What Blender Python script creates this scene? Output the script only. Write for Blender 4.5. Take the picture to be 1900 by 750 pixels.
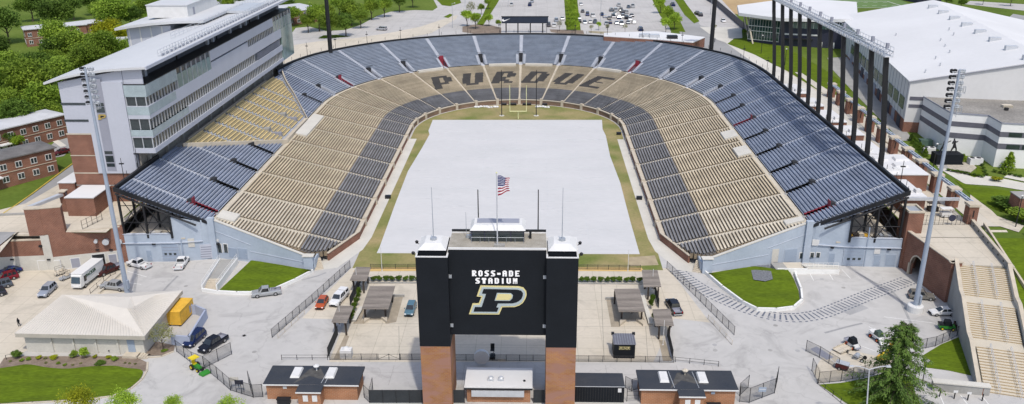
import bpy, bmesh, math, random
from mathutils import Vector, Matrix
R = math.radians
for o in list(bpy.data.objects): bpy.data.objects.remove(o)
S = bpy.context.scene
COL = S.collection
rnd = random.Random(7)

# ------------------------------------------------------------------ camera
CAM = Vector((5.83207, -169.45077, 77.45868)); FPX = 1564.2486; PT = 0.3666635; YW = -0.028898; RL = -0.005592
FW = Vector((math.sin(YW)*math.cos(PT), math.cos(YW)*math.cos(PT), -math.sin(PT)))
_rt = Vector((math.cos(YW), -math.sin(YW), 0.0)); _up = _rt.cross(FW)
RT = _rt*math.cos(RL)+_up*math.sin(RL); UP = -_rt*math.sin(RL)+_up*math.cos(RL)
cd = bpy.data.cameras.new('camera'); cam = bpy.data.objects.new('camera', cd); COL.objects.link(cam)
m = Matrix(((RT.x, UP.x, -FW.x, CAM.x), (RT.y, UP.y, -FW.y, CAM.y), (RT.z, UP.z, -FW.z, CAM.z), (0, 0, 0, 1)))
cam.matrix_world = m
cd.lens = 36*FPX/1900; cd.sensor_width = 36; cd.clip_start = 1; cd.clip_end = 4000
S.camera = cam
# ------------------------------------------------------------------ sky, sun, exposure
SUNV = Vector((0.30, -1.0, 1.78)).normalized()      # towards the sun (south-south-east, high)
w = bpy.data.worlds.new('World'); S.world = w; w.use_nodes = True
nt = w.node_tree; sky = nt.nodes.new('ShaderNodeTexSky'); sky.sky_type = 'NISHITA'; sky.sun_disc = False
sky.sun_elevation = math.asin(SUNV.z); sky.sun_rotation = math.atan2(SUNV.x, SUNV.y)
sky.air_density = 1.0; sky.dust_density = 2.5; sky.ozone_density = 1.0
bg = nt.nodes['Background']; nt.links.new(sky.outputs[0], bg.inputs[0]); bg.inputs[1].default_value = 0.15
sd = bpy.data.lights.new('sun', 'SUN'); sd.energy = 2.2; sd.angle = R(1.5); sd.color = (1.0, 0.945, 0.85)
sun = bpy.data.objects.new('sun', sd); COL.objects.link(sun)
sun.rotation_euler = (-SUNV).to_track_quat('-Z', 'Y').to_euler(); sun.location = (0, 0, 300)
S.view_settings.view_transform = 'Standard'; S.view_settings.look = 'None'
S.view_settings.gamma = 1; S.view_settings.use_curve_mapping = False; S.view_settings.exposure = 0.30
S.render.engine = 'CYCLES'
S.cycles.max_bounces = 6; S.cycles.transparent_max_bounces = 12

# ------------------------------------------------------------------ photo survey helpers (rays of the surveyed camera on the real ground)
def ray(x, y): return FW*FPX + RT*(x-950) + UP*(375-y)
def hY(Y): return 8+6*min(max(Y/180, 0), 1)
def g(x, y, Z=0.0):
    d = ray(x, y); return CAM + d*((Z-CAM.z)/d.z)
def gh(x, y):
    z = 9.0
    for _ in range(40):
        q = g(x, y, z); z = .5*z+.5*hY(q.y)
    return Vector((q.x, q.y, hY(q.y)))
def onX(x, y, X):
    d = ray(x, y); return CAM + d*((X-CAM.x)/d.x)
def onY(x, y, Y):
    d = ray(x, y); return CAM + d*((Y-CAM.y)/d.y)

# ------------------------------------------------------------------ materials
MATS = {}
def mat(name, col, rough=0.8, metal=0.0, var=0.12, scale=0.6, spec=0.3, col2=None, scale2=None, coord='Object', stretch=None, bump=0.0, obj_rand=0.0, detail=4.0, grain=0.0, joints=0.0, wear=0.0):
    """principled surface whose base colour wanders between two tones at a broad and a fine scale"""
    if name in MATS: return MATS[name]
    M = bpy.data.materials.new(name); M.use_nodes = True; t = M.node_tree; N = t.nodes; L = t.links
    b = N['Principled BSDF']; b.inputs['Roughness'].default_value = rough; b.inputs['Metallic'].default_value = metal
    b.inputs['Specular IOR Level'].default_value = spec
    c1 = Vector(col); c2 = Vector(col2) if col2 else c1*(1-var*2)
    tc = N.new('ShaderNodeTexCoord'); vec = tc.outputs[coord]
    if stretch:
        mp = N.new('ShaderNodeMapping'); mp.inputs['Scale'].default_value = stretch; L.new(vec, mp.inputs[0]); vec = mp.outputs[0]
    n1 = N.new('ShaderNodeTexNoise'); n1.inputs['Scale'].default_value = scale; n1.inputs['Detail'].default_value = detail; L.new(vec, n1.inputs['Vector'])
    rp = N.new('ShaderNodeValToRGB'); rp.color_ramp.elements[0].position = .32; rp.color_ramp.elements[1].position = .68
    rp.color_ramp.elements[0].color = (*c2, 1); rp.color_ramp.elements[1].color = (*c1, 1)
    L.new(n1.outputs['Fac'], rp.inputs[0]); out = rp.outputs[0]
    n2 = N.new('ShaderNodeTexNoise'); n2.inputs['Scale'].default_value = scale2 or scale*9; n2.inputs['Detail'].default_value = 3; L.new(vec, n2.inputs['Vector'])
    mr = N.new('ShaderNodeMapRange'); mr.inputs[1].default_value = .3; mr.inputs[2].default_value = .7
    mr.inputs[3].default_value = 1-var-grain; mr.inputs[4].default_value = 1+var*.5+grain; L.new(n2.outputs['Fac'], mr.inputs[0])
    mx = N.new('ShaderNodeVectorMath'); mx.operation = 'SCALE'; L.new(out, mx.inputs[0]); L.new(mr.outputs[0], mx.inputs['Scale']); out = mx.outputs[0]
    if joints:
        jb = N.new('ShaderNodeTexBrick'); jb.offset = 0; jb.inputs['Scale'].default_value = 1; jb.inputs['Brick Width'].default_value = joints; jb.inputs['Row Height'].default_value = joints*.8; jb.inputs['Mortar Size'].default_value = .045
        jb.inputs['Color1'].default_value = (1, 1, 1, 1); jb.inputs['Color2'].default_value = (.95, .95, .955, 1); jb.inputs['Mortar'].default_value = (.72, .72, .70, 1); L.new(vec, jb.inputs['Vector'])
        q = N.new('ShaderNodeVectorMath'); q.operation = 'MULTIPLY'; L.new(out, q.inputs[0]); L.new(jb.outputs['Color'], q.inputs[1]); out = q.outputs[0]
    if wear:
        n3 = N.new('ShaderNodeTexNoise'); n3.inputs['Scale'].default_value = .11; n3.inputs['Detail'].default_value = 7; n3.inputs['Roughness'].default_value = .65; n3.inputs['Distortion'].default_value = 1.6; L.new(tc.outputs[coord], n3.inputs['Vector'])
        r3 = N.new('ShaderNodeMapRange'); r3.inputs[1].default_value = .52; r3.inputs[2].default_value = .70; r3.inputs[3].default_value = 1; r3.inputs[4].default_value = 1-wear; L.new(n3.outputs['Fac'], r3.inputs[0])
        v3 = N.new('ShaderNodeTexVoronoi'); v3.feature = 'DISTANCE_TO_EDGE'; v3.inputs['Scale'].default_value = .085; wn = N.new('ShaderNodeTexNoise'); wn.inputs['Scale'].default_value = .35; L.new(tc.outputs[coord], wn.inputs['Vector'])
        ad = N.new('ShaderNodeVectorMath'); ad.operation = 'MULTIPLY_ADD'; L.new(wn.outputs['Color'], ad.inputs[0]); ad.inputs[1].default_value = (6, 6, 0); L.new(tc.outputs[coord], ad.inputs[2]); L.new(ad.outputs[0], v3.inputs['Vector'])
        r4 = N.new('ShaderNodeMapRange'); r4.inputs[1].default_value = .003; r4.inputs[2].default_value = .010; r4.inputs[3].default_value = 1-wear*.45; r4.inputs[4].default_value = 1; L.new(v3.outputs['Distance'], r4.inputs[0])
        mm = N.new('ShaderNodeMath'); mm.operation = 'MULTIPLY'; L.new(r3.outputs[0], mm.inputs[0]); L.new(r4.outputs[0], mm.inputs[1])
        q = N.new('ShaderNodeVectorMath'); q.operation = 'SCALE'; L.new(out, q.inputs[0]); L.new(mm.outputs[0], q.inputs['Scale']); out = q.outputs[0]
    if obj_rand:
        oi = N.new('ShaderNodeObjectInfo'); m2 = N.new('ShaderNodeMapRange'); m2.inputs[3].default_value = 1-obj_rand; m2.inputs[4].default_value = 1+obj_rand
        L.new(oi.outputs['Random'], m2.inputs[0]); m3 = N.new('ShaderNodeVectorMath'); m3.operation = 'SCALE'; L.new(out, m3.inputs[0]); L.new(m2.outputs[0], m3.inputs['Scale']); out = m3.outputs[0]
    L.new(out, b.inputs['Base Color'])
    if bump:
        bp = N.new('ShaderNodeBump'); bp.inputs['Strength'].default_value = bump; bp.inputs['Distance'].default_value = .05
        L.new(n2.outputs['Fac'], bp.inputs['Height']); L.new(bp.outputs[0], b.inputs['Normal'])
    MATS[name] = M; return M

def brickmat(name, c1, c2, mortar, sc=1.0, bw=.6, rh=.24, streak=None, wave=None):
    M = bpy.data.materials.new(name); M.use_nodes = True; t = M.node_tree; N = t.nodes; L = t.links
    b = N['Principled BSDF']; b.inputs['Roughness'].default_value = .85; b.inputs['Specular IOR Level'].default_value = .2
    tc = N.new('ShaderNodeTexCoord'); sx = N.new('ShaderNodeSeparateXYZ'); L.new(tc.outputs['Object'], sx.inputs[0])
    ad = N.new('ShaderNodeMath'); ad.operation = 'ADD'; L.new(sx.outputs[0], ad.inputs[0]); L.new(sx.outputs[1], ad.inputs[1])
    cb = N.new('ShaderNodeCombineXYZ'); L.new(ad.outputs[0], cb.inputs[0]); L.new(sx.outputs[2], cb.inputs[1])
    br = N.new('ShaderNodeTexBrick'); br.inputs['Color1'].default_value = (*c1, 1); br.inputs['Color2'].default_value = (*c2, 1); br.inputs['Mortar'].default_value = (*mortar, 1)
    br.inputs['Scale'].default_value = sc; br.inputs['Mortar Size'].default_value = .018; br.inputs['Brick Width'].default_value = bw; br.inputs['Row Height'].default_value = rh
    L.new(cb.outputs[0], br.inputs['Vector'])
    nz = N.new('ShaderNodeTexNoise'); nz.inputs['Scale'].default_value = .35; nz.inputs['Detail'].default_value = 5; L.new(tc.outputs['Object'], nz.inputs['Vector'])
    mr = N.new('ShaderNodeMapRange'); mr.inputs[1].default_value = .3; mr.inputs[2].default_value = .7; mr.inputs[3].default_value = .78; mr.inputs[4].default_value = 1.12; L.new(nz.outputs['Fac'], mr.inputs[0])
    sc_ = N.new('ShaderNodeVectorMath'); sc_.operation = 'SCALE'; L.new(br.outputs['Color'], sc_.inputs[0]); L.new(mr.outputs[0], sc_.inputs['Scale']); out = sc_.outputs[0]
    if wave:
        wv = N.new('ShaderNodeTexNoise'); wv.inputs['Scale'].default_value = .5; wv.inputs['Detail'].default_value = 3; wv.inputs['Distortion'].default_value = 1.0
        mp = N.new('ShaderNodeMapping'); mp.inputs['Scale'].default_value = (.45, .45, 1.3); mp.inputs['Rotation'].default_value = (0, .5, 0); L.new(tc.outputs['Object'], mp.inputs[0]); L.new(mp.outputs[0], wv.inputs['Vector'])
        rp = N.new('ShaderNodeValToRGB'); rp.color_ramp.elements[0].position = .45; rp.color_ramp.elements[1].position = .62; L.new(wv.outputs['Fac'], rp.inputs[0])
        mx = N.new('ShaderNodeMix'); mx.data_type = 'RGBA'; L.new(rp.outputs[0], mx.inputs[0]); L.new(out, mx.inputs[6]); mx.inputs[7].default_value = (*wave, 1); out = mx.outputs[2]
    L.new(out, b.inputs['Base Color']); MATS[name] = M; return M

CONC = mat('concrete_grey', (.47, .455, .44), .9, var=.05, scale=.05, scale2=1.7, col2=(.41, .395, .38), joints=6.0, wear=.20)
CONT = mat('concrete_tan', (.55, .495, .41), .9, var=.05, scale=.08, scale2=1.6, col2=(.50, .455, .375), joints=4.5, wear=.16)
CONL = mat('concrete_light', (.56, .54, .49), .9, var=.06, scale=.2, scale2=2.5)
CONM = mat('concrete_mid', (.34, .335, .32), .9, var=.1, scale=.25, scale2=3)
ASPH = mat('asphalt_road', (.31, .31, .31), .9, var=.06, scale=.06, scale2=1.5, col2=(.26, .26, .26), wear=.15)
LOT = mat('lot_surface', (.465, .455, .44), .9, var=.05, scale=.04, scale2=.6, col2=(.405, .395, .383), wear=.24)
PATHM = mat('path_surface', (.53, .49, .42), .9, var=.06, scale=.1, scale2=1.2)
MAROON = mat('red_paint', (.22, .012, .022), .6)
LAWN = mat('lawn_grass', (.108, .160, .012), .95, spec=.04, var=.17, scale=.30, scale2=2.4, col2=(.080, .118, .012), stretch=(.45, 1.6, 1), bump=.3, grain=.08)
LAWN2 = mat('meadow_grass', (.125, .17, .035), .95, spec=.04, var=.15, scale=.05, scale2=.9, col2=(.085, .13, .022))
WHITEB = mat('bright_white_paint', (.76, .76, .74), .6, var=.05, scale=.7)
WHITE = mat('white_paint', (.64, .64, .635), .6, var=.05, scale=.7)
ROOFW = mat('white_roof_membrane', (.63, .63, .635), .7, var=.02, scale=.05, scale2=.8, col2=(.58, .58, .585))
ROOFS = mat('pavilion_roof_metal', (.53, .54, .555), .55, var=.03, scale=.08, scale2=.8)
PANEL = mat('grey_metal_panel', (.45, .47, .535), .5, var=.03, scale=.2, scale2=2)
PANELD = mat('slate_panel', (.28, .29, .345), .5, var=.04, scale=.3)
BLUEG = mat('blue_grey_paint', (.40, .455, .53), .7, var=.05, scale=.25, scale2=2.2, col2=(.34, .395, .47))
BLUED = mat('blue_grey_door', (.30, .36, .45), .6, var=.05, scale=.6)
BLACK = mat('black_steel', (.018, .019, .022), .5, var=.1, scale=1)
NAVY = mat('navy_panel', (.035, .038, .065), .5, var=.08, scale=.3)
BLKROOF = mat('black_roofing', (.030, .036, .048), .8, var=.12, scale=.35, scale2=3, col2=(.042, .046, .055))
SCORE = mat('scoreboard_black', (.0105, .013, .017), .6, spec=.15, var=.08, scale=.3)
GLASS = mat('dark_glass', (.035, .05, .055), .08, var=.2, scale=1.5, spec=.8)
GLASSG = mat('green_glass', (.22, .31, .29), .12, var=.15, scale=.6, spec=.7)
GLASSB = mat('pale_blue_glass', (.36, .44, .47), .15, var=.1, scale=.4, spec=.7)
GALV = mat('galvanised_steel', (.40, .43, .47), .4, .3, var=.06, scale=1)
POLEM = mat('pole_paint_blue_grey', (.32, .37, .45), .5, .1, var=.05, scale=.5)
ALU = mat('pale_metal', (.55, .57, .60), .45, .3, var=.06, scale=1)
WOOD = mat('weathered_timber', (.30, .265, .235), .9, var=.2, scale=.5, scale2=6, stretch=(.3, 4, 1))
WOODD = mat('dark_timber', (.07, .055, .045), .85, var=.15, scale=1)
GRAVEL = mat('roof_gravel', (.36, .335, .29), .95, var=.2, scale=.8, scale2=7, col2=(.27, .25, .21))
MULCH = mat('mulch_bed', (.24, .19, .15), .95, var=.2, scale=.6, scale2=4, col2=(.17, .13, .10))
PAVER = mat('brown_pavers', (.36, .31, .24), .9, var=.12, scale=.6, scale2=5)
RUBBER = mat('tyre_rubber', (.02, .02, .02), .9)
RIM_ = mat('wheel_metal', (.45, .45, .46), .35, .6)
YEL = mat('yellow_paint', (.72, .42, .05), .6, var=.1, scale=.8)
BYEL = mat('bright_yellow_paint', (.80, .62, .03), .5)
JGRN = mat('green_paint', (.035, .22, .03), .45)
ORNG = mat('orange_paint', (.62, .10, .03), .35)
BENCHT = mat('tan_bench', (.57, .48, .34), .75, var=.15, scale=.18, scale2=3, obj_rand=.07)
BENCHC = mat('bleached_bench', (.62, .55, .43), .75, var=.15, scale=.18, scale2=3, obj_rand=.06)
BENCHG = mat('charcoal_bench', (.23, .23, .238), .7, var=.16, scale=.2, scale2=3, obj_rand=.10)
BENCHD = mat('letter_bench', (.115, .108, .102), .7, var=.10, scale=.3, scale2=3)
BENCHF = mat('pale_blue_bench', (.255, .290, .345), .7, var=.10, scale=.3, scale2=3, obj_rand=.06)  # paler blue for the upper benches round the closed end
BENCHB = mat('slate_blue_bench', (.195, .23, .305), .6, var=.15, scale=.2, scale2=3, obj_rand=.08)
BENCHY = mat('gold_seat', (.62, .50, .27), .6, var=.08, scale=.5, obj_rand=.05)
TREADB = mat('upper_tread', (.38, .42, .51), .85, var=.08, scale=.3, scale2=3)
TREADL = mat('lower_tread', (.27, .215, .15), .9, var=.12, scale=.3, scale2=3)
TREADG = mat('lower_tread_dark', (.13, .12, .112), .9, var=.12, scale=.3, scale2=3)
AISLEL = mat('aisle_cream', (.55, .50, .41), .9, var=.08, scale=.4, scale2=3)
AISLEU = mat('aisle_pale', (.45, .475, .53), .85, var=.06, scale=.4, scale2=3)
BRICK = brickmat('red_brick', (.225, .098, .064), (.185, .08, .053), (.30, .22, .18))
BRICKO = brickmat('orange_brick', (.33, .15, .075), (.28, .125, .065), (.36, .26, .18))
BRICKS = brickmat('mottled_brick', (.34, .17, .065), (.30, .13, .055), (.30, .20, .16), wave=(.285, .155, .115))
LIMES = mat('limestone_cap', (.52, .46, .37), .9, var=.08, scale=.6)
CREAMC = mat('cream_concrete', (.55, .53, .48), .9, var=.07, scale=.3, scale2=3)
BARK = mat('tree_bark', (.10, .08, .06), .95, var=.2, scale=2)
CARGL = mat('car_glass', (.02, .025, .03), .06, spec=.9, var=.05)
LAMPR = mat('tail_lamp', (.35, .01, .01), .3); LAMPW = mat('head_lamp', (.75, .75, .75), .2)

def chainlink():
    M = bpy.data.materials.new('chain_link_mesh'); M.use_nodes = True; t = M.node_tree; N = t.nodes; L = t.links
    b = N['Principled BSDF']; b.inputs['Base Color'].default_value = (.02, .02, .022, 1); b.inputs['Alpha'].default_value = .17
    return M
LINK = chainlink()
def leafmat(name, c, c2):
    M = bpy.data.materials.new(name); M.use_nodes = True; t = M.node_tree; N = t.nodes; L = t.links
    b = N['Principled BSDF']; b.inputs['Roughness'].default_value = .7; b.inputs['Specular IOR Level'].default_value = .15
    tc = N.new('ShaderNodeTexCoord'); n = N.new('ShaderNodeTexNoise'); n.inputs['Scale'].default_value = .55; n.inputs['Detail'].default_value = 3; L.new(tc.outputs['Object'], n.inputs['Vector'])
    rp = N.new('ShaderNodeValToRGB'); rp.color_ramp.elements[0].position = .35; rp.color_ramp.elements[1].position = .65
    rp.color_ramp.elements[0].color = (*c2, 1); rp.color_ramp.elements[1].color = (*c, 1); L.new(n.outputs['Fac'], rp.inputs[0])
    oi = N.new('ShaderNodeObjectInfo'); m2 = N.new('ShaderNodeMapRange'); m2.inputs[3].default_value = .78; m2.inputs[4].default_value = 1.22
    L.new(oi.outputs['Random'], m2.inputs[0]); m3 = N.new('ShaderNodeVectorMath'); m3.operation = 'SCALE'; L.new(rp.outputs[0], m3.inputs[0]); L.new(m2.outputs[0], m3.inputs['Scale'])
    L.new(m3.outputs[0], b.inputs['Base Color'])
    tr = N.new('ShaderNodeBsdfTranslucent'); L.new(m3.outputs[0], tr.inputs[0]); mx = N.new('ShaderNodeMixShader'); mx.inputs[0].default_value = .3
    L.new(b.outputs[0], mx.inputs[1]); L.new(tr.outputs[0], mx.inputs[2]); L.new(mx.outputs[0], N['Material Output'].inputs[0])
    MATS[name] = M; return M
LEAF_MID = leafmat('leaf_mid_green', (.265, .365, .045), (.14, .225, .028))
LEAF_DARK = leafmat('leaf_dark_green', (.135, .22, .033), (.072, .128, .022))
LEAF_YEL = leafmat('leaf_yellow_green', (.42, .42, .02), (.25, .29, .02))
LEAF_LIME = leafmat('leaf_lime_green', (.36, .50, .05), (.22, .34, .035))
LEAF_CON = leafmat('needle_green', (.15, .24, .05), (.085, .15, .035))
LEAF_HEDGE = leafmat('hedge_green', (.13, .21, .025), (.075, .13, .018))
LEAF_DRY = leafmat('leaf_olive', (.28, .28, .11), (.18, .19, .08))

# ------------------------------------------------------------------ mesh builder
class MB:
    def __init__(s): s.v = []; s.f = []; s.m = []
    def face(s, pts, m=0):
        i = len(s.v); s.v += [tuple(p) for p in pts]; s.f.append(tuple(range(i, i+len(pts)))); s.m.append(m)
    def box(s, x0, x1, y0, y1, z0, z1, m=0):
        i = len(s.v)
        s.v += [(x0, y0, z0), (x1, y0, z0), (x1, y1, z0), (x0, y1, z0), (x0, y0, z1), (x1, y0, z1), (x1, y1, z1), (x0, y1, z1)]
        for f in ((0, 3, 2, 1), (4, 5, 6, 7), (0, 1, 5, 4), (1, 2, 6, 5), (2, 3, 7, 6), (3, 0, 4, 7)):
            s.f.append(tuple(i+k for k in f)); s.m.append(m)
    def hexa(s, p, m=0):
        """eight corners: bottom four then top four, same winding as box"""
        i = len(s.v); s.v += [tuple(q) for q in p]
        for f in ((0, 3, 2, 1), (4, 5, 6, 7), (0, 1, 5, 4), (1, 2, 6, 5), (2, 3, 7, 6), (3, 0, 4, 7)):
            s.f.append(tuple(i+k for k in f)); s.m.append(m)
    def obox(s, c, u, length, width, z0, z1, m=0):
        """box centred on c, long axis along unit u in plan"""
        ux, uy = u; nx, ny = -uy, ux; a, b = length/2, width/2
        P = [(c[0]+ux*i*a+nx*j*b, c[1]+uy*i*a+ny*j*b) for i, j in ((-1, -1), (1, -1), (1, 1), (-1, 1))]
        s.hexa([(x, y, z0) for x, y in P]+[(x, y, z1) for x, y in P], m)
    def prism(s, pts, z0, z1, m=0, mt=None):
        n = len(pts); area = sum(pts[i][0]*pts[(i+1) % n][1]-pts[(i+1) % n][0]*pts[i][1] for i in range(n))
        if area < 0: pts = pts[::-1]
        i = len(s.v); zz0 = z0 if isinstance(z0, (list, tuple)) else [z0]*n; zz1 = z1 if isinstance(z1, (list, tuple)) else [z1]*n
        if area < 0: zz0 = zz0[::-1]; zz1 = zz1[::-1]
        s.v += [(p[0], p[1], z) for p, z in zip(pts, zz0)]+[(p[0], p[1], z) for p, z in zip(pts, zz1)]
        s.f.append(tuple(i+k for k in reversed(range(n)))); s.m.append(m)
        s.f.append(tuple(i+n+k for k in range(n))); s.m.append(m if mt is None else mt)
        for k in range(n):
            j = (k+1) % n; s.f.append((i+k, i+j, i+n+j, i+n+k)); s.m.append(m)
    def tube(s, a, b, r0, r1=None, n=6, m=0, caps=True):
        a = Vector(a); b = Vector(b); r1 = r0 if r1 is None else r1; d = (b-a)
        if d.length < 1e-6: return
        d.normalize(); t = Vector((0, 0, 1)) if abs(d.z) < .9 else Vector((1, 0, 0)); u = d.cross(t).normalized(); v = d.cross(u)
        i = len(s.v)
        for c, r in ((a, r0), (b, r1)):
            for k in range(n):
                an = 2*math.pi*k/n; s.v.append(tuple(c+u*(r*math.cos(an))+v*(r*math.sin(an))))
        for k in range(n):
            j = (k+1) % n; s.f.append((i+k, i+n+k, i+n+j, i+j)); s.m.append(m)
        if caps:
            s.f.append(tuple(i+k for k in range(n))); s.m.append(m); s.f.append(tuple(i+n+k for k in reversed(range(n)))); s.m.append(m)
    def path(s, pts, r, n=6, m=0):
        for a, b in zip(pts, pts[1:]): s.tube(a, b, r, r, n, m)
    def lathe(s, c, prof, n=16, m=0):
        """prof: (radius, z) from bottom to top"""
        i = len(s.v)
        for r, z in prof:
            for k in range(n):
                an = 2*math.pi*k/n; s.v.append((c[0]+r*math.cos(an), c[1]+r*math.sin(an), c[2]+z))
        for q in range(len(prof)-1):
            for k in range(n):
                j = (k+1) % n; s.f.append((i+q*n+k, i+q*n+j, i+(q+1)*n+j, i+(q+1)*n+k)); s.m.append(m)
        s.f.append(tuple(i+k for k in reversed(range(n)))); s.m.append(m)
        s.f.append(tuple(i+(len(prof)-1)*n+k for k in range(n))); s.m.append(m)
    def build(s, name, mats, parent=None, local=False, smooth=False):
        me = bpy.data.meshes.new(name); v = s.v
        if parent is not None and not local:
            ox, oy, oz = pworld(parent); v = [(x-ox, y-oy, z-oz) for x, y, z in v]
        me.from_pydata(v, [], s.f)
        for q in (mats if isinstance(mats, (list, tuple)) else [mats]): me.materials.append(q)
        me.polygons.foreach_set('material_index', s.m)
        if smooth: me.polygons.foreach_set('use_smooth', [True]*len(s.f))
        me.update(); o = bpy.data.objects.new(name, me); COL.objects.link(o)
        if parent is not None: o.parent = parent
        return o
def pworld(o):
    x, y, z = o.location
    while o.parent: o = o.parent; x += o.location.x; y += o.location.y; z += o.location.z
    return x, y, z
def tag(o, label=None, cat=None, group=None, kind=None):
    if label: o['label'] = label
    if cat: o['category'] = cat
    if group: o['group'] = group
    if kind: o['kind'] = kind
    return o
def thing(name, label, cat, loc=(0, 0, 0), rz=0, group=None):
    o = bpy.data.objects.new(name, None); COL.objects.link(o); o.location = loc; o.rotation_euler = (0, 0, rz); o.empty_display_size = .3
    return tag(o, label, cat, group)
def copy_tree(o, parent=None):
    c = o.copy(); COL.objects.link(c); c.parent = parent
    for ch in list(o.children): copy_tree(ch, c)
    return c
def struct(name, mb, mats): return tag(mb.build(name, mats), kind='structure')
def sheet(name, pts, m, off, h=None, kind='structure'):
    """flat or draped ground polygon: h(Y) gives the terrain height"""
    if h and name != 'terrain':
        q = []
        for i in range(len(pts)):
            a = pts[i]; b = pts[(i+1) % len(pts)]; n = max(1, int(math.hypot(b[0]-a[0], b[1]-a[1])/6)); q += [(a[0]+(b[0]-a[0])*j/n, a[1]+(b[1]-a[1])*j/n) for j in range(n)]
        pts = []
        for x, y in q:
            if y > 98:
                d = math.hypot(x, y-98)
                if d < 87.6: x, y = x*87.6/d, 98+(y-98)*87.6/d
            elif y > -8 and abs(x) < 84.8: x = math.copysign(84.8, x)
            if not pts or math.hypot(x-pts[-1][0], y-pts[-1][1]) > .3: pts.append((x, y))
    bm = bmesh.new(); vs = [bm.verts.new((p[0], p[1], 0)) for p in pts]; f = bm.faces.new(vs)
    if f.normal.z < 0: f.normal_flip()
    bm.normal_update()
    if f.normal.z < 0: bmesh.ops.reverse_faces(bm, faces=[f])
    if h:
        for yy in (0.0, 180.0):
            bmesh.ops.bisect_plane(bm, geom=bm.verts[:]+bm.edges[:]+bm.faces[:], plane_co=(0, yy, 0), plane_no=(0, 1, 0))
        for v in bm.verts: v.co.z = h(v.co.y)+off
    else:
        for v in bm.verts: v.co.z = off
    bmesh.ops.triangulate(bm, faces=bm.faces[:])
    me = bpy.data.meshes.new(name); bm.to_mesh(me); bm.free(); me.materials.append(m)
    o = bpy.data.objects.new(name, me); COL.objects.link(o); return tag(o, kind=kind)
def smoothpoly(pts, it=2):
    for _ in range(it):
        q = []
        for i in range(len(pts)):
            a = pts[i]; b = pts[(i+1) % len(pts)]
            q += [(a[0]*.75+b[0]*.25, a[1]*.75+b[1]*.25), (a[0]*.25+b[0]*.75, a[1]*.25+b[1]*.75)]
        pts = q
    return pts
def xy(v): return (v[0], v[1])
def G0(*pp): return [xy(g(x, y)) for x, y in pp]
def GH(*pp): return [xy(gh(x, y)) for x, y in pp]
# ================================================================== the setting: ground and terrain
def arcpts(r, a0, a1, n, cy=98.0): return [(r*math.cos(R(a0+(a1-a0)*i/n)), cy+r*math.sin(R(a0+(a1-a0)*i/n))) for i in range(n+1)]
sheet('ground', [(-700, -400), (700, -400), (700, 190), (-700, 190)], LOT, 0.0)
U = [(700, -8), (700, 900), (-700, 900), (-700, -8), (-83.6, -8)]+arcpts(84.6, 180, 0, 40)+[(83.6, -8)]
U[4] = (-84.6, -8); U[-1] = (84.6, -8)
sheet('terrain', U, LAWN2, 0.0, hY)
mb = MB(); mb.hexa([(96.2, -62, -3), (190, -62, -3), (190, -8, -3), (96.2, -8, -3), (88, -62, .0), (190, -62, .0), (190, -7.9, 8), (97.3, -7.9, 8)])
struct('hillside', mb, LAWN)
sheet('tan_lot', G0((-60, 470), (105, 502), (237, 488), (232, 545), (30, 662), (-60, 720)), CONT, .004)
sheet('plaza', G0((652, 497), (1240, 498), (1318, 599), (1251, 591), (1212, 672), (610, 672), (642, 593), (560, 591)), CONT, .004)
sheet('service_lane', G0((560, 678), (1330, 678), (1400, 715), (500, 715)), CONC, .008)
sheet('ramp_surface', G0((642, 593), (560, 591), (505, 630), (520, 672), (612, 668)), LOT, .012)
sheet('ramp_surface', G0((1251, 591), (1318, 599), (1368, 640), (1330, 676), (1248, 668)), LOT, .012)
FIELD = mat('worn_field_grass', (.13, .16, .035), .95, var=.14, scale=.09, scale2=1.6, col2=(.33, .26, .13), bump=.2)
sheet('field_grass', [(-33, -7.6), (33, -7.6), (34, 98)]+arcpts(34, 0, 180, 30)+[(-34, 98)], FIELD, .010)
for s in (-1, 1):
    sheet('sideline_pavement', [(s*34.9, 9), (s*34.9, 88), (s*31.9, 88), (s*31.9, 9), (s*32.6, 2), (s*36.2, -7.4), (s*42.0, -9.6), (s*40.5, -4)], CONL, .016)
sheet('field_gate_strip', G0((665, 497), (782, 496), (782, 503), (655, 504)), mat('ochre_pavement', (.58, .40, .16), .9, var=.08), .020)
sheet('field_gate_strip', G0((1068, 496), (1190, 497), (1196, 504), (1068, 503)), MATS['ochre_pavement'], .020)
sheet('drainage_patch', G0((1165, 478), (1215, 474), (1222, 492), (1168, 494)), mat('bare_soil', (.40, .33, .22), .95), .018)
# ground round the lots: dark strips, joints and patches with their own outline
PATCH = mat('patched_concrete', (.37, .37, .37), .9, var=.08, scale=.4)
for pp in (((1555, 575), (1590, 561), (1612, 572), (1577, 585)),):
    sheet('pavement_patch', G0(*pp), PATCH, .008)
def strip(name, pts, wd, m, off, h=None, closed=False):
    """a band of constant width along a plan polyline"""
    mb = MB(); n = len(pts); P = []
    for i in range(n):
        a = Vector(pts[max(i-1, 0)][:2]); b = Vector(pts[min(i+1, n-1)][:2]); d = (b-a).normalized(); nn = Vector((-d.y, d.x))*wd/2; c = Vector(pts[i][:2]); P.append((c-nn, c+nn))
    for (a, b), (c, d) in zip(P, P[1:]):
        z = [(h(q.y) if h else 0)+off for q in (a, c, d, b)]
        mb.face([(a.x, a.y, z[0]), (c.x, c.y, z[1]), (d.x, d.y, z[2]), (b.x, b.y, z[3])])
    return struct(name, mb, m)
DKSTRIP = mat('dark_ground_strip', (.33, .33, .33), .9, var=.1, scale=.7)  # narrow grey strips, darker than the lot surface around them
for px in (((1588, 505), (1622, 524), (1655, 540), (1672, 560), (1690, 600)), ((330, 512), (312, 530), (296, 548)), ((255, 506), (250, 535), (246, 560)), ((1530, 618), (1570, 607), (1600, 600)), ((560, 520), (590, 512), (605, 506))):
    strip('dark_ground_strip', G0(*px), .5, DKSTRIP, .009)
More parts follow.
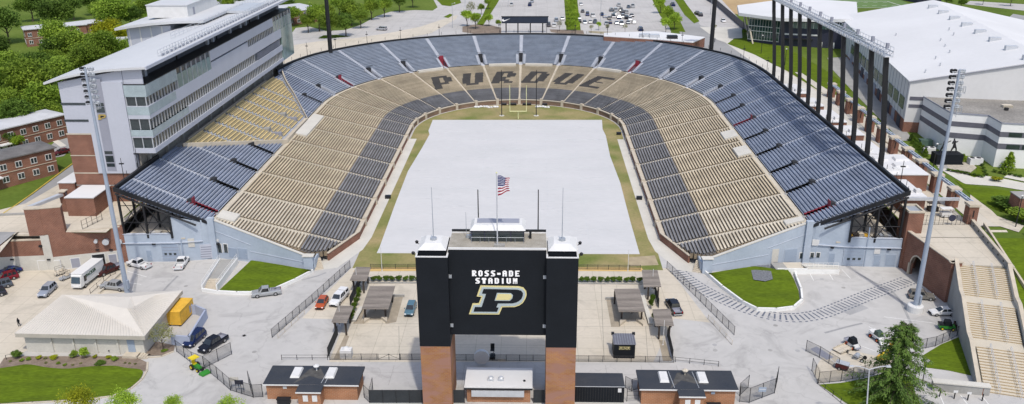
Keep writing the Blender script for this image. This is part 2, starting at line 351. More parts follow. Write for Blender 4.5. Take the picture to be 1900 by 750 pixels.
JOINT = mat('pavement_joint', (.30, .28, .24), .9)
for px in (((828, 500), (815, 668)), ((740, 605), (741, 668)), ((1115, 520), (1121, 668)), ((1198, 606), (1202, 668)), ((660, 600), (780, 601)), ((1068, 606), (1240, 607)), ((842, 640), (1012, 641))):
    strip('pavement_joint', G0(*px), .09, JOINT, .010)
LINEW = mat('white_line_paint', (.70, .70, .68), .8, var=.1, scale=2)
for px in (((1534, 500), (1546, 520)), ((1500, 503), (1510, 521)), ((1562, 500), (1578, 517)), ((232, 502), (272, 514)), ((215, 521), (262, 528)), ((1690, 548), (1745, 548)), ((1640, 588), (1735, 600)), ((1741, 727), (1752, 752)), ((1782, 733), (1796, 752)), ((1820, 733), (1836, 752)), ((1592, 640), (1625, 652)), ((1612, 606), (1655, 633)), ((1525, 652), (1568, 690))):
    strip('painted_line', G0(*px), .16, LINEW, .010)
# the walkway painted with navy yard lines
cw = [(36.0, -7.8), (37.5, -12.4), (40.8, -18.2), (45.0, -23.2), (49.4, -26.8), (54.2, -28.2), (59.6, -26.8), (65.4, -22.9), (71.5, -18.6), (77.5, -14.8), (82.6, -11.6)]
for _ in range(2):
    q = [cw[0]]
    for a, b in zip(cw, cw[1:]): q += [(a[0]*.75+b[0]*.25, a[1]*.75+b[1]*.25), (a[0]*.25+b[0]*.75, a[1]*.25+b[1]*.75)]
    cw = q+[cw[-1]]
mb = MB(); acc = 0; NAVYP = mat('navy_line_paint', (.14, .155, .195), .85, var=.12, scale=1.5)
for a, b in zip(cw, cw[1:]):
    d = Vector(b)-Vector(a); L_ = d.length; d.normalize(); n = Vector((-d.y, d.x)); t = -acc
    while t < L_:
        if t >= 0:
            c = Vector(a)+d*t
            for w0, w1, hw in ((-1.05, 1.05, .17), (-1.75, -1.4, .28), (1.4, 1.75, .28)):
                P = [c+n*w0-d*hw, c+n*w1-d*hw, c+n*w1+d*hw, c+n*w0+d*hw]; mb.face([(p.x, p.y, .012) for p in (P[::-1])])
        t += 1.02
    acc = (L_-(t-1.02)) % 1.02 if t > 0 else acc+L_
struct('painted_walkway', mb, NAVYP)
for k, px in enumerate(((454, 623), (472, 653), (1326, 640), (1327, 650), (1430, 588), (1439, 604), (1499, 650), (1429, 650), (1480, 651), (1565, 534), (1525, 518), (345, 531), (452, 623))):
    c = g(*px); mb = MB(); mb.lathe((c.x, c.y, .011), [(.42, 0), (.40, .012)], 14)
    struct('manhole_cover', mb, CONM if k % 2 else PATCH)
# lower left lawn, planting bed and kerbs
lawnL = G0((-40, 690), (30, 680), (52, 676), (85, 683), (125, 686), (160, 681), (215, 679), (232, 684), (268, 686), (262, 704), (240, 722), (205, 736), (150, 741), (60, 746), (-40, 752))
sheet('lawn', smoothpoly(lawnL, 2), LAWN, .12)
bed = G0((-6, 686), (8, 665), (30, 662), (250, 662), (272, 673), (270, 690), (215, 684), (125, 690), (50, 680))
sheet('planting_bed', bed, MULCH, .10)
bed2 = G0((257, 662), (277, 632), (325, 642), (322, 653), (300, 660)); sheet('planting_bed', bed2, MULCH, .10)
def kerb(pts, wd, h, m, name='kerb', z0=0.0):
    mb = MB()
    for a, b in zip(pts, pts[1:]):
        a = Vector(a); b = Vector(b); d = b-a
        if d.length < .05: continue
        u = d.normalized(); c = (a+b)/2; mb.obox((c.x, c.y), (u.x, u.y), d.length+wd*.3, wd, z0, h, 0)
    return struct(name, mb, m)
kerb(G0((274, 673), (273, 688), (264, 704), (243, 722), (208, 736), (150, 743), (60, 748), (-40, 754)), .3, .15, LIMES)
kerb(G0((322, 653), (300, 662), (277, 664)), .3, .15, LIMES)
# raised lawns against the end walls
def bank(name, front, back, zf, zb, m):
    """sloping lawn: front edge at zf, back edge against the wall at zb (pixels of the same count)"""
    A = [g(x, y, zf) for x, y in front]; B = [g(x, y, zb) for x, y in back]; mb = MB(); n = 6
    for i in range(len(A)-1):
        for j in range(n):
            P = []
            for (k, t) in ((i, j/n), (i+1, j/n), (i+1, (j+1)/n), (i, (j+1)/n)): P.append(A[k].lerp(B[k], t))
            mb.face(P)
    return struct(name, mb, m)
bank('lawn', [(406, 539), (440, 541), (480, 541), (510, 533), (545, 518), (576, 503)], [(466, 483), (482, 485), (500, 488), (525, 492), (552, 497), (578, 501)], .35, 1.2, LAWN)
bank('lawn', [(1312, 508), (1345, 535), (1380, 560), (1405, 572), (1440, 573), (1470, 569), (1484, 558), (1482, 540), (1474, 520), (1465, 503)], [(1316, 507), (1345, 502), (1370, 498), (1392, 495), (1400, 494), (1420, 496), (1438, 499), (1450, 500), (1458, 501), (1462, 501)], .35, 1.1, LAWN)
mb = MB(); mb.face([g(x, y, 1.03) for x, y in ((1392, 494), (1428, 491), (1434, 518), (1420, 522), (1398, 519))]); struct('gravel_patch', mb, mat('grey_gravel', (.19, .20, .22), .95, var=.2, scale=3, scale2=20))
def wallline(pts, wd, h, m, name, label=None, cat=None, z0=0.0, group=None):
    mb = MB()
    for a, b in zip(pts, pts[1:]):
        a = Vector(a); b = Vector(b); d = b-a
        if d.length < .05: continue
        u = d.normalized(); c = (a+b)/2; mb.obox((c.x, c.y), (u.x, u.y), d.length+wd*.5, wd, z0, h)
    o = mb.build(name, m)
    return tag(o, label, cat, group) if label else tag(o, kind='structure')
wallline(G0((376, 541), (404, 545), (440, 547), (480, 547), (512, 539), (548, 523), (580, 506)), .36, .72, WHITEB, 'kerb')
wallline(G0((1305, 505), (1340, 536), (1378, 564), (1404, 577), (1440, 578), (1472, 574), (1488, 560), (1486, 540), (1478, 520), (1472, 500)), .36, .72, WHITEB, 'kerb')
# far side surfaces, draped on the terrain
road_pts = GH((470, 170), (549, 52), (575, 50), (605, 58), (640, 56), (668, 47), (700, 30), (725, 22), (770, 19), (803, 20), (812, 14), (800, -8), (930, -8), (918, 30), (897, 66), (965, 70), (800, 78), (700, 90), (614, 105), (560, 118))
sheet('road', road_pts, CONC, .05, hY)
sheet('verge', GH((590, 72), (600, 66), (625, 65), (650, 68), (620, 71)), LAWN, .10, hY)
sheet('verge', GH((810, 0), (850, -8), (856, 6), (835, 12), (820, 10)), LAWN, .10, hY)
sheet('verge', GH((823, 32), (835, 26), (841, 28), (832, 34)), LAWN, .12, hY)
sheet('walled_terrace', GH((480, 160), (545, 84), (600, 76), (660, 71), (720, 62), (780, 50), (828, 34), (850, 28), (846, 36), (800, 62), (740, 74), (700, 85), (640, 95), (600, 104), (540, 130)), CONT, .08, hY)
sheet('parking_lot', GH((908, 95), (893, 72), (897, 60), (925, -10), (1204, -10), (1232, 22), (1245, 60), (1240, 90), (1200, 92), (1100, 84), (1000, 78)), CONC, .075, hY)
sheet('planting_island', GH((858, 60), (858, 50), (880, 46), (905, 46), (930, 52), (930, 62), (900, 66)), MULCH, .12, hY)
sheet('planting_island', GH((1022, 60), (1020, 55), (1082, 57), (1084, 64), (1050, 65)), MULCH, .12, hY)
sheet('planting_island', GH((1093, 61), (1092, 58), (1136, 60), (1137, 65)), mat('island_earth', (.34, .29, .19), .95), .12, hY)
sheet('hedge_strip', GH((884, 46), (895, 30), (905, 8), (915, -10), (932, -10), (922, 8), (905, 34), (896, 48)), LAWN, .12, hY)
sheet('median', GH((1051, 60), (1046, -10), (1070, -10), (1078, 60)), LAWN, .10, hY)
sheet('road', GH((1216, -10), (1242, -10), (1275, 25), (1340, 62), (1398, 100), (1480, 160), (1480, 178), (1400, 130), (1330, 95), (1245, 90), (1262, 62)), ASPH, .06, hY)
sheet('verge', GH((1205, -10), (1215, -10), (1262, 40), (1272, 60), (1248, 58), (1225, 30)), LAWN, .09, hY)
sheet('verge', GH((1246, -10), (1260, -10), (1298, 40), (1288, 44), (1270, 28)), LAWN, .09, hY)
sheet('side_lot', GH((1262, -10), (1330, -10), (1385, 50), (1372, 58), (1300, 48)), CONC, .07, hY)
sheet('crossing_plaza', GH((1298, 50), (1376, 52), (1378, 80), (1352, 82), (1330, 74)), CONL, .09, hY)
sheet('footpath', GH((1346, 80), (1362, 82), (1450, 128), (1560, 200), (1760, 335), (1745, 345), (1540, 212), (1430, 140)), CONL, .09, hY)
sheet('lawn', GH((1350, 82), (1362, 72), (1400, 70), (1480, 100), (1530, 130), (1560, 150), (1580, 168), (1560, 195), (1460, 132), (1400, 102)), LAWN, .12, hY)
sheet('driveway', GH((1535, 108), (1580, 106), (1695, 262), (1672, 262), (1580, 168), (1545, 130)), CONM, .10, hY)
sheet('concourse_floor', [(84.7, -7.9), (98.5, -7.9), (99.5, 30), (100, 100), (98, 130), (90, 150), (84.0, 120), (84.7, 98)], CONT, .05, hY)
sheet('concourse_walk', [(99.6, -2), (104.5, -2), (104.5, 60), (103, 100), (100.2, 130), (98.2, 130), (100.1, 90), (99.6, 30)], PATHM, .13, hY)
sheet('street', GH((-60, 440), (0, 404), (60, 362), (139, 303), (150, 290), (170, 310), (150, 330), (105, 368), (40, 423), (0, 455), (-60, 500)), ASPH, .06, hY)
sheet('pavement', GH((0, 458), (40, 426), (105, 370), (150, 332), (180, 312), (200, 380), (100, 410), (30, 432), (0, 470)), CONT, .09, hY)
kerb([(a, b) for a, b in GH((-60, 438), (0, 402), (60, 360), (139, 301))], .35, 0, YEL, 'painted_kerb') if False else None
strip('painted_kerb', GH((-60, 437), (0, 401), (30, 381), (60, 360), (100, 330), (139, 301)), .35, mat('yellow_kerb', (.55, .40, .08), .9, var=.15), .14, hY)
sheet('pavement', [(-125, -8), (-84.6, -8), (-84.6, 25), (-100, 45), (-107, 40), (-111, 8), (-125, -6)], CONT, .11, hY)
sheet('street', GH((60, 300), (104, 262), (125, 256), (150, 252), (150, 262), (118, 290)), ASPH, .05, hY)
strip('garden_path', GH((88, 252), (108, 265), (118, 272)), 1.6, CONL, .07, hY)
sheet('sports_ground', GH((1300, -8), (1480, -8), (1560, 30), (1380, 30), (1340, 20)), mat('infield_soil', (.42, .30, .16), .95, var=.1, scale=.05), .05, hY)
TURF = mat('synthetic_turf', (.115, .19, .06), .95, var=.05, scale=.1)
sheet('practice_field', GH((1455, -6), (1660, -6), (1700, 14), (1498, 16)), TURF, .09, hY)
for px in (((1494, 2), (1645, 3)), ((1494, 2), (1524, 15)), ((1646, 3), (1682, 14)), ((1524, 15), (1682, 15))):
    strip('field_line', GH(*px), .5, LINEW, .12, hY)
for k in range(8):
    strip('field_line', GH((1512+k*18, 5+k*.05), (1520+k*18, 5+k*.05)), .4, LINEW, .12, hY)
    strip('field_line', GH((1528+k*18, 11), (1537+k*18, 11)), .4, LINEW, .12, hY)
sheet('road', GH((1800, 2), (1960, 12), (1960, 26), (1880, 18), (1790, 8)), CONC, .06, hY)
sheet('road', GH((1880, 26), (1960, 40), (1960, 60), (1870, 34)), ASPH, .06, hY)
# east garden beyond the walkway
sheet('footpath', GH((1745, 290), (1790, 322), (1850, 330), (1960, 352), (1960, 364), (1850, 346), (1790, 342), (1740, 312)), CONL, .09, hY)
sheet('lawn', GH((1772, 335), (1800, 345), (1880, 356), (1960, 372), (1960, 398), (1885, 400), (1852, 392), (1812, 372)), LAWN, .11, hY)
sheet('stone_bed', GH((1752, 302), (1772, 292), (1800, 300), (1812, 312), (1800, 322), (1778, 324), (1762, 316)), mat('pale_stones', (.47, .43, .36), .95, var=.15, scale=1.5), .13, hY)
sheet('lawn', GH((1812, 308), (1822, 314), (1826, 326), (1808, 330), (1796, 326), (1812, 318)), LAWN, .15, hY)
sheet('statue_court', GH((1728, 300), (1740, 290), (1775, 292), (1788, 302), (1770, 312), (1745, 314)), CONM, .11, hY)
sheet('footpath', GH((1862, 330), (1960, 350), (1960, 345), (1872, 324)), CONL, .15, hY)
sheet('footpath', GH((1800, 362), (1840, 392), (1850, 402), (1900, 420), (1890, 432), (1845, 418), (1815, 395), (1800, 385)), CONT, .14, hY)
mb = MB(); q = [g(1832, 414, 8.2), g(1850, 404, 8.2)]
struct_pts = [(100.2, -4, 8.12), (104.6, -4, 8.12), (101.0, -40, 3.3), (96.5, -40, 3.0)]
mb.face([(x, y, z) for x, y, z in struct_pts][::-1]); struct('footpath', mb, CONT)
# ================================================================== the stadium bowl
CY = 98.0
def P(s, r):
    """plan position at distance s along the bowl (metres up the east side, degrees round the end, metres down the west side)"""
    if s <= 0: return (r, CY+s)
    if s >= 180: return (-r, CY-(s-180))
    return (r*math.cos(R(s)), CY+r*math.sin(R(s)))
def rimR(s):
    a = min(max(s, 0), 180); a = min(a, 180-a); t = min(a/32.0, 1); t = t*t*(3-2*t)
    return 82.5+(3.9*t if a < 55 else 3.9-1.6*min((a-55)/35, 1))
half = [-96.1, -82.0, -67.9, -53.8, -39.7, -25.6, -11.5, 1.0, 11.7, 23.0, 36.4, 49.8, 63.2, 76.6, 90.0]
AIS = half+[180-a for a in reversed(half[:-1])]
NL, NU = 38, 24
LR0, LR1, LZ0, LZ1 = 35.5, 63.1, 1.45, 8.5
UR0, UZ0, UZ1 = 64.3, 8.85, 16.7
def lr(k): return LR0+(LR1-LR0)*k/NL
def lz(k): return LZ0+(LZ1-LZ0)*k/NL
def ur(k, s): return UR0+(rimR(s)-.5-UR0)*k/NU
def uz(k): return UZ0+(UZ1-UZ0)*k/NU
def sL0(r):      # southern limit of the lower deck (plan Y -> s)
    if r < 39.2: y = 8.2-(r-34.6)*2.7
    elif r < 42: y = -4.2-(r-39.2)*.9
    else: y = -6.9+(r-42)*(4.4/21)
    return y-CY
def sU0(r): return -2.9-(r-64)*.085-CY
def goldN(r): return 222+1.647*(r-63)
def goldF(r): return 201-(r-63)*2.06 if r < 73.2 else 180-(r-73.2)*1.2
def clipU(r):
    """blue upper-deck runs left standing at radius r"""
    return [(sU0(r), goldF(r)), (goldN(r), 180-sU0(r))] if r > 63.4 else [(sU0(r), 180-sU0(r))]
def metric(s): return 1.0 if (s <= 0 or s >= 180) else 1/ (64*math.pi/180)      # one metre in s
def sam(a, b, step=2.4):
    """sample an s-run, finely only on the curved part"""
    out = [a]; lo = max(a, 0); hi = min(b, 180)
    if hi > lo:
        n = max(1, int(math.ceil((hi-lo)/step)))
        for i in range(n+1):
            v = lo+(hi-lo)*i/n
            if a+1e-4 < v < b-1e-4: out.append(v)
    out.append(b); return out
def inter(runs, a, b): return [(max(a, x), min(b, y)) for x, y in runs if min(b, y)-max(a, x) > .2*metric(a)]
AH = .52                                                        # half width of an aisle
def ahw(s): return AH*metric(s)
VR1 = 69.2                                                      # outer end of the mouths in the upper deck
VH = .72
red = {-96.1, -25.6, 49.8, 116.8, 157.0, 276.1}
GOLDA = [202.0, 216.0]
VOMS = [a for a in AIS if a < 186 or a > 225]
def vomcut(runs, r):
    if r >= VR1: return runs
    for a in VOMS:
        h = VH*metric(a); nr = []
        for x, y in runs:
            if a+h <= x or a-h >= y: nr.append((x, y)); continue
            if a-h > x: nr.append((x, a-h))
            if y > a+h: nr.append((a+h, y))
        runs = nr
    return runs
stadium = thing('stadium', 'huge horseshoe football stadium of stepped concrete terraces around a covered field', 'stadium')
def deck(name, rows, rfun, zfun, runs, mt, ma, ais, outer):
    mb = MB()
    for k in range(rows):
        for (a, b) in runs(k):
            cuts = []
            for A in ais:
                h = ahw(A)
                if A+h > a and A-h < b: cuts.append((max(a, A-h), min(b, A+h)))
            pos = a; segs = []
            for c in sorted(cuts):
                if c[0] > pos+1e-4: segs.append((pos, c[0], 0))
                segs.append((c[0], c[1], 1)); pos = c[1]
            if b > pos+1e-4: segs.append((pos, b, 0))
            for s0, s1, kind in segs:
                ss = sam(s0, s1)
                for u, v in zip(ss, ss[1:]):
                    r0a, r1a, r0b, r1b = rfun(k, u), rfun(k+1, u), rfun(k, v), rfun(k+1, v); z = zfun(k); z1 = zfun(k+1)
                    p0 = P(u, r0a); p1 = P(u, r1a); p2 = P(v, r1b); p3 = P(v, r0b)
                    mi = kind if kind else (2 if (mt == 'L' and k < 12) else 0)
                    mb.face([(*p0, z), (*p1, z), (*p2, z), (*p3, z)], mi)
                    mb.face([(*p1, z), (*p1, z1), (*p2, z1), (*p2, z)], mi)
                    if kind:      # half step of the aisle
                        m0 = ((p0[0]+p1[0])/2, (p0[1]+p1[1])/2); m3 = ((p2[0]+p3[0])/2, (p2[1]+p3[1])/2); zm = (z+z1)/2
                        mb.face([(*m0, zm), (p1[0], p1[1], zm), (p2[0], p2[1], zm), (*m3, zm)], 1)
                        mb.face([(*m0, z), (*m0, zm), (*m3, zm), (*m3, z)][::-1], 1)
            # closing faces at the ends of each run
            for s_, fl in ((a, 0), (b, 1)):
                p0 = P(s_, rfun(k, s_)); p1 = P(s_, rfun(k+1, s_)); z = zfun(k)
                mb.face([(*p0, z-1.2), (*p1, z-1.2), (*p1, z), (*p0, z)][::(-1 if fl else 1)], 0)
    mats = {'L': [TREADL, AISLEL, TREADG], 'U': [TREADB, AISLEU], 'G': [TREADB, AISLEU]}[mt]
    return mb.build(name, mats, stadium)
def runsL(k): r = lr(k); return [(sL0(r), 180-sL0(r))]
def runsU(k): r = ur(k, -10); return vomcut(clipU(r), r)
deck('lower_terrace', NL, lambda k, s: lr(k), lz, runsL, 'L', None, AIS, 0)
deck('upper_terrace', NU, ur, uz, runsU, 'U', None, [a for a in AIS], 0)
# front wall, cross aisle, rim
def band(mb, r0, r1, z0, z1, a, b, m=0, step=2.4):
    rf = lambda r, s: r(s) if callable(r) else r
    ss = sam(a, b, step)
    for u, v in zip(ss, ss[1:]):
        A = [P(u, rf(r0, u)), P(u, rf(r1, u)), P(v, rf(r1, v)), P(v, rf(r0, v))]
        mb.hexa([(*q, z0) for q in A]+[(*q, z1) for q in A], m)
mb = MB(); band(mb, 34.55, 34.95, 0, 1.6, 8.2-CY, -8); mb.build('field_wall', BRICK, stadium)
mb = MB(); band(mb, 34.55, 34.95, 0, 1.6, 188, 180+CY-8.2); mb.build('field_wall', BRICK, stadium)
mb = MB(); band(mb, 34.55, 34.95, 0, 1.5, -8, 188); mb.build('field_wall', brickmat('faded_brown_brick', (.20, .13, .09), (.17, .11, .075), (.24, .19, .15)), stadium)
mb = MB(); band(mb, 34.45, 35.5, 1.45, 1.55, 8.2-CY, 180+CY-8.2); band(mb, 34.42, 35.05, 1.6, 1.74, 8.2-CY, 180+CY-8.2)
for s_ in AIS:
    if s_ > -88 and s_ < 268:
        c = P(s_, 34.75); d = Vector(P(s_, 36))-Vector(P(s_, 35)); mb.obox(c, (d.x, d.y), .9, 1.0, 0, 2.2)
mb.build('wall_coping', LIMES, stadium)
for sgn in (1, -1):
    A, B_ = Vector((sgn*34.6, 8.2)), Vector((sgn*39.0, -3.9)); d = (B_-A).normalized(); c = (A+B_)/2
    mb = MB(); mb.obox(c, d, (B_-A).length, .35, 0, 1.75); mb.build('field_wall', BRICK, stadium)
    mb = MB(); mb.obox(c, d, (B_-A).length+.3, .6, 1.75, 1.9); mb.build('wall_coping', LIMES, stadium)
    # corner stair down to the field
    mb = MB(); u = Vector((sgn*.45, 1)).normalized()
    for k in range(7):
        c = Vector((sgn*39.9, -8.3))+u*(k*.42); mb.obox(c, (u.x, u.y), .44, 1.7, 0, .2+k*.21)
    mb.build('corner_stair', LIMES, stadium)
mb = MB(); band(mb, 63.1, 64.3, 8.3, 8.5, sL0(63), goldF(63)); band(mb, 63.1, 64.3, 8.3, 8.5, goldF(63)+.05, 180-sL0(63), 0)
mb.build('cross_aisle', AISLEL, stadium)
# under-structure seen as the black rim girder and its raking end girders
mb = MB(); rr = lambda s: rimR(s)-.1; ro = lambda s: rimR(s)+.45
band(mb, rr, ro, 16.4, 17.35, sU0(82), 170); mb.build('rim_girder', BLACK, stadium); mb = MB(); band(mb, rr, ro, 16.4, 17.35, 261, 180-sU0(82)); mb.build('rim_girder', BLACK, stadium)
mb = MB(); band(mb, lambda s: rimR(s)+.05, lambda s: rimR(s)+.4, 5, 15.9, sU0(82)+20, 165); mb.build('outer_wall', BRICK, stadium)
for sgn in (1, -1):
    mb = MB()
    a = Vector((sgn*64.6, -3.15, 0)); b = Vector((sgn*82.95, -4.75, 0)); zz = lambda t: 8.6+(16.6-8.6)*t
    for t0, t1 in ((0, 1),):
        p, q = a, b; n = Vector((0, -.45, 0))
        mb.hexa([tuple(p+n+Vector((0, 0, zz(0)-.3))), tuple(q+n+Vector((0, 0, zz(1)-.35))), tuple(q+Vector((0, 0, zz(1)-.35))), tuple(p+Vector((0, 0, zz(0)-.3))),
                 tuple(p+n+Vector((0, 0, zz(0)+.35))), tuple(q+n+Vector((0, 0, zz(1)+.6))), tuple(q+Vector((0, 0, zz(1)+.6))), tuple(p+Vector((0, 0, zz(0)+.35)))])
    mb.build('raking_girder', BLACK, stadium)
    # steel trusswork under the upper deck end
    cols = []
    for yy in (-5.0, 1.0, 8.0):
        for x in (72.0, 77.2, 82.3):
            zt = 8.85+(x-64.3)*.4365-1.0; cols.append((sgn*x, yy, zt))
    for x, y, zt in cols:
        mb = MB(); mb.box(x-.2, x+.2, y-.2, y+.2, 5.6 if y < 0 else 5.6, zt); mb.build('steel_column', BLACK, stadium)
    mb = MB()
    for yy in (-5.0, 1.0, 8.0):
        for x0, x1 in ((72.0, 77.2), (77.2, 82.3)):
            z0 = 8.85+(x0-64.3)*.4365-1; z1 = 8.85+(x1-64.3)*.4365-1
            mb.tube((sgn*x0, yy, 6.2), (sgn*x1, yy, z1), .09); mb.tube((sgn*x0, yy, z0), (sgn*x1, yy, 6.2), .09); mb.tube((sgn*x0, yy, 9.2), (sgn*x1, yy, 9.2), .09)
        mb.tube((sgn*66.5, yy, 8.6), (sgn*82.8, yy, 15.7), .22)
    for x in (77.2, 82.3):
        mb.tube((sgn*x, -5, 8), (sgn*x, 8, 13), .09); mb.tube((sgn*x, 8, 8), (sgn*x, -5, 13), .09)
    mb.build('cross_bracing', BLACK, stadium)
    mb = MB()
    for k in range(9):
        yy = -4.8; x = 65.6+k*2.1; z = 8.9+(x-64.6)*.436; mb.tube((sgn*x, yy-.2, z), (sgn*x, yy-.2, z+1.5), .05)
    mb.build('girder_post', BLACK, stadium)
# thin posts and taller lamp posts of the rim rail
mb = MB(); s = -101; i = 0
ss_all = [-101+i*5.2 for i in range(20)]+[3+i*4.05 for i in range(44)]+[183+i*5.2 for i in range(19)]
for s_ in ss_all:
    if 182 < s_ < 262: continue
    x, y = P(s_, rimR(s_)+.3); mb.tube((x, y, 17.6), (x, y, 18.7), .06, n=4)
mb.build('rim_posts', BLACK, stadium)
tall = [-98, 8, 22, 44, 56, 66, 75, 83, 96, 105, 113, 124, 134, 144, 154, 271, 278]
for s_ in tall:
    x, y = P(s_, rimR(s_)+.35); mb = MB(); mb.tube((x, y, 17), (x, y, 22.0), .09, .06, 5)
    mb.box(x-.5, x+.5, y-.12, y+.12, 20.6, 20.85)
    mb.build('rail_lamp_post', BLACK, stadium)
# mouths of the upper deck: floor, side walls, dark portal, rails
DARKV = mat('vomitory_dark', (.035, .037, .042), .8); REDV = mat('vomitory_red', (.26, .03, .05), .7)
for a in VOMS:
    v = thing('vomitory', None, None); v.parent = stadium
    h = VH*metric(a); isred = any(abs(a-q) < .2 for q in red); side = a < 5 or a > 175
    mb = MB(); band(mb, 63.9, VR1+1.5, 8.3, 8.52, a-h, a+h, 0); mb.build('floor', CONM if side else AISLEU, v)
    wm = REDV if isred else (BLACK if side else AISLEU)
    for sg in (-1, 1):
        mb = MB(); u0, u1 = sorted((a+sg*h, a+sg*(h+.13*metric(a)))); r0, r1 = 64.4, VR1+1.3
        A = [P(u0, r0), P(u0, r1), P(u1, r1), P(u1, r0)]; z0, z1 = UZ0+(r0-UR0)*.4365+.12, UZ0+(r1-UR0)*.4365+.12
        mb.hexa([(*q, 8.3) for q in A]+[(*A[0], z0), (*A[1], z1), (*A[2], z1), (*A[3], z0)])
        mb.build('side_wall', wm, v)
    mb = MB(); zt = UZ0+(VR1+1.6-UR0)*.4365
    A = [P(a-h, VR1+.1), P(a-h, VR1+1.2), P(a+h, VR1+1.2), P(a+h, VR1+.1)]; mb.hexa([(*q, 8.6) for q in A]+[(*q, zt+.35) for q in A])
    mb.build('portal', DARKV, v)
    if isred: mb = MB(); A = [P(a-h*1.1, VR1), P(a-h*1.1, VR1+.1), P(a+h*1.1, VR1+.1), P(a+h*1.1, VR1)]; mb.hexa([(*q, 8.6) for q in A]+[(*q, zt+.75) for q in A]); mb.build('portal_surround', REDV, v)
    if not side:
        for sg in (-1, 1):
            mb = MB(); u0, u1 = sorted((a+sg*(h+.3*metric(a)), a+sg*(h+1.1*metric(a))))
            for i in range(8):
                r0 = 64.3+.75*i; z = UZ0+(r0-UR0)*.4365+.36; A = [P(u0, r0), P(u0, r0+.75), P(u1, r0+.75), P(u1, r0)]; mb.hexa([(*q, z-.4) for q in A]+[(*q, z) for q in A])
            mb.build('flank_steps', AISLEU, v)
        mb = MB(); A = P(a-h*2, VR1+.1); B_ = P(a+h*2, VR1+.1); mb.tube((*A, zt+1.0), (*B_, zt+1.0), .07); mb.build('rail', BLACK, v)
# pale barrier walls and camera platforms on the cross aisle
for a, b in ((52.5, 61.5), (78.5, 88.3), (91.7, 101.5), (118.6, 128.4)):
    mb = MB(); band(mb, 62.0, 63.2, 7.8, 9.3, a, b); mb.build('barrier_wall', CONL, stadium)
for a, b, r0 in ((-36.5, -30.0, 59.6), (-52.5, -45.5, 59.8), (-99.6, -97.5, 59.5), (193.5, 215.0, 60.2), (275.5, 279.6, 59.5)):
    mb = MB(); ss = sam(a, b)
    for u, v in zip(ss, ss[1:]):
        z0, z1 = LZ0+(r0-LR0)*.2572+.62, LZ0+(63.3-LR0)*.2572+.62; A = [P(u, r0), P(u, 63.3), P(v, 63.3), P(v, r0)]
        mb.hexa([(*q, z0-1.5) for q in A]+[(*A[0], z0), (*A[1], z1), (*A[2], z1), (*A[3], z0)])
    mb.build('camera_platform', CONL, stadium)
# tan parapets either side of the gold seats
def gp(s, r): return P(s, r)
for nm, f in (('near', goldN), ('far', goldF)):
    mb = MB(); n = 10; r_end = 80.6 if nm == 'near' else 81.5
    for i in range(n):
        r0 = 63.2+(r_end-63.2)*i/n; r1 = 63.2+(r_end-63.2)*(i+1)/n; d = .55
        A = [P(f(r0)-d*.5, r0), P(f(r0)+d*.5, r0), P(f(r1)+d*.5, r1), P(f(r1)-d*.5, r1)]
        z0 = UZ0+(r0-UR0)*.4365; z1 = UZ0+(r1-UR0)*.4365; up = .75 if nm == 'far' else 1.1
        mb.hexa([(*A[0], z0-2), (*A[1], z0-2), (*A[2], z1-2), (*A[3], z1-2), (*A[0], z0+up), (*A[1], z0+up), (*A[2], z1+up), (*A[3], z1+up)])
    mb.build('tan_parapet', LIMES, stadium)
mb = MB(); band(mb, 63.6, 64.6, 8.3, 9.5, goldF(64)+1, goldN(64)-1); mb.build('tan_parapet', LIMES, stadium)
# gold deck
GR0, GN, GP = 65.2, 17, .95
def gr(k, s): return GR0+GP*k
def gz(k): return 9.0+.41*k
def runsG(k): r = gr(k+.5, 0); return [(goldF(r)+.9, goldN(r)-.9)]
GA = [187.0, 195.0, 203.0, 211.0, 219.0, 227.5, 236.0]
deck('gold_terrace', GN, gr, gz, runsG, 'G', None, GA, 0)
mb = MB(); band(mb, GR0+GP*GN, 83.4, 15.7, 15.95, 178, 250); mb.build('club_concourse', CONM, stadium)
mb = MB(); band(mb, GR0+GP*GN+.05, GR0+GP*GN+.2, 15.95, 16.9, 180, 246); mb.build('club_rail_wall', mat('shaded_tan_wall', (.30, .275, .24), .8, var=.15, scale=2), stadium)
for s_ in (203.0, 219.0):
    mb = MB(); band(mb, 66.0, 69.4, 9.2, 10.6, s_-.4, s_+.4); mb.build('gold_vomitory', PANELD, stadium)
    mb = MB(); band(mb, 69.2, 70.6, 10.3, 11.9, s_-1.0, s_+1.0); mb.build('gold_vomitory_cover', CONM, stadium)
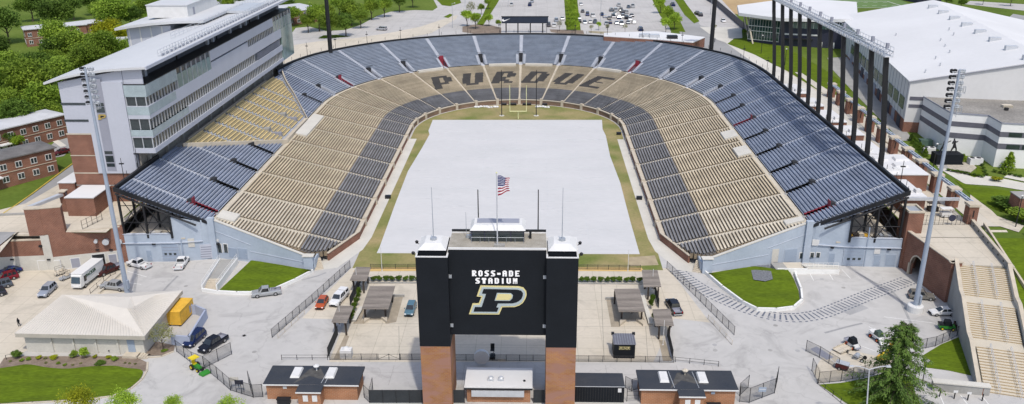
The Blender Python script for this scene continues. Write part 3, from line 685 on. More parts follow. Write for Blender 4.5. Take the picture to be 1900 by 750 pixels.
# ------------------------------------------------------------------ seats
LET = {'P': ["11110", "11011", "11011", "11011", "11110", "11000", "11000"], 'U': ["11011"]*6+["01110"],
       'R': ["11110", "11011", "11011", "11110", "11100", "11110", "11011"], 'D': ["11110", "11011", "11011", "11011", "11011", "11011", "11110"],
       'E': ["11111", "11000", "11000", "11110", "11000", "11000", "11111"]}
WORD = {116.8: 'P', 103.4: 'U', 90.0: 'R', 76.6: 'D', 63.2: 'U', 49.8: 'E'}
KL0, KL1 = 17.0, 30.0
def letter(ch, x, t):
    """x across the block in metres from the centre (to the right as read), t 0..1 up the letter"""
    W_ = 8.2; x = x-(t-.5)*3.0
    if abs(x) > W_/2 or t < 0 or t > 1: return False
    row = min(6, int((1-t)*7)); col = min(4, int((x/W_+.5)*5)); return LET[ch][row][col] == '1'
def bench_mesh(mb, k, a, b, rf, z, pitch, colf, wd=.40, hgt=.42):
    step = 2.4
    if colf: step = .28
    ss = sam(a, b, step)
    for u, v in zip(ss, ss[1:]):
        r1u = rf(k+1, u)-.06; r1v = rf(k+1, v)-.06; r0u = r1u-wd; r0v = r1v-wd
        A = [P(u, r0u), P(u, r1u), P(v, r1v), P(v, r0v)]; m = colf((u+v)/2) if colf else 0
        mb.hexa([(*q, z+hgt-.07) for q in A]+[(*q, z+hgt) for q in A], m)
        A = [P(u, r0u+.12), P(u, r0u+.18), P(v, r0v+.18), P(v, r0v+.12)]
        mb.hexa([(*q, z) for q in A]+[(*q, z+hgt-.07) for q in A], m)
def ordn(i): return ['first', 'second', 'third', 'fourth', 'fifth', 'sixth', 'seventh', 'eighth', 'ninth', 'tenth'][i]
seatno = 0
edges = [-104]+AIS+[284]
for deckn in ('lower', 'upper'):
    for i in range(len(edges)-1):
        a0, b0 = edges[i], edges[i+1]; mid = (a0+b0)/2
        a1 = a0+ahw(a0)*1.05 if i else a0; b1 = b0-ahw(b0)*1.05 if i < len(edges)-2 else b0
        rows = []
        for k in range(NL if deckn == 'lower' else NU):
            if deckn == 'lower': runs = inter([(sL0(lr(k+.5))+.2, 180-sL0(lr(k+.5))-.2)], a1, b1)
            else: rr_ = ur(k+.5, mid); runs = inter(vomcut(clipU(rr_), rr_), a1, b1)
            if deckn == 'upper': runs = [(x+.04*metric(x), y-.04*metric(y)) for x, y in runs if y-x > 1.2*metric(x)]
            if runs: rows.append((k, runs))
        if not rows: continue
        if mid <= 0: where = f'east stand, {ordn(i)} from the open end'
        elif mid >= 180: where = f'west stand, {ordn(len(edges)-2-i)} from the open end'
        else:
            q = (i-8); where = f'closed end, {["first","second","third","fourth","fifth","sixth","seventh","eighth","ninth","tenth","eleventh","twelfth","thirteenth","fourteenth"][q]} from the right'
        ch = WORD.get(a0)
        if deckn == 'lower': desc = ('tan bleacher block with painted letter '+ch+', ' if ch else 'tan and charcoal lower bleachers, ')+where
        else: desc = 'slate blue upper bleachers, '+where
        rz = {'lower': 3, 'upper': 11}[deckn]; c = P(mid, 45 if deckn == 'lower' else 72)
        t = thing('bleacher_section', desc, 'bleachers', (c[0], c[1], rz), 0, deckn+' deck bleacher sections')
        front = (mid < -75 or mid > 255)
        for k, runs in rows:
            mb = MB()
            for a, b in runs:
                if deckn == 'lower':
                    base = 2 if k < 12 else (1 if front else 0)
                    colf = None
                    if ch:
                        rr_ = lr(k+.5)
                        def colf(s_, k=k, rr_=rr_):
                            x = (mid-s_)*math.pi/180*-rr_*-1
                            x = (mid-s_)*math.pi/180*rr_
                            tt = (k+.5-KL0)/(KL1-KL0)
                            return 2 if k < 12 else (3 if letter(ch, x, tt) else 0)
                        bench_mesh(mb, k, a, b, lambda kk, s_: lr(kk), lz(k), .7, colf)
                    else:
                        bench_mesh(mb, k, a, b, lambda kk, s_: lr(kk), lz(k), .7, lambda s_, base=base: base) if False else None
                        n0 = len(mb.f); bench_mesh(mb, k, a, b, lambda kk, s_: lr(kk), lz(k), .7, None); mb.m[n0:] = [base]*(len(mb.f)-n0)
                else:
                    bench_mesh(mb, k, a, b, ur, uz(k), .7, None, .47)
            mb.build('bench', [BENCHT, BENCHC, BENCHG, BENCHD] if deckn == 'lower' else (BENCHF if 9 < mid < 171 else BENCHB), t)
ge = [goldF(70)-12]+GA+[goldN(82)+2]
for i in range(len(ge)-1):
    a0, b0 = ge[i]+.7, ge[i+1]-.7; rows = []
    for k in range(GN):
        r = gr(k+.5, 0); rr_ = inter([(goldF(r)+1.3, goldN(r)-1.3)], a0, b0)
        rr_ = [q for q in rr_ if q[1]-q[0] > .8]
        if rr_: rows.append((k, rr_))
    if not rows: continue
    c = P((a0+b0)/2, 72)
    t = thing('club_seat_section', f'gold chair-back seats below the pavilion, {ordn(len(ge)-2-i)} block from the near parapet', 'bleachers', (c[0], c[1], 11), 0, 'gold club seat sections')
    for k, rr_ in rows:
        mb = MB()
        for a, b in rr_: bench_mesh(mb, k, a, b, gr, gz(k), GP, None, .46, .45); 
        for a, b in rr_:
            ss = sam(a, b)
            for u, v in zip(ss, ss[1:]):
                A = [P(u, gr(k+1, u)-.14), P(u, gr(k+1, u)-.07), P(v, gr(k+1, v)-.07), P(v, gr(k+1, v)-.14)]; mb.hexa([(*q, gz(k)+.5) for q in A]+[(*q, gz(k)+.85) for q in A])
        mb.build('seat_row', BENCHY, t)
# ================================================================== field: cover, goal, net poles
TARP = mat('field_cover_vinyl', (.545, .54, .54), .6, var=.035, scale=.05, scale2=.45, bump=.6, stretch=(1, 2.2, 1), col2=(.505, .505, .505))
mb = MB(); pts = G0((803, 223), (1117, 223), (1118, 240), (1124, 252), (1132, 290), (1151, 340), (1160, 375), (1170, 413), (1187, 472), (699, 470), (704, 460), (733, 380), (757, 318), (783, 275), (797, 250), (795, 243))
mb.prism(pts, .0, .07); cov = mb.build('field_cover', TARP); tag(cov, 'vast white field cover spread over the whole football pitch', 'field cover')
mb = MB(); SEAM = mat('cover_seam', (.59, .60, .61), .6)
for k in range(12):
    y = 5+k*9.144; x0 = -27.5 if y < 95 else -25; mb.box(x0+.8, 27.2, y-.06, y+.06, .07, .085)
for x in (-18.3, -9.1, 0, 9.1, 18.3): mb.box(x-.04, x+.04, 1, 107, .072, .08)
s_ = mb.build('seam', SEAM, cov)
mb = MB()
for k in range(46):
    q = rnd.random(); x, y = rnd.uniform(-26, 26), rnd.uniform(2, 106); L_ = rnd.uniform(3, 9); mb.obox((x, y), (math.cos(rnd.uniform(-.3, .3)), math.sin(rnd.uniform(-.3, .3))), L_, .12, .07, .1)
mb.build('wrinkle', SEAM, cov)
YP = mat('goal_yellow', (.78, .78, .42), .5)
gpst = thing('goal_post', 'pale yellow football goal post at the closed end of the field', 'goal post', (0, 110.8, 0))
mb = MB(); mb.tube((0, 112.0, 0), (0, 112.0, 2.1), .16, n=10); mb.path([(0, 112, 2.1), (0, 111.7, 2.7), (0, 110.8, 3.05)], .15, 10); mb.build('support', YP, gpst)
mb = MB(); mb.tube((-2.9, 110.8, 3.05), (2.9, 110.8, 3.05), .12, n=8); mb.build('crossbar', YP, gpst)
for x in (-2.82, 2.82): mb = MB(); mb.tube((x, 110.8, 3.05), (x, 110.8, 12.2), .1, n=8); mb.build('upright', YP, gpst)
def netpole(px, py, ptop, label):
    c = g(px, py); d = None
    z = 5
    lo, hi = 1, 40
    for _ in range(40):
        mid = (lo+hi)/2; v = Vector((c.x, c.y, mid))-CAM; yy = 375-FPX*v.dot(UP)/v.dot(FW)
        if yy > ptop: lo = mid
        else: hi = mid
    t = thing('net_pole', label, 'pole', (c.x, c.y, 0), 0, 'tall black net poles')
    mb = MB(); mb.lathe((0, 0, 0), [(.9, 0), (.9, .12)], 12); mb.build('base_plate', CONL, t, local=True)
    mb = MB(); mb.tube((0, 0, .1), (0, 0, lo), .16, .1, 8); mb.build('pole', BLACK, t, local=True)
netpole(931, 215, 130, 'left black net pole behind the far goal post'); netpole(995, 215, 130, 'right black net pole behind the far goal post')
netpole(889.5, 492, 352, 'black net pole seen left of the flagpole over the field cover'); netpole(998, 492, 352, 'black net pole seen right of the flagpole over the field cover')
# rolled covers and bags by the closed end wall
for k, (px, py, n_, lab) in enumerate(((905, 200, 9, 'heap of white sandbags against the far field wall left of centre'), (1010, 200, 5, 'low heap of white bags against the far field wall right of centre'))):
    c = g(px, py); t = thing('sandbag_heap', lab, 'sandbags', (c.x, c.y, 0), 0, 'white sandbag heaps')
    for j in range(n_):
        mb = MB(); x = (j-n_/2)*1.0+rnd.uniform(-.2, .2); y = rnd.uniform(-.5, .8); r_ = rnd.uniform(.5, .8)
        mb.lathe((x, y, 0), [(r_*.8, 0), (r_, .2), (r_*.75, .5), (r_*.25, .62)], 8); mb.build('bag', WHITE, t, local=True)
for x0, x1, lab in ((-3.9, -1.0, 'black net roll lying left of the goal post'), (-6.6, -4.6, 'short black net roll next to the sandbags'), (1.2, 4.4, 'black net roll lying right of the goal post'), (8.4, 10.2, 'short black net roll at the right end of the line')):
    mb = MB(); mb.tube((x0, 130.6, .55), (x1, 130.6, .55), .5, n=12); tag(mb.build('net_roll', BLACK), lab, 'net roll', 'black net rolls')
for px, py, lab in ((720, 368, 'small dark utility box beside the west field wall'), (1186, 370, 'small dark utility cart beside the east field wall'), (1148, 250, 'grey utility box at the north east corner of the field')):
    c = g(px, py); mb = MB(); mb.box(c.x-.7, c.x+.7, c.y-.5, c.y+.5, .02, .7); mb.prism([(c.x-.75, c.y-.55), (c.x+.75, c.y-.55), (c.x+.75, c.y+.55), (c.x-.75, c.y+.55)], .7, .78); tag(mb.build('utility_box', BLACK), lab, 'box')
BLUEL = mat('pale_blue_grey_paint', (.46, .50, .57), .7, var=.05, scale=.5)
# ================================================================== end walls of the stands
def wallpanel(mb, A, B_, px0, py0, px1, py1, out=.06, m=0, thick=.1, base=0.0):
    """panel on the vertical wall A-B covering the picture rectangle px0,py0 (upper left) px1,py1 (lower right)"""
    A = Vector(A); B_ = Vector(B_); u = (B_-A).normalized(); n = Vector((u.y, -u.x))
    if n.y > 0: n = -n
    def hit(x, y):
        d = ray(x, y); p = Vector((A.x, A.y)); t = ((p.x-CAM.x)*n.x+(p.y-CAM.y)*n.y)/(d.x*n.x+d.y*n.y); q = CAM+d*t
        return (Vector((q.x, q.y))-A).dot(u), q.z
    u0, z1 = hit(px0, py0); u1, z0 = hit(px1, py1); u0b, _ = hit(px0, (py0+py1)/2); u1b, _ = hit(px1, (py0+py1)/2)
    u0, u1 = sorted((u0b, u1b)); z0 = max(z0, base)
    c = A+u*(u0+u1)/2+n*(out-thick/2); mb.obox((c.x, c.y), (u.x, u.y), u1-u0, thick, z0, z1, m)
    return u0, u1, z0, z1
def profile_wall(name, pts, z0, ztops, th, m, parent):
    mb = MB()
    for (a, b), (za, zb) in zip(zip(pts, pts[1:]), zip(ztops, ztops[1:])):
        a = Vector(a); b = Vector(b); u = (b-a).normalized(); n = Vector((-u.y, u.x))*th*(1 if u.x > 0 else -1)
        mb.hexa([(a.x, a.y, z0), (b.x, b.y, z0), (b.x+n.x, b.y+n.y, z0), (a.x+n.x, a.y+n.y, z0), (a.x, a.y, za), (b.x, b.y, zb), (b.x+n.x, b.y+n.y, zb), (a.x+n.x, a.y+n.y, za)])
    return mb.build(name, m, parent)
for sg, side in ((1, 'east'), (-1, 'west')):
    ew = thing('end_wall', f'blue grey concrete end wall with roller door closing off the {side} stand', 'wall', (sg*63, -4, 0), 0, 'stadium end walls')
    W1 = (sg*42.2, -8.4); W2 = (sg*63.6, -2.9); W3 = (sg*66.0, -3.8); W4 = (sg*72.0, -4.9); W5 = (sg*82.9, -5.35)
    # raking wall with coping following the deck
    profile_wall('raking_wall', [W1, W2], 0, [2.9, 8.9], .5, BLUEG, ew)
    a = Vector(W1); b = Vector(W2); u = (b-a).normalized(); n = Vector((-u.y, u.x))*(1 if u.x > 0 else -1)
    mb = MB(); a2 = a-n*.08; b2 = b-n*.08; q = n*.66
    mb.hexa([(a2.x, a2.y, 2.9), (b2.x, b2.y, 8.9), (b2.x+q.x, b2.y+q.y, 8.9), (a2.x+q.x, a2.y+q.y, 2.9), (a2.x, a2.y, 3.08), (b2.x, b2.y, 9.08), (b2.x+q.x, b2.y+q.y, 9.08), (a2.x+q.x, a2.y+q.y, 3.08)]); mb.build('coping', CONL, ew)
    mb = MB()      # thin ledge line on the raking wall
    a3 = a-n*.07; b3 = a+(b-a)*.62-n*.07
    mb.hexa([(a3.x, a3.y, 1.45), (b3.x, b3.y, 2.5), (b3.x+n.x*.1, b3.y+n.y*.1, 2.5), (a3.x+n.x*.1, a3.y+n.y*.1, 1.45), (a3.x, a3.y, 1.6), (b3.x, b3.y, 2.65), (b3.x+n.x*.1, b3.y+n.y*.1, 2.65), (a3.x+n.x*.1, a3.y+n.y*.1, 1.6)])
    a3 = a+(b-a)*.60-n*.07; b3 = a+(b-a)*.995-n*.07
    mb.hexa([(a3.x, a3.y, 4.0), (b3.x, b3.y, 6.4), (b3.x+n.x*.1, b3.y+n.y*.1, 6.4), (a3.x+n.x*.1, a3.y+n.y*.1, 4.0), (a3.x, a3.y, 4.12), (b3.x, b3.y, 6.52), (b3.x+n.x*.1, b3.y+n.y*.1, 6.52), (a3.x+n.x*.1, a3.y+n.y*.1, 4.12)])
    mb.build('ledge', BLUEL, ew)
    mb = MB(); mb.box(min(sg*40.9, sg*42.9), max(sg*40.9, sg*42.9), -9.2, -8.0, 0, 3.3); mb.build('corner_pier', BLUEG, ew)
    mb = MB(); mb.box(min(sg*40.7, sg*43.1), max(sg*40.7, sg*43.1), -9.4, -7.8, 3.3, 3.45); mb.build('pier_cap', CONL, ew)
    mb = MB(); mb.obox((sg*40.8, -6.6), (0, 1), 3.6, .35, 0, 2.4); mb.obox((sg*41.9, -8.9), (1, 0), 2.0, .3, 0, 1.5); mb.build('side_wall', BLUEG, ew)
    profile_wall('tall_wall', [W2, W3], 0, [8.9, 9.3], .6, BLUEG, ew)
    profile_wall('tall_wall', [W3, W4], 0, [8.7, 10.4], .5, BLUEG, ew)
    mb = MB(); x0, x1 = sorted((sg*63.3, sg*64.7)); mb.box(x0, x1, -3.6, -2.6, 0, 9.6); mb.build('pilaster', BLUEG, ew)
    profile_wall('lower_wall', [W4, W5], 0, [6.5, 6.5], .5, BLUEG, ew)
    mb = MB()
    for (p, q_) in ((W3, W4), (W4, W5)):
        p = Vector(p); q_ = Vector(q_); c = (p+q_)/2; u = (q_-p).normalized(); mb.obox((c.x, c.y-.12), (u.x, u.y), (q_-p).length, .42, 4.42, 4.55)
    p = Vector(W4); q_ = Vector(W5); c = (p+q_)/2; u = (q_-p).normalized(); mb.obox((c.x, c.y+.2), (u.x, u.y), (q_-p).length, .62, 6.5, 6.6)
    mb.build('ledge', BLUEL, ew)
    mb = MB(); x0, x1 = sorted((sg*69.5, sg*82.6)); mb.box(x0, x1, -4.6, 12, 5.2, 5.5); mb.build('roof_deck', CONT, ew)
    wA, wB = (W4, W5); wC, wD = (W1, W2); wE, wF = (W3, W4)
    if sg > 0:
        feats = [('roller_door', wA, wB, (1566, 462, 1602, 493), BLUED), ('door', wA, wB, (1621, 474, 1633, 493), BLUED), ('shutter', wA, wB, (1643, 473, 1661, 493), BLUED),
                 ('wall_sign', wA, wB, (1622, 460, 1633, 471), WHITE), ('wall_sign', wE, wF, (1507, 444, 1520, 456), WHITE), ('window', wE, wF, (1504, 469, 1510, 478), GLASS), ('window', wE, wF, (1515, 469, 1521, 478), GLASS),
                 ('door', wE, wF, (1537, 470, 1548, 492), BLUED), ('window', wC, wD, (1484, 470, 1490, 479), GLASS), ('door', wC, wD, (1456, 464, 1478, 484), BLUED), ('door', wC, wD, (1432, 463, 1444, 486), CONL), ('pipe', wA, wB, (1607, 422, 1609, 497), BLUED)]
    else:
        feats = [('roller_door', wA, wB, (301, 454, 332, 483), BLUED), ('door', wA, wB, (273, 465, 282, 484), BLUED), ('wall_sign', wE, wF, (349, 443, 361, 458), CONL), ('roller_door', wE, wF, (372, 454, 393, 478), PANEL),
                 ('window', wC, wD, (405, 453, 411, 469), GLASS), ('window', wC, wD, (416, 453, 422, 469), GLASS), ('door', wC, wD, (425, 460, 440, 478), BLUED), ('door', wC, wD, (443, 461, 459, 481), BLUED), ('wall_sign', wC, wD, (399, 443, 406, 449), WHITE), ('pipe', wA, wB, (338, 445, 340, 486), BLUED)]
    for nm, A, B_, (x0, y0, x1, y1), mm in feats:
        if nm in ('roller_door', 'door', 'window', 'shutter'):
            mb = MB(); wallpanel(mb, A, B_, x0-1.5, y0-1.5, x1+1.5, y1, .05); fr = mb.build('frame' if nm != 'window' else 'window_frame', WHITE if nm == 'window' else BLUEG, ew)
            mb = MB(); wallpanel(mb, A, B_, x0, y0, x1, y1, .09); ch = mb.build(nm, mm, ew)
            if nm == 'roller_door':
                mb = MB()
                for j in range(5): wallpanel(mb, A, B_, x0+.5, y0+(y1-y0)*(j+.9)/5.5, x1-.5, y0+(y1-y0)*(j+.9)/5.5+.5, .11)
                mb.build('slat_joint', PANELD, ch)
                if mm is BLUED:
                    for j in range(3):
                        w_ = (x1-x0)/8; cx = x0+(x1-x0)*(.22+.28*j); mb = MB(); wallpanel(mb, A, B_, cx-w_*.6, y0+(y1-y0)*.52, cx+w_*.6, y0+(y1-y0)*.66, .13); mb.build('door_window', GLASS, ch)
            if nm == 'door':
                mb = MB(); wallpanel(mb, A, B_, x1-2.0, (y0+y1)/2, x1-1.4, (y0+y1)/2+1.5, .16); mb.build('handle', ALU, ch)
        else:
            mb = MB(); wallpanel(mb, A, B_, x0, y0, x1, y1, .12); mb.build(nm, mm, ew)
    for (x, y) in (((1544, 459), (1649, 462)) if sg > 0 else ((286, 452), (405, 452))):
        mb = MB(); wallpanel(mb, wA if x > 1600 or x < 300 else wE, wB if x > 1600 or x < 300 else wF, x-3, y-1, x+3, y+1.5, .4, 0, .4); mb.build('wall_lamp', BLACK, ew)
def rack(loc, w, d, h, name, label, cat, m, rz=0, n=4):
    t = thing(name, label, cat, loc, rz)
    for i in range(n):
        mb = MB(); mb.box(-w/2+w*i/n+.05, -w/2+w*(i+1)/n-.05, -d/2, d/2, 0, h*(.7+.3*((i*7) % 3)/2)); mb.build('crate', m[i % len(m)], t, local=True)
    return t
rack((74.5, -2.8, 5.5), 4.5, 1.6, 1.3, 'stored_crates', 'yellow and rusty crates stored under the east stand end', 'crates', [YEL, WOODD, CONT])
rack((79.8, -2.6, 5.5), 3.6, 1.4, 1.1, 'stored_crates', 'grey metal crates stored under the outer corner of the east stand', 'crates', [CONM, GALV])
rack((-76.5, -3.0, 5.5), 2.6, 1.2, 1.0, 'stored_crates', 'pale bins stored under the end of the west stand', 'crates', [WHITE, CONL], n=2)
# low platforms and stairs in front of the end walls
t = thing('loading_platform', 'low white walled concrete loading platform before the east end wall', 'platform', (58, -7, 0))
for pts_, z, nm, mm in (([(1430, 488), (1452, 487), (1463, 500), (1440, 500)], 1.15, 'platform_slab', CONM), ([(1452, 487), (1484, 487), (1492, 499), (1463, 500)], 1.15, 'ochre_slab', CONT), ([(1486, 490), (1556, 492), (1556, 499), (1500, 499)], .9, 'side_slab', CONL)):
    mb = MB(); mb.prism([xy(g(x, y, z)) for x, y in pts_], 0, z); mb.build(nm, mm, t)
mb = MB()
for px0, px1, y_ in ((1442, 1498, 499.5), (1498, 1557, 499)):
    a = g(px0, y_, 1.1); b = g(px1, y_, 1.1); mb.obox(((a.x+b.x)/2, a.y-.1), (1, 0), b.x-a.x, .22, 0, 1.35 if px0 < 1490 else 1.0)
mb.build('white_wall', WHITEB, t)
mb = MB()
for j in range(8):
    a = g(1489+j*9.5, 497, .9); mb.tube((a.x, a.y, .9), (a.x, a.y, 2.0), .04, n=5)
a = g(1489, 497, .9); b = g(1556, 497, .9)
for z in (1.45, 2.0): mb.tube((a.x, a.y, z), (b.x, b.y, z), .04, n=5)
mb.build('white_railing', WHITEB, t)
t = thing('concrete_stair', 'grey ramped stair with white side walls beside the west lawn', 'stair', (-60, -14, 0))
A1, A2, B1, B2 = g(376, 541), g(403, 541), g(408, 482, 1.1), g(440, 481, 1.1)
mb = MB(); mb.hexa([(A1.x, A1.y+4, 0), (A2.x, A2.y+4, 0), (B2.x, B2.y, 0), (B1.x, B1.y, 0), (A1.x, A1.y+4, .95), (A2.x, A2.y+4, .95), (B2.x, B2.y, 1.1), (B1.x, B1.y, 1.1)]); mb.build('ramp', CONM, t)
mb = MB()
for k in range(6): mb.box(A1.x, A2.x, A1.y+k*.62, A1.y+4.1, 0, .16*(k+1)-.02)
mb.build('steps', LIMES, t)
for (p, q_) in ((A1, B1), (A2, B2)):
    mb = MB(); d = Vector((q_.x-p.x, q_.y-p.y)); L_ = d.length; d.normalize(); c = ((p.x+q_.x)/2, (p.y+q_.y)/2); mb.obox(c, d, L_, .3, 0, 1.45); mb.build('side_wall', WHITEB, t)
    mb = MB()
    for j in range(9):
        e = Vector((p.x, p.y))+d*(L_*j/8); mb.tube((e.x, e.y, 1.4), (e.x, e.y, 2.3), .035, n=5)
    for z in (1.85, 2.3): mb.tube((p.x, p.y, z), (q_.x, q_.y, z), .035, n=5)
    mb.build('white_railing', WHITEB, t)
# ================================================================== scoreboard
sb = thing('scoreboard', 'black scoreboard back on two brick towers with white lettering and outlined letter P', 'scoreboard', (0, -55, 0))
ZT = 26.2; F = -58.5; BK = -51.2
for x0, x1 in ((-11.4, -6.85), (7.65, 12.15)):
    mb = MB(); mb.box(x0, x1, F, BK, 0, 11.4); tw = mb.build('brick_tower', BRICKS, sb)
    mb = MB(); mb.box(x0-.06, x1+.06, F-.06, BK+.06, 11.4, ZT-.9); mb.build('black_cladding', SCORE, sb)
    mb = MB()
    for a, b, c, d in ((x0-.06, x1+.06, F-.06, F+.14), (x0-.06, x1+.06, BK-.14, BK+.06), (x0-.06, x0+.14, F+.14, BK-.14), (x1-.14, x1+.06, F+.14, BK-.14)): mb.box(a, b, c, d, ZT-.9, ZT)
    mb.build('parapet', SCORE, sb)
    mb = MB()
    for a, b, c, d in ((x0-.1, x1+.1, F-.12, F+.16), (x0-.1, x1+.1, BK-.16, BK+.12), (x0-.1, x0+.16, F+.16, BK-.16), (x1-.16, x1+.1, F+.16, BK-.16)): mb.box(a, b, c, d, ZT, ZT+.12)
    mb.build('white_trim', WHITE, sb)
    cx = (x0+x1)/2; y0, y1 = F+.9, F+5.4; hw = 1.95; iw = 1.2
    mb = MB(); mb.hexa([(cx-hw, y0, ZT-.5), (cx+hw, y0, ZT-.5), (cx+hw, y1, ZT-.5), (cx-hw, y1, ZT-.5), (cx-hw, y0, ZT+.75), (cx+hw, y0, ZT+.75), (cx+hw, y1, ZT+.75), (cx-hw, y1, ZT+.75)]); mb.build('hatch_house', SCORE, sb)
    mb = MB(); mb.hexa([(cx-hw-.15, y0-.2, ZT+.75), (cx+hw+.15, y0-.2, ZT+.75), (cx+hw+.15, y1+.2, ZT+.75), (cx-hw-.15, y1+.2, ZT+.75), (cx-iw, y0+1.2, ZT+1.35), (cx+iw, y0+1.2, ZT+1.35), (cx+iw, y1-.5, ZT+1.35), (cx-iw, y1-.5, ZT+1.35)]); cap = mb.build('white_cap_roof', WHITE, sb)
    mb = MB(); mb.box(cx-iw+.25, cx+iw-.25, y0+1.9, y1-.9, ZT+1.15, ZT+1.156); mb.build('cap_gravel', GRAVEL, cap)
    mb = MB(); mb.tube((cx, y0+2.4, ZT+1.35), (cx, y0+2.4, ZT+1.7), .5, n=10); mb.tube((cx, y0+2.4, ZT+1.7), (cx, y0+2.4, ZT+9.6), .09, .04, 6); mb.build('aerial', GALV, sb)
    for k in (0, 1):
        sx = x0-.5 if cx < 0 else x1+.5; mb = MB(); mb.tube((sx+(.5 if cx < 0 else -.5), F+1+k*4, ZT-.3), (sx, F+1+k*4, ZT+.1), .06, n=5); mb.lathe((sx, F+1+k*4, ZT), [(.2, 0), (.28, .3), (.1, .45)], 8); mb.build('spot_lamp', BLACK, sb)
BT = 27.15; BB = 12.75
mb = MB(); mb.box(-6.78, 7.58, -57.3, BK, BB, BT-.25); mb.build('board_body', SCORE, sb)
mb = MB()
for a, b, c, d in ((-6.78, 7.58, -57.36, -57.1), (-6.78, 7.58, BK-.3, BK)): mb.box(a, b, c, d, BT-.25, BT+.02, 0)
mb.build('roof_trim', WHITE, sb)
mb = MB(); mb.box(-6.78, 7.58, -57.1, BK-.3, BT-.24, BT-.12); mb.build('gravel_roof', GRAVEL, sb)
mb = MB(); mb.box(-6.78, 7.58, BK-.05, BK+.2, BT-.2, BT+.35); mb.build('rear_rail', BLACK, sb)
for x, y, z, w_ in ((-6.6, -57.42, 22.6, .22), (-6.6, -57.42, 14.4, .22), (7.35, -57.42, 22.6, .22), (7.35, -57.42, 14.4, .22)):
    mb = MB(); mb.box(x-w_, x+w_, y-.12, y+.1, z-.25, z+.25); mb.build('bracket', GALV, sb)
def sbx(cx): return onY(760+cx/2.5, 560, -57.35).x
def sbz(cy): return onY(925, 450+cy/2.5, -57.35).z
def lay(poly, y, th, m, name, hole=None):
    bm = bmesh.new(); vs = [bm.verts.new((sbx(a), y, sbz(b))) for a, b in poly]; es = [bm.edges.new((vs[i], vs[(i+1) % len(vs)])) for i in range(len(vs))]
    if hole:
        hv = [bm.verts.new((sbx(a), y, sbz(b))) for a, b in hole]; es += [bm.edges.new((hv[i], hv[(i+1) % len(hv)])) for i in range(len(hv))]
    bmesh.ops.triangle_fill(bm, edges=es, use_beauty=True)
    ext = bmesh.ops.extrude_face_region(bm, geom=bm.faces[:]); 
    for v in ext['geom']:
        if isinstance(v, bmesh.types.BMVert): v.co.y += th
    bmesh.ops.recalc_face_normals(bm, faces=bm.faces[:])
    me = bpy.data.meshes.new(name); bm.to_mesh(me); bm.free(); me.materials.append(m); me.transform(Matrix.Translation((0, 55, 0)))
    o = bpy.data.objects.new(name, me); COL.objects.link(o); o.parent = sb; return o
GOLDL = mat('logo_gold', (.62, .55, .27), .5, var=.02); PALE = mat('logo_pale', (.38, .44, .45), .5, var=.02); WLET = mat('letter_white', (.85, .85, .85), .5, var=.02)
OUT = [(330, 200), (505, 202), (528, 208), (541, 224), (543, 240), (538, 258), (526, 278), (508, 291), (486, 298), (430, 299), (415, 333), (274, 333), (292, 283), (320, 283), (334, 252), (312, 250)]
lay(OUT, -57.45, .12, GOLDL, 'logo_letter_outline')
MID = [(337, 206), (503, 208), (524, 213), (535, 226), (537, 240), (532, 256), (521, 274), (504, 286), (485, 292), (425, 293), (410, 327), (283, 327), (297, 289), (325, 289), (341, 246), (322, 244)]
lay(MID, -57.50, .06, PALE, 'logo_letter_border')
INN = [(345, 214), (500, 216), (518, 221), (526, 232), (525, 245), (519, 258), (508, 268), (494, 275), (478, 279), (410, 280), (402, 299), (413, 300), (405, 319), (296, 319), (303, 298), (334, 298), (356, 236), (337, 235)]
lay(INN, -57.55, .06, NAVYP if False else SCORE, 'logo_letter')
HOL = [(410, 235), (468, 236), (475, 243), (472, 254), (462, 263), (400, 263)]
lay([(406, 231), (470, 232), (480, 241), (476, 256), (465, 267), (395, 267)], -57.60, .06, PALE, 'logo_counter_border')
lay(HOL, -57.63, .04, GOLDL, 'logo_counter')
def text_mesh(body, size, cx, cz, y, m, parent, name, offset=.02, spacing=1.0, rotz=0.0, flat=False, sx=1.0, center=None, xrot=90):
    cu = bpy.data.curves.new(name, 'FONT'); cu.body = body; cu.size = size; cu.extrude = .03; cu.offset = offset; cu.align_x = 'CENTER'; cu.align_y = 'CENTER'; cu.space_character = spacing
    o = bpy.data.objects.new(name+'_src', cu); COL.objects.link(o); bpy.context.view_layer.update()
    me = bpy.data.meshes.new_from_object(o.evaluated_get(bpy.context.evaluated_depsgraph_get())); bpy.data.objects.remove(o); bpy.data.curves.remove(cu)
    M = Matrix.Translation(Vector((cx, y, cz))-(Vector(pworld(parent)) if parent else Vector())) @ Matrix.Rotation(rotz, 4, 'Z') @ Matrix.Rotation(R(xrot), 4, 'X') @ Matrix.Diagonal((sx, 1, 1, 1))
    me.transform(M); me.materials.clear(); me.materials.append(m); me.name = name
    q = bpy.data.objects.new(name, me); COL.objects.link(q); q.parent = parent; return q
BF = {'R': "11110 11011 11011 11110 11100 11110 11011", 'O': "01110 11011 11011 11011 11011 11011 01110", 'S': "01111 11000 11100 01110 00111 00011 11110", 'A': "01110 11011 11011 11111 11011 11011 11011", 'D': "11110 11011 11011 11011 11011 11011 11110", 'E': "11111 11000 11000 11110 11000 11000 11111", 'T': "11111 11111 01110 01110 01110 01110 01110", 'I': "0110 0110 0110 0110 0110 0110 0110", 'U': "11011 11011 11011 11011 11011 11011 01110", 'M': "11011 11111 11111 11111 10101 10101 10101", '-': "0000 0000 0000 1111 1111 0000 0000"}
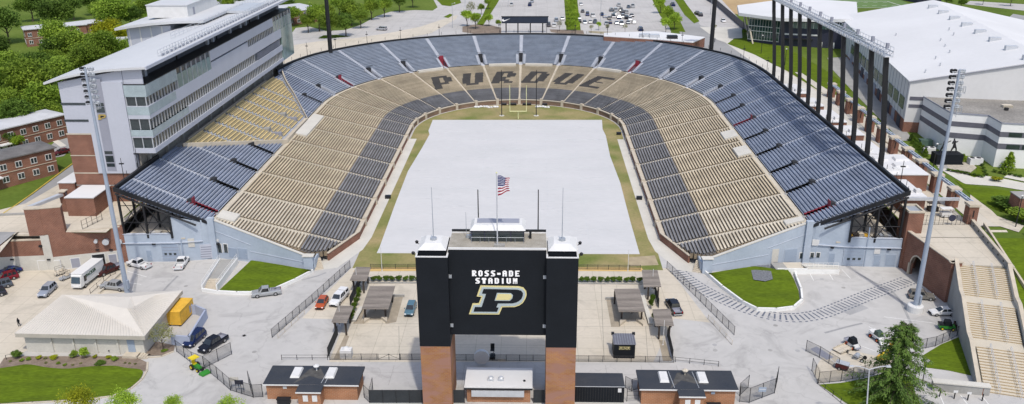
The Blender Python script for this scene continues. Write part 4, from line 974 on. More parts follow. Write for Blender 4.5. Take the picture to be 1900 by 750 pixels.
def block_word(word, cx0, cx1, cy0, cy1):
    x0, x1, z1, z0 = sbx(cx0), sbx(cx1), sbz(cy0), sbz(cy1); cols_ = sum(len(BF[c].split()[0]) for c in word)+2.3*(len(word)-1); cw = (x1-x0)/cols_; rh = (z1-z0)/7; x = x0
    for c in word:
        rows_ = BF[c].split(); mb = MB()
        for r, row in enumerate(rows_):
            a = 0
            while a < len(row):
                if row[a] == '1':
                    b = a
                    while b < len(row) and row[b] == '1': b += 1
                    mb.box(x+a*cw, x+b*cw, -57.46, -57.3, z1-(r+1)*rh, z1-r*rh); a = b
                else: a += 1
        mb.build('sign_letter', WLET, sb); x += (len(rows_[0])+2.3)*cw
block_word('ROSS-ADE', 293, 510, 131, 156); block_word('STADIUM', 308, 500, 166, 190)
# booth on the roof
bz0 = BT-.12
x0, x1 = onY(875, 430, -54.6).x, onY(972, 430, -54.6).x; zt_ = onY(925, 427, -54.6).z
bo = mb = MB(); mb.box(x0, x1, -54.6, BK+.2, bz0, zt_); bo = mb.build('rooftop_booth', GLASS, sb)
for i in range(5):
    mb = MB(); x = x0+(x1-x0)*i/4; mb.box(x-.07, x+.07, -54.68, -54.6, bz0, zt_); mb.build('mullion', NAVY, bo)
mb = MB(); mb.hexa([(x0-.25, -54.9, zt_), (x1+.25, -54.9, zt_), (x1+.25, BK+.5, zt_), (x0-.25, BK+.5, zt_), (x0+.3, -54.0, zt_+.55), (x1-.3, -54.0, zt_+.55), (x1-.3, BK, zt_+.55), (x0+.3, BK, zt_+.55)]); mb.build('booth_roof', WHITE, sb)
mb = MB(); mb.box(x0+.7, x1-.7, -53.2, BK-.3, zt_+.55, zt_+.61); mb.build('roof_panel', PANELD, sb)
mb = MB()
for z in (.9,): mb.tube((x0, -55.2, bz0+z), (x1, -55.2, bz0+z), .025, n=4)
for i in range(7): x = x0+(x1-x0)*i/6; mb.tube((x, -55.2, bz0), (x, -55.2, bz0+1.0), .025, n=4)
mb.build('walkway_rail', GALV, sb)
for x, w_, h_ in ((-3.9, .9, .5), (5.2, .35, 1.3), (2.9, .6, .35), (3.9, .35, .7)):
    mb = MB(); mb.box(x-w_/2, x+w_/2, -53.5, -53.0, bz0, bz0+h_); mb.build('roof_box', BLACK if h_ > 1 else GALV, sb)
mb = MB(); mb.tube((-4.4, -53.4, bz0), (-4.4, -53.4, bz0+4.2), .05, .03, 5); mb.build('aerial', GALV, sb)
# flagpole and flag
fz = onY(923, 322, -56.3).z
fp = thing('flagpole', 'tall silver flagpole standing on the scoreboard roof', 'flagpole', (onY(923, 455, -56.3).x, -56.3, bz0))
mb = MB(); mb.tube((0, 0, 0), (0, 0, fz-bz0), .11, .06, 8); mb.build('pole', ALU, fp, local=True)
mb = MB(); mb.lathe((0, 0, fz-bz0), [(.05, 0), (.14, .08), (.14, .16), (.04, .24)], 8); mb.build('finial', YP, fp, local=True)
mb = MB(); mb.box(-.5, 1.1, -.4, .3, 0, .35); mb.build('base', CONM, fp, local=True)
fx = fp.location.x+.15; ztop = onY(930, 326, -56.3).z; zlow = onY(930, 364, -56.3).z
FR = mat('flag_red', (.30, .015, .035), .7, var=.03); FWH = mat('flag_white', (.78, .76, .78), .7, var=.03); FB = mat('flag_blue', (.015, .03, .15), .7, var=.05)
NU_, NV = 26, 26; fl = MB(); HH = 2.05
def fpt(i, j):
    u = i/NU_; v = j/NV; L_ = 1.75                       # droops as it blows to the right
    x = fx+u*L_*(1-.10*math.sin(v*3)); z = ztop-v*HH-u*u*.3-(1-u)*0-.9*u*(v)*.0
    z -= (1-v)*.12*u; zdr = (1-u)*v*1.05; z = z-zdr+.12*math.sin(u*7+v*2)*u
    y = -56.3+.16*math.sin(u*9+v*2.5); return (x, y, z)
for i in range(NU_):
    for j in range(NV):
        st = int(j*13/NV); u = i/NU_; m_ = 0 if st % 2 == 0 else 1
        if st < 7 and u < .62: m_ = 2
        fl.face([fpt(i, j+1), fpt(i+1, j+1), fpt(i+1, j), fpt(i, j)], m_)
flg = fl.build('flag', [FR, FWH, FB]); tag(flg, 'red white and blue striped flag with star field flying from the flagpole', 'flag')
st_ = MB()
for r_ in range(6):
    for c_ in range(6):
        i = 1.3+c_*2.5+(r_ % 2)*1.1; j = 1.2+r_*2.1
        if i > 15.2: continue
        p = Vector(fpt(i, j)); n_ = 5; pts_ = []
        for k in range(10):
            rr2 = .085 if k % 2 == 0 else .035; an = math.pi/2+k*math.pi/5; pts_.append((p.x+rr2*math.cos(an), p.y-.03, p.z+rr2*math.sin(an)))
        st_.face(pts_)
st_.build('stars', FWH, flg)
# ================================================================== pavilion (press box)
pv = thing('pavilion', 'long grey panelled press box pavilion with glass bands and white curved roof', 'building', (-90, 60, 0))
Y0, Y1 = 9.4, 125.0
mb = MB(); mb.box(-99.0, -87.9, Y0, Y1, 6, 24.6); mb.box(-87.9, -84.4, Y0+.01, Y1, 6, 15.4); mb.build('brick_base', BRICK, pv)
mb = MB(); mb.box(-98.7, -84.2, Y0+.05, Y1-.2, 24.6, 36.0); mb.box(-87.9, -84.25, Y0+.04, Y1-.2, 15.4, 24.6)
mb.prism([(-98.7, Y0+.05), (-84.2, Y0+.05), (-84.2, Y1-.2), (-98.7, Y1-.2)], 36.0, [36.2, 38.9, 38.9, 36.2]); mb.build('grey_wall', PANEL, pv)
mb = MB(); mb.box(-93.2, -84.3, Y0-.35, Y0+.04, 15.4, 36.4); mb.build('front_panel', PANEL, pv)
for (x0, y0, x1, y1, nm, mm, ff) in ((-91.0, 0, -88.9, 0, 'slate_strip', PANELD, (16.0, 37.2)),):
    mb = MB(); mb.box(x0, x1, Y0-.42, Y0-.35, ff[0], ff[1]); mb.build(nm, mm, pv)
for za, zb in ((24.4, 24.7), (19.4, 19.6), (15.2, 15.45), (12.3, 12.5)):
    mb = MB(); mb.box(-99.1, -93.2 if za > 16 else -84.35, Y0-.06, Y0+.01, za, zb); mb.build('stone_band', LIMES if za > 13 else CONM, pv)
for za, zb in ((31.2, 31.7), (27.4, 27.9)):
    mb = MB(); mb.box(-98.9, -93.3, Y0-.05, Y0+.05, za, zb); mb.build('dark_window_band', GLASS, pv)
for za, zb in ((18.6, 19.4), (19.7, 21.2), (21.6, 22.3), (29.6, 30.9), (31.05, 31.8)):
    mb = MB(); mb.box(-90.9, -89.1, Y0-.47, Y0-.43, za-1.6 if za < 25 else za, zb-1.6 if za < 25 else zb); mb.build('window', GLASS, pv)
# small letter P on the slate strip
mb = MB(); lx, lz_ = -90.0, 28.6
P5 = [(-1.0, -.6), (-.65, .1), (-.85, .1), (-.6, .62), (.75, .62), (1.0, .35), (.8, -.1), (.45, -.25), (-.1, -.25), (-.2, -.6)]
mb.prism([(a, b) for a, b in P5], -.06, .0); 
me_v = [(lx+a, Y0-.5+c, lz_+b) for a, b, c in mb.v]; mb.v = me_v; mb.build('emblem_letter', mat('emblem_gold', (.45, .33, .10), .5), pv)
mb = MB(); mb.prism([(a*.45+.1, b*.35+.1) for a, b in P5], -.1, -.05); mb.v = [(lx+a, Y0-.5+c, lz_+b) for a, b, c in mb.v]; mb.build('emblem_counter', BLACK, pv)
# the projecting glazed bay facing the field
XF = -79.3; XB = -84.2; lev = [20.2, 21.3, 23.8, 25.6, 28.1, 31.0, 33.1, 35.7]
def bay(z0, z1, m, name, inset=0.0, y0=Y0-.3, y1=Y1):
    mb = MB(); mb.box(XB, XF-inset, y0+inset, y1-inset, z0, z1); return mb.build(name, m, pv)
bay(lev[0], lev[1], PANEL, 'spandrel'); bay(lev[1], lev[2], GLASS, 'window_band', .35); bay(lev[2], lev[3], PANEL, 'spandrel')
bay(lev[3], lev[4], GLASS, 'window_band', .35); bay(lev[4], lev[5], PANEL, 'spandrel')
bay(lev[5], lev[6], GLASS, 'window_band', .35); 
# upper fascia: pale glass near the corner, tall green glass bays, solid fascia
for y0, y1, m_, nm in ((Y0-.3, 26, GLASSB, 'glass_parapet'), (48, 104, PANEL, 'fascia')):
    mb = MB(); mb.box(XB, XF, y0, y1, lev[6], lev[7]); mb.build(nm, m_, pv)
mb = MB(); mb.box(XB, XF, 48, 78, lev[5], lev[6]-.5); mb.build('fascia', PANEL, pv)
for y0, y1 in ((26, 48), (104, Y1)):
    mb = MB(); mb.box(XB, XF-.1, y0, y1, 31.0, 34.3); gb = mb.build('glass_bay', GLASSG, pv)
    mb = MB(); mb.box(XB, XF-.3, y0, y1, 34.3, 35.7); mb.build('window_band', GLASS, gb)
    n = int((y1-y0)/3.1)
    for i in range(n+1):
        y = y0+(y1-y0)*i/n; mb = MB(); mb.box(XF-.3, XF+.02, y-.06, y+.06, 31, 35.7); mb.build('mullion', ALU, gb)
mb = MB(); mb.box(XB, XF+.03, Y0-.33, 24, 29.0, 30.9); mb.box(XB, XF+.03, Y0-.33, 30, 24.1, 25.6); mb.build('glass_cladding', GLASSB, pv)
mb = MB(); mb.box(XF-.6, XF+.06, 112, Y1+.05, 20.4, 31); mb.build('end_glass', GLASSG, pv)
BLIND = mat('window_blind', (.27, .25, .20), .8, var=.15, scale=3)
for (za, zb, ya, yb) in ((lev[1], lev[2], Y0+.4, 112), (lev[3], lev[4], Y0+.4, 84), (lev[5], lev[6], Y0+.4, 26), (lev[5], lev[6], 78, 104)):
    n = int((yb-ya)/1.55)
    for i in range(n):
        y = ya+(yb-ya)*(i+.5)/n
        mb = MB(); mb.box(XF-.36, XF-.12, y-.06, y+.06, za, zb); mb.build('mullion', ALU, pv)
    mb = MB()
    for i in range(n):
        y = ya+(yb-ya)*(i)/n; hgt = (zb-za)*rnd.choice([.25, .4, .55, .8]); mb.box(XF-.38, XF-.31, y+.25, y+1.0, zb-hgt, zb)
    tag(mb.build('window_blinds', BLIND, pv), kind='stuff')
for (za, zb) in ((lev[1], lev[2]), (lev[3], lev[4]), (lev[5], lev[6])):
    for i in range(3):
        x = XB+.1+(XF-XB-.5)*i/2; mb = MB(); mb.box(x-.08, x+.08, Y0-.2, Y0+.1, za, zb); mb.build('mullion', ALU, pv)
mb = MB()                                                # opened louvre section
for i in range(7): mb.box(XF-.5, XF-.1, 86, 110, 25.9+i*.27, 26.0+i*.27)
mb.build('louvre_panel', PANELD, pv)
# recessed top terrace under the roof
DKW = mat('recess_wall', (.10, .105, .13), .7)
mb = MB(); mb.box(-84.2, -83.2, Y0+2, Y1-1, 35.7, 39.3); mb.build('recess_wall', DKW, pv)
mb = MB(); mb.box(-84.1, XF-.05, Y0-.25, Y1-.05, 35.7, 35.9); mb.build('terrace_edge', BLACK, pv)
mb = MB(); mb.box(-84.1, -79.8, Y0+.1, Y0+.4, 35.9, 39.2); mb.build('grey_wall', PANEL, pv)
for y in (17, 56, 60, 74, 83, 88, 100, 122):
    mb = MB(); mb.box(-83.2, -82.6, y, y+1.1, 35.9, 39.1); mb.build('pier', PANEL, pv)
mb = MB()
for y in (15.5, 36, 64, 93): mb.box(-83.18, -82.95, y, y+.5, 35.9, 39.2)
mb.build('dark_screen', BLACK, pv)
# roof: shallow arch rising towards the field
mb = MB(); prof = [(-101.2, 36.5), (-97, 37.7), (-92, 38.7), (-87, 39.35), (-82, 39.75), (-78.3, 39.9)]
ya, yb = 8.2, 127.5
for (xa, za), (xb, zb) in zip(prof, prof[1:]):
    mb.hexa([(xa, ya, za-.5), (xb, ya, zb-.5), (xb, yb, zb-.5), (xa, yb, za-.5), (xa, ya, za), (xb, ya, zb), (xb, yb, zb), (xa, yb, za)])
rf = mb.build('curved_roof', ROOFS, pv)
mb = MB(); mb.box(-78.3, -77.95, ya, yb, 39.3, 40.0); mb.build('gutter', PANEL, rf)
mb = MB(); y = 20
for i in range(62):
    y = 20+i*1.7; mb.tube((-80.3, y, 39.8), (-80.3, y, 41.3), .05, n=4); mb.tube((-79.5, y, 39.8), (-79.5, y, 40.9), .05, n=4); mb.tube((-80.3, y, 41.2), (-79.5, y, 40.3), .04, n=4)
for z, x in ((40.5, -80.3), (41.3, -80.3), (40.9, -79.5), (40.3, -79.5)): mb.tube((x, 20, z), (x, 124, z), .05, n=4)
mb.build('roof_railing', ALU, rf)
mb = MB()
for i in range(44): mb.box(-79.9, -79.5, 21+i*2.4, 21.7+i*2.4, 39.85, 40.4)
mb.build('flood_lamps', PANELD, rf)
mb = MB()
for i in range(30): mb.tube((-88, 46+i*2.7, 39.2), (-88, 46+i*2.7, 40.8), .05, n=4)
for z in (40.0, 40.8): mb.tube((-88, 46, z), (-88, 124, z), .05, n=4)
mb.box(-88.6, -80.6, 88, 106, 39.6, 40.3); mb.build('roof_walkway', ALU, rf)
# rear stair tower
q0 = g(262, 75, 36)
mb = MB(); mb.box(-111.5, -98.7, 71, 99, 8, 38.6); mb.build('rear_tower', PANEL, pv)
for k in range(4): mb = MB(); mb.box(-111+k*3.2, -110.6+k*3.2, 70.9, 71, 10, 38.4); mb.build('panel_joint', WHITE, pv)
mb = MB(); prof = [(-114.0, 38.2), (-109, 39.0), (-103, 39.7), (-96, 40.2), (-88, 40.4)]
for (xa, za), (xb, zb) in zip(prof, prof[1:]):
    mb.hexa([(xa, 69, za-.7), (xb, 69, zb-.7), (xb, 103, zb-.7), (xa, 103, za-.7), (xa, 69, za), (xb, 69, zb), (xb, 103, zb), (xa, 103, za)])
mb.build('tower_roof', ROOFS, pv)
mb = MB(); mb.box(-107.5, -95.5, 77, 101, 39.9, 43.4); ph = mb.build('plant_room', WHITE, pv)
mb = MB(); mb.box(-107.7, -95.3, 76.8, 101.2, 43.4, 43.6); mb.build('plant_roof', ROOFS, ph)
mb = MB(); mb.box(-95.5, -95.4, 81, 82.2, 40.2, 42.4); mb.build('door', PANELD, ph)
# shaded soffit columns under the bay
for i in range(12):
    y = 14+i*9.6; mb = MB(); mb.box(-83.6, -82.9, y-.3, y+.3, 15.9, 20.2); mb.build('column', CONM, pv)
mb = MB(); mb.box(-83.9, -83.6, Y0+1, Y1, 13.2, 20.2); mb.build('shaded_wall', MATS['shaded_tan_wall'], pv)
# ================================================================== floodlight masts
def lamp_cluster(mb_l, mb_f, x, y, z, ux, rows, cols=2):
    pass
def corner_mast(px, py, ptop, label, base):
    c = g(px, py); lo, hi = 20, 70
    for _ in range(40):
        mid = (lo+hi)/2; v = Vector((c.x, c.y, mid))-CAM; yy = 375-FPX*v.dot(UP)/v.dot(FW)
        if yy > ptop: lo = mid
        else: hi = mid
    H = lo; t = thing('floodlight_mast', label, 'floodlight', (c.x, c.y, 0), 0, 'corner floodlight masts')
    if base: mb = MB(); mb.lathe((0, 0, 0), [(1.45, 0), (1.45, 1.25), (1.3, 1.35)], 20); mb.build('concrete_base', WHITE, t, local=True)
    mb = MB(); mb.tube((0, 0, 0), (0, 0, H*.5), .50, .37, 14); mb.tube((0, 0, H*.5), (0, 0, H), .37, .2, 14); mb.build('pole', POLEM, t, local=True)
    mb = MB(); mb.box(.4, .75, -.5, .1, 1.6, 3.4); mb.build('control_box', POLEM, t, local=True)
    for k in range(7):
        z = H-.4-k*1.05; mb = MB(); mb.tube((-1.1, .2, z), (1.1, .2, z), .08, n=5); a = mb.build('cross_arm', GALV, t, local=True)
        for s_ in (-1, 1):
            for q in (.45, 1.0):
                mb = MB(); an = s_*.9; mb.lathe((s_*q, .55, z-.25), [(.12, 0), (.34, .15), (.36, .55), (.18, .7)], 8); mb.build('lamp', GALV if s_ > 0 else BLACK, a, local=True)
    mb = MB()
    for k in range(9): mb.tube((.45, -.15, H-8+k), (.75, -.15, H-8+k), .03, n=4)
    mb.tube((.75, -.15, H-8.3), (.75, -.15, H), .04, n=4)
    for z in (H-7.5, H-4.0):
        for k in range(8):
            a0 = k*math.pi/4; a1 = a0+math.pi/4; mb.tube((1.0+.6*math.cos(a0), .6*math.sin(a0), z), (1.0+.6*math.cos(a1), .6*math.sin(a1), z), .04, n=4); mb.tube((1.0+.6*math.cos(a0), .6*math.sin(a0), z), (1.0+.6*math.cos(a0), .6*math.sin(a0), z+1.1), .03, n=4); mb.tube((1.0+.6*math.cos(a0), .6*math.sin(a0), z+1.1), (1.0+.6*math.cos(a1), .6*math.sin(a1), z+1.1), .04, n=4)
    mb.build('service_basket', GALV, t, local=True)
corner_mast(237, 548, 126, 'tall blue grey floodlight mast behind the tan roofed building', False)
corner_mast(1697, 577, 130, 'tall blue grey floodlight mast on a round white base', True)
for s_, X, Y, lab in ((1, 71.9, 149.2, 'black floodlight mast behind the rim at the far right'), (-1, -71.3, 145.2, 'black floodlight mast behind the rim at the far left')):
    t = thing('floodlight_mast', lab, 'floodlight', (X, Y, hY(Y)), 0, 'black rim floodlight masts'); z0 = hY(Y)
    mb = MB(); mb.tube((0, 0, 0), (0, 0, 33), .85, .7, 12); mb.build('pole', BLACK, t, local=True)
    for k in range(4):
        mb = MB(); mb.box(-3.2, 3.2, -.5, .1, 28.5+k*1.5, 28.75+k*1.5); a = mb.build('cross_arm', ALU, t, local=True)
        for q in range(6): mb = MB(); mb.box(-3+q*1.15, -2.3+q*1.15, -1.0, -.5, 28.2+k*1.5, 28.95+k*1.5); mb.build('lamp', ALU, a, local=True)
lb = thing('floodlight_gantry', 'long silver lighting truss carried on eleven black curved columns above the east rim', 'floodlight gantry', (84, 60, 8))
ys = [106.9, 96.8, 87.6, 78.5, 69.6, 60.2, 51.0, 41.5, 32.3, 22.9, 14.4]
for y in ys:
    mb = MB(); cp = [(84.6, 8), (84.4, 14), (84.1, 20), (83.5, 26), (82.8, 32), (82.2, 37), (81.8, 41.0)]
    for (xa, za), (xb, zb) in zip(cp, cp[1:]):
        w0 = .47; mb.hexa([(xa-w0, y-.42, za), (xa+w0, y-.42, za), (xa+w0, y+.42, za), (xa-w0, y+.42, za), (xb-w0, y-.42, zb), (xb+w0, y-.42, zb), (xb+w0, y+.42, zb), (xb-w0, y+.42, zb)])
    mb.build('column', BLACK, lb)
mb = MB(); ya, yb = 12.8, 122.0; n = 60
for x, z in ((80.9, 41.2), (82.5, 41.2), (80.9, 42.3), (82.5, 42.3)): mb.tube((x, ya, z), (x, yb, z), .13, n=5)
for i in range(n):
    a = ya+(yb-ya)*i/n; b = ya+(yb-ya)*(i+1)/n
    mb.tube((80.9, a, 41.2), (80.9, b, 42.3), .07, n=4); mb.tube((82.5, a, 42.3), (82.5, b, 41.2), .07, n=4); mb.tube((80.9, a, 42.3), (82.5, b, 42.3), .06, n=4); mb.tube((80.9, a, 41.2), (82.5, a, 41.2), .06, n=4); mb.tube((82.5, a, 41.2), (82.5, a, 43.2), .05, n=4)
mb.tube((82.5, ya, 43.2), (82.5, yb, 43.2), .05, n=4); mb.box(80.9, 82.5, ya, yb, 41.25, 41.3)
mb.build('truss', ALU, lb)
for i in range(45):
    y = 14+i*2.4; mb = MB(); mb.box(80.4, 80.75, y-.28, y+.28, 41.4, 41.95); mb.build('flood_lamp', ALU, lb)
for y in ys: mb = MB(); mb.box(81.4, 82.0, y-.3, y+.3, 42.8, 43.9); mb.build('service_post', PANELD, lb)
# ================================================================== west brick service buildings
wb = thing('service_building', 'long brick and cream concrete service building behind the west car park', 'building', (-97, -7, 0))
K1, K2, K3 = Vector((-130, -13.5)), Vector((-96.4, -9.3)), Vector((-83.0, -5.3))
def hitw(A, B_, x, y):
    A = Vector(A); B_ = Vector(B_); u = (B_-A).normalized(); n = Vector((u.y, -u.x)); d = ray(x, y); t = ((A.x-CAM.x)*n.x+(A.y-CAM.y)*n.y)/(d.x*n.x+d.y*n.y); q = CAM+d*t; return (Vector((q.x, q.y))-A).dot(u), q.z
def facade(name, A, B_, u0, u1, z0, z1, m, out=0.0, th=.5, parent=wb):
    A = Vector(A); B_ = Vector(B_); u = (B_-A).normalized(); n = Vector((u.y, -u.x)); n = n if n.y < 0 else -n; c = A+u*((u0+u1)/2)+n*(out-th/2); mb = MB(); mb.obox((c.x, c.y), (u.x, u.y), u1-u0, th, z0, z1); return mb.build(name, m, parent)
LA = (K2-K1).length; LB = (K3-K2).length
facade('cream_base', K1, K2, 0, LA, 0, 3.4, CREAMC, .05, 6); facade('brick_wall', K1, K2, 0, LA-1.6, 3.4, 6.9, BRICK, 0, .5)
facade('flat_roof', K1, K2, 0, LA-1.6, 5.9, 6.3, CONT, -.5, 16); facade('retaining_wall', K1, K2, 0, LA-1.6, 5.9, 8.6, CONM, -12, .5); facade('roof_coping', K1, K2, 0, LA-1.6, 6.9, 7.08, LIMES, .06, .7)
facade('cream_pier', K1, K2, LA-1.6, LA+.1, 0, 8.0, CREAMC, .1, 3)
facade('cream_base', K2, K3, 0, LB, 0, 2.9, CREAMC, .05, .6); facade('brick_wall', K2, K3, 0, LB, 2.9, 8.1, BRICK, 0, .5); facade('parapet_cap', K2, K3, 4.5, LB, 8.1, 8.25, LIMES, .08, .8)
facade('brick_tower', K2, K3, -1.0, 3.4, 8.1, 13.9, BRICK, 0, 1.6); facade('tower_cap', K2, K3, -1.1, 3.5, 13.9, 14.1, LIMES, .1, 1.8)
facade('brick_pier', K1, K2, LA-3.6, LA-.6, 8.0, 13.9, BRICK, .15, 1.4); facade('tower_cap', K1, K2, LA-3.7, LA-.5, 13.9, 14.15, LIMES, .25, 1.6)
facade('brick_wall', K2, K3, LB-.6, LB+.6, 0, 8.2, BRICK, .25, 1.5)
for (x0, y0, x1, y1, A, B_, nm, mm) in ((133, 480, 149, 500, K2, K3, 'door', PANELD), (172, 473, 195, 490, K2, K3, 'dock_opening', BLACK), (203, 473, 217, 489, K2, K3, 'door', PANELD), (72, 484, 88, 501, K1, K2, 'door', CONL), (101, 484, 112, 499, K1, K2, 'door', CONL)):
    u0, _ = hitw(A, B_, x0, (y0+y1)/2); u1, _ = hitw(A, B_, x1, (y0+y1)/2); _, z1 = hitw(A, B_, x0, y0); z1 = max(z1, 1.9)
    fr = facade('door_frame', A, B_, u0-.15, u1+.15, 0, z1+.15, WHITE, .09, .2); dd = facade(nm, A, B_, u0, u1, 0, z1, mm, .14, .2)
for (x, y, A, B_) in ((181, 463, K2, K3), (206, 463, K2, K3), (23, 481, K1, K2), (91, 481, K1, K2)):
    u0, z_ = hitw(A, B_, x, y); facade('wall_lamp', A, B_, u0-.35, u0+.35, z_-.12, z_+.12, BLACK, .35, .3)
for (x, r_, y) in ((178.5, .35, 446), (197, .62, 447), (223, .45, 447)):
    u0, z_ = hitw(K2, K3, x, y); u = (K3-K2).normalized(); n = Vector((u.y, -u.x)); c = K2+u*u0; mb = MB(); mb.tube((c.x, c.y, z_), (c.x+n.x*.9, c.y+n.y*.9, z_), r_, r_*1.1, 14); mb.build('extract_vent', ALU, wb)
u0, z_ = hitw(K1, K2, 76, 456); facade('wall_lamp', K1, K2, u0-.3, u0+.3, z_-.2, z_+.2, BLACK, .5, .5)
c = g(187, 489); tag_ = thing('waste_bin', 'green waste compactor standing in the dock opening', 'bin', (c.x, c.y-1.2, 0))
mb = MB(); mb.hexa([(-.8, -.5, .1), (.8, -.5, .1), (.8, .5, .1), (-.8, .5, .1), (-1, -.7, 1.5), (1, -.7, 1.5), (1, .7, 1.5), (-1, .7, 1.5)]); mb.build('hopper', mat('bin_green', (.03, .16, .12), .6), tag_, local=True)
mb = MB(); mb.prism([(-1.05, -.75), (1.05, -.75), (1.05, .75), (-1.05, .75)], 1.5, 1.62); mb.build('lid', GALV, tag_, local=True)
mb = MB(); mb.prism([(-96.5, -9), (-83.5, -5.1), (-83.5, 9.3), (-104, 9.3), (-106, -9)], 7.6, 8.02); mb.build('terrace_slab', CONT, wb)
# blocks standing on the west terrace
def block(name, label, x0, x1, y0, y1, z0, z1, roofm, cat='building', parent=None, wallm=None, cap=.2, lm=None, group=None):
    t = thing(name, label, cat, ((x0+x1)/2, (y0+y1)/2, z0), 0, group)
    mb = MB(); mb.box(x0, x1, y0, y1, z0, z1); mb.build('wall', wallm or BRICK, t)
    mb = MB(); mb.box(x0-.15, x1+.15, y0-.15, y1+.15, z1, z1+cap); mb.build('roof', roofm, t); return t
block('brick_annex', 'square brick annex with white flat roof against the pavilion base', -97.3, -91.0, 1.0, 8.8, 8.0, 12.4, ROOFW)
block('brick_annex', 'low brick annex with white roof at the street corner of the pavilion', -103.0, -99.3, 9.0, 16.0, 8.0, 13.0, ROOFW)
gt = thing('gate_canopy', 'white canopy beam between the brick gate pillars', 'canopy', (-103, -1, 8))
mb = MB(); mb.obox((-100.8, -.5), (.35, 1), 9.5, 1.0, 12.0, 12.6); mb.build('beam', ALU, gt)
mb = MB(); mb.box(-99.9, -98.7, 3.3, 4.6, 8.0, 12.9); mb.build('pillar', BRICK, gt); mb = MB(); mb.box(-100.1, -98.5, 3.1, 4.8, 12.9, 13.1); mb.build('pillar_cap', LIMES, gt)
def fence(name, label, pts, h, cat='fence', post=2.4, z=None, m=BLACK, panel=True, group=None, pr=.05, rails=(.06, 1.0), pm=None, thick=.02):
    z = z or (lambda x, y: 0.0); A = pts[0]; t = thing(name, label, cat, (A[0], A[1], z(*A)), 0, group)
    for a, b in zip(pts, pts[1:]):
        a = Vector(a); b = Vector(b); L_ = (b-a).length
        if L_ < .2: continue
        n = max(1, round(L_/post)); u = (b-a)/L_
        for i in range(n+1):
            c = a+(b-a)*i/n; zz = z(c.x, c.y); mb = MB(); mb.tube((c.x, c.y, zz), (c.x, c.y, zz+h+.05), pr, n=6); mb.build('post', m, t)
        mb = MB()
        for fr in rails: mb.tube((a.x, a.y, z(*a)+h*fr), (b.x, b.y, z(*b)+h*fr), pr*.6, n=5)
        mb.build('rail', m, t)
        if panel:
            za, zb = z(*a), z(*b); nn = Vector((-u.y, u.x))*thick/2; mb = MB()
            mb.hexa([(a.x-nn.x, a.y-nn.y, za+.08), (b.x-nn.x, b.y-nn.y, zb+.08), (b.x+nn.x, b.y+nn.y, zb+.08), (a.x+nn.x, a.y+nn.y, za+.08), (a.x-nn.x, a.y-nn.y, za+h), (b.x-nn.x, b.y-nn.y, zb+h), (b.x+nn.x, b.y+nn.y, zb+h), (a.x+nn.x, a.y+nn.y, za+h)]); mb.build('mesh_panel', pm or LINK, t)
    return t
z8 = lambda x, y: 8.02
fence('steel_fence', 'black steel fence on the terrace beside the brick annex', [(-90.3, -6.6), (-88.8, -1.0)], 2.2, z=z8, panel=False, rails=(.1, .5, .95), post=1.6)
# ================================================================== east terrace, arch wall and great stair
ea = thing('east_terrace', 'brick terrace wall with round arch carrying the plaza beside the great stair', 'terrace', (85, -14, 0))
ZTc = 8.0; W0 = Vector((83.4, -5.7)); Wc = Vector((85.5, -21.2)); We = Vector((87.4, -21.2))
def wall_arch():
    u = (Wc-W0).normalized(); n = Vector((-u.y, u.x)); L_ = (Wc-W0).length; bm = MB(); au, ar, ah = 5.2, 2.2, 2.6
    seg = [(0, au-ar), (au+ar, L_)]
    th = .6; inn = Vector((1, 0)) if n.x > 0 else Vector((-1, 0)); n = n if n.x > 0 else -n
    def quad(ua, ub, za0, zb0, z1):
        P_ = []
        for (uu, o) in ((ua, 0), (ub, 0), (ub, th), (ua, th)): c = W0+u*uu+n*o; P_.append(c)
        bm.hexa([(P_[0].x, P_[0].y, za0), (P_[1].x, P_[1].y, zb0), (P_[2].x, P_[2].y, zb0), (P_[3].x, P_[3].y, za0)]+[(c.x, c.y, z1) for c in P_])
    for a, b in seg: quad(a, b, 0, 0, ZTc+.5)
    for i in range(12):
        t0 = math.pi-math.pi*i/12; t1 = math.pi-math.pi*(i+1)/12
        quad(au+ar*math.cos(t0), au+ar*math.cos(t1), ah+ar*math.sin(t0), ah+ar*math.sin(t1), ZTc+.5)
    bm.build('arch_wall', BRICK, ea)
    bm = MB()
    for i in range(12):
        t0 = math.pi-math.pi*i/12; t1 = math.pi-math.pi*(i+1)/12; P_ = []
        for tt, rr_ in ((t0, ar), (t1, ar), (t1, ar+.3), (t0, ar+.3)):
            c = W0+u*(au+rr_*math.cos(tt))-n*.05; P_.append((c.x, c.y, ah+rr_*math.sin(tt)))
        Q_ = [(x+n.x*.7, y+n.y*.7, z) for x, y, z in P_]; bm.hexa(P_+Q_)
    for sg in (-1, 1):
        c = W0+u*(au+sg*(ar+.15)); bm.obox((c.x, c.y), (u.x, u.y), .3, .72, 0, ah)
    bm.build('arch_surround', LIMES, ea)
    c = W0+u*au+n*6; bm = MB(); bm.obox((c.x, c.y), (u.x, u.y), 5.4, .3, 0, 5); bm.build('arch_tunnel_wall', CONM, ea)
    bm = MB()
    a = W0; b = Wc; c = (a+b)/2+n*.3; bm.obox((c.x, c.y), (u.x, u.y), L_+.6, .8, ZTc+.5, ZTc+.68); c = (Wc+We)/2; bm.obox((c.x, c.y+.2), (1, 0), 2.6, .8, ZTc+.5, ZTc+.68); bm.build('wall_coping', LIMES, ea)
wall_arch()
mb = MB(); mb.box(85.5, 87.5, -21.2, -20.6, 0, ZTc+.5); mb.build('end_brick_wall', BRICK, ea)
mb = MB(); mb.prism([(84.6, -5.6), (86.2, -21), (97.2, -21.6), (99.8, -5), (100.3, 1.6), (84.6, 1.6)], 7.5, ZTc); mb.build('terrace_slab', CONT, ea)
mb = MB(); mb.box(83.0, 86.2, -5.9, -1.6, 0, 12.6); mb.build('brick_tower', BRICK, ea)
mb = MB()
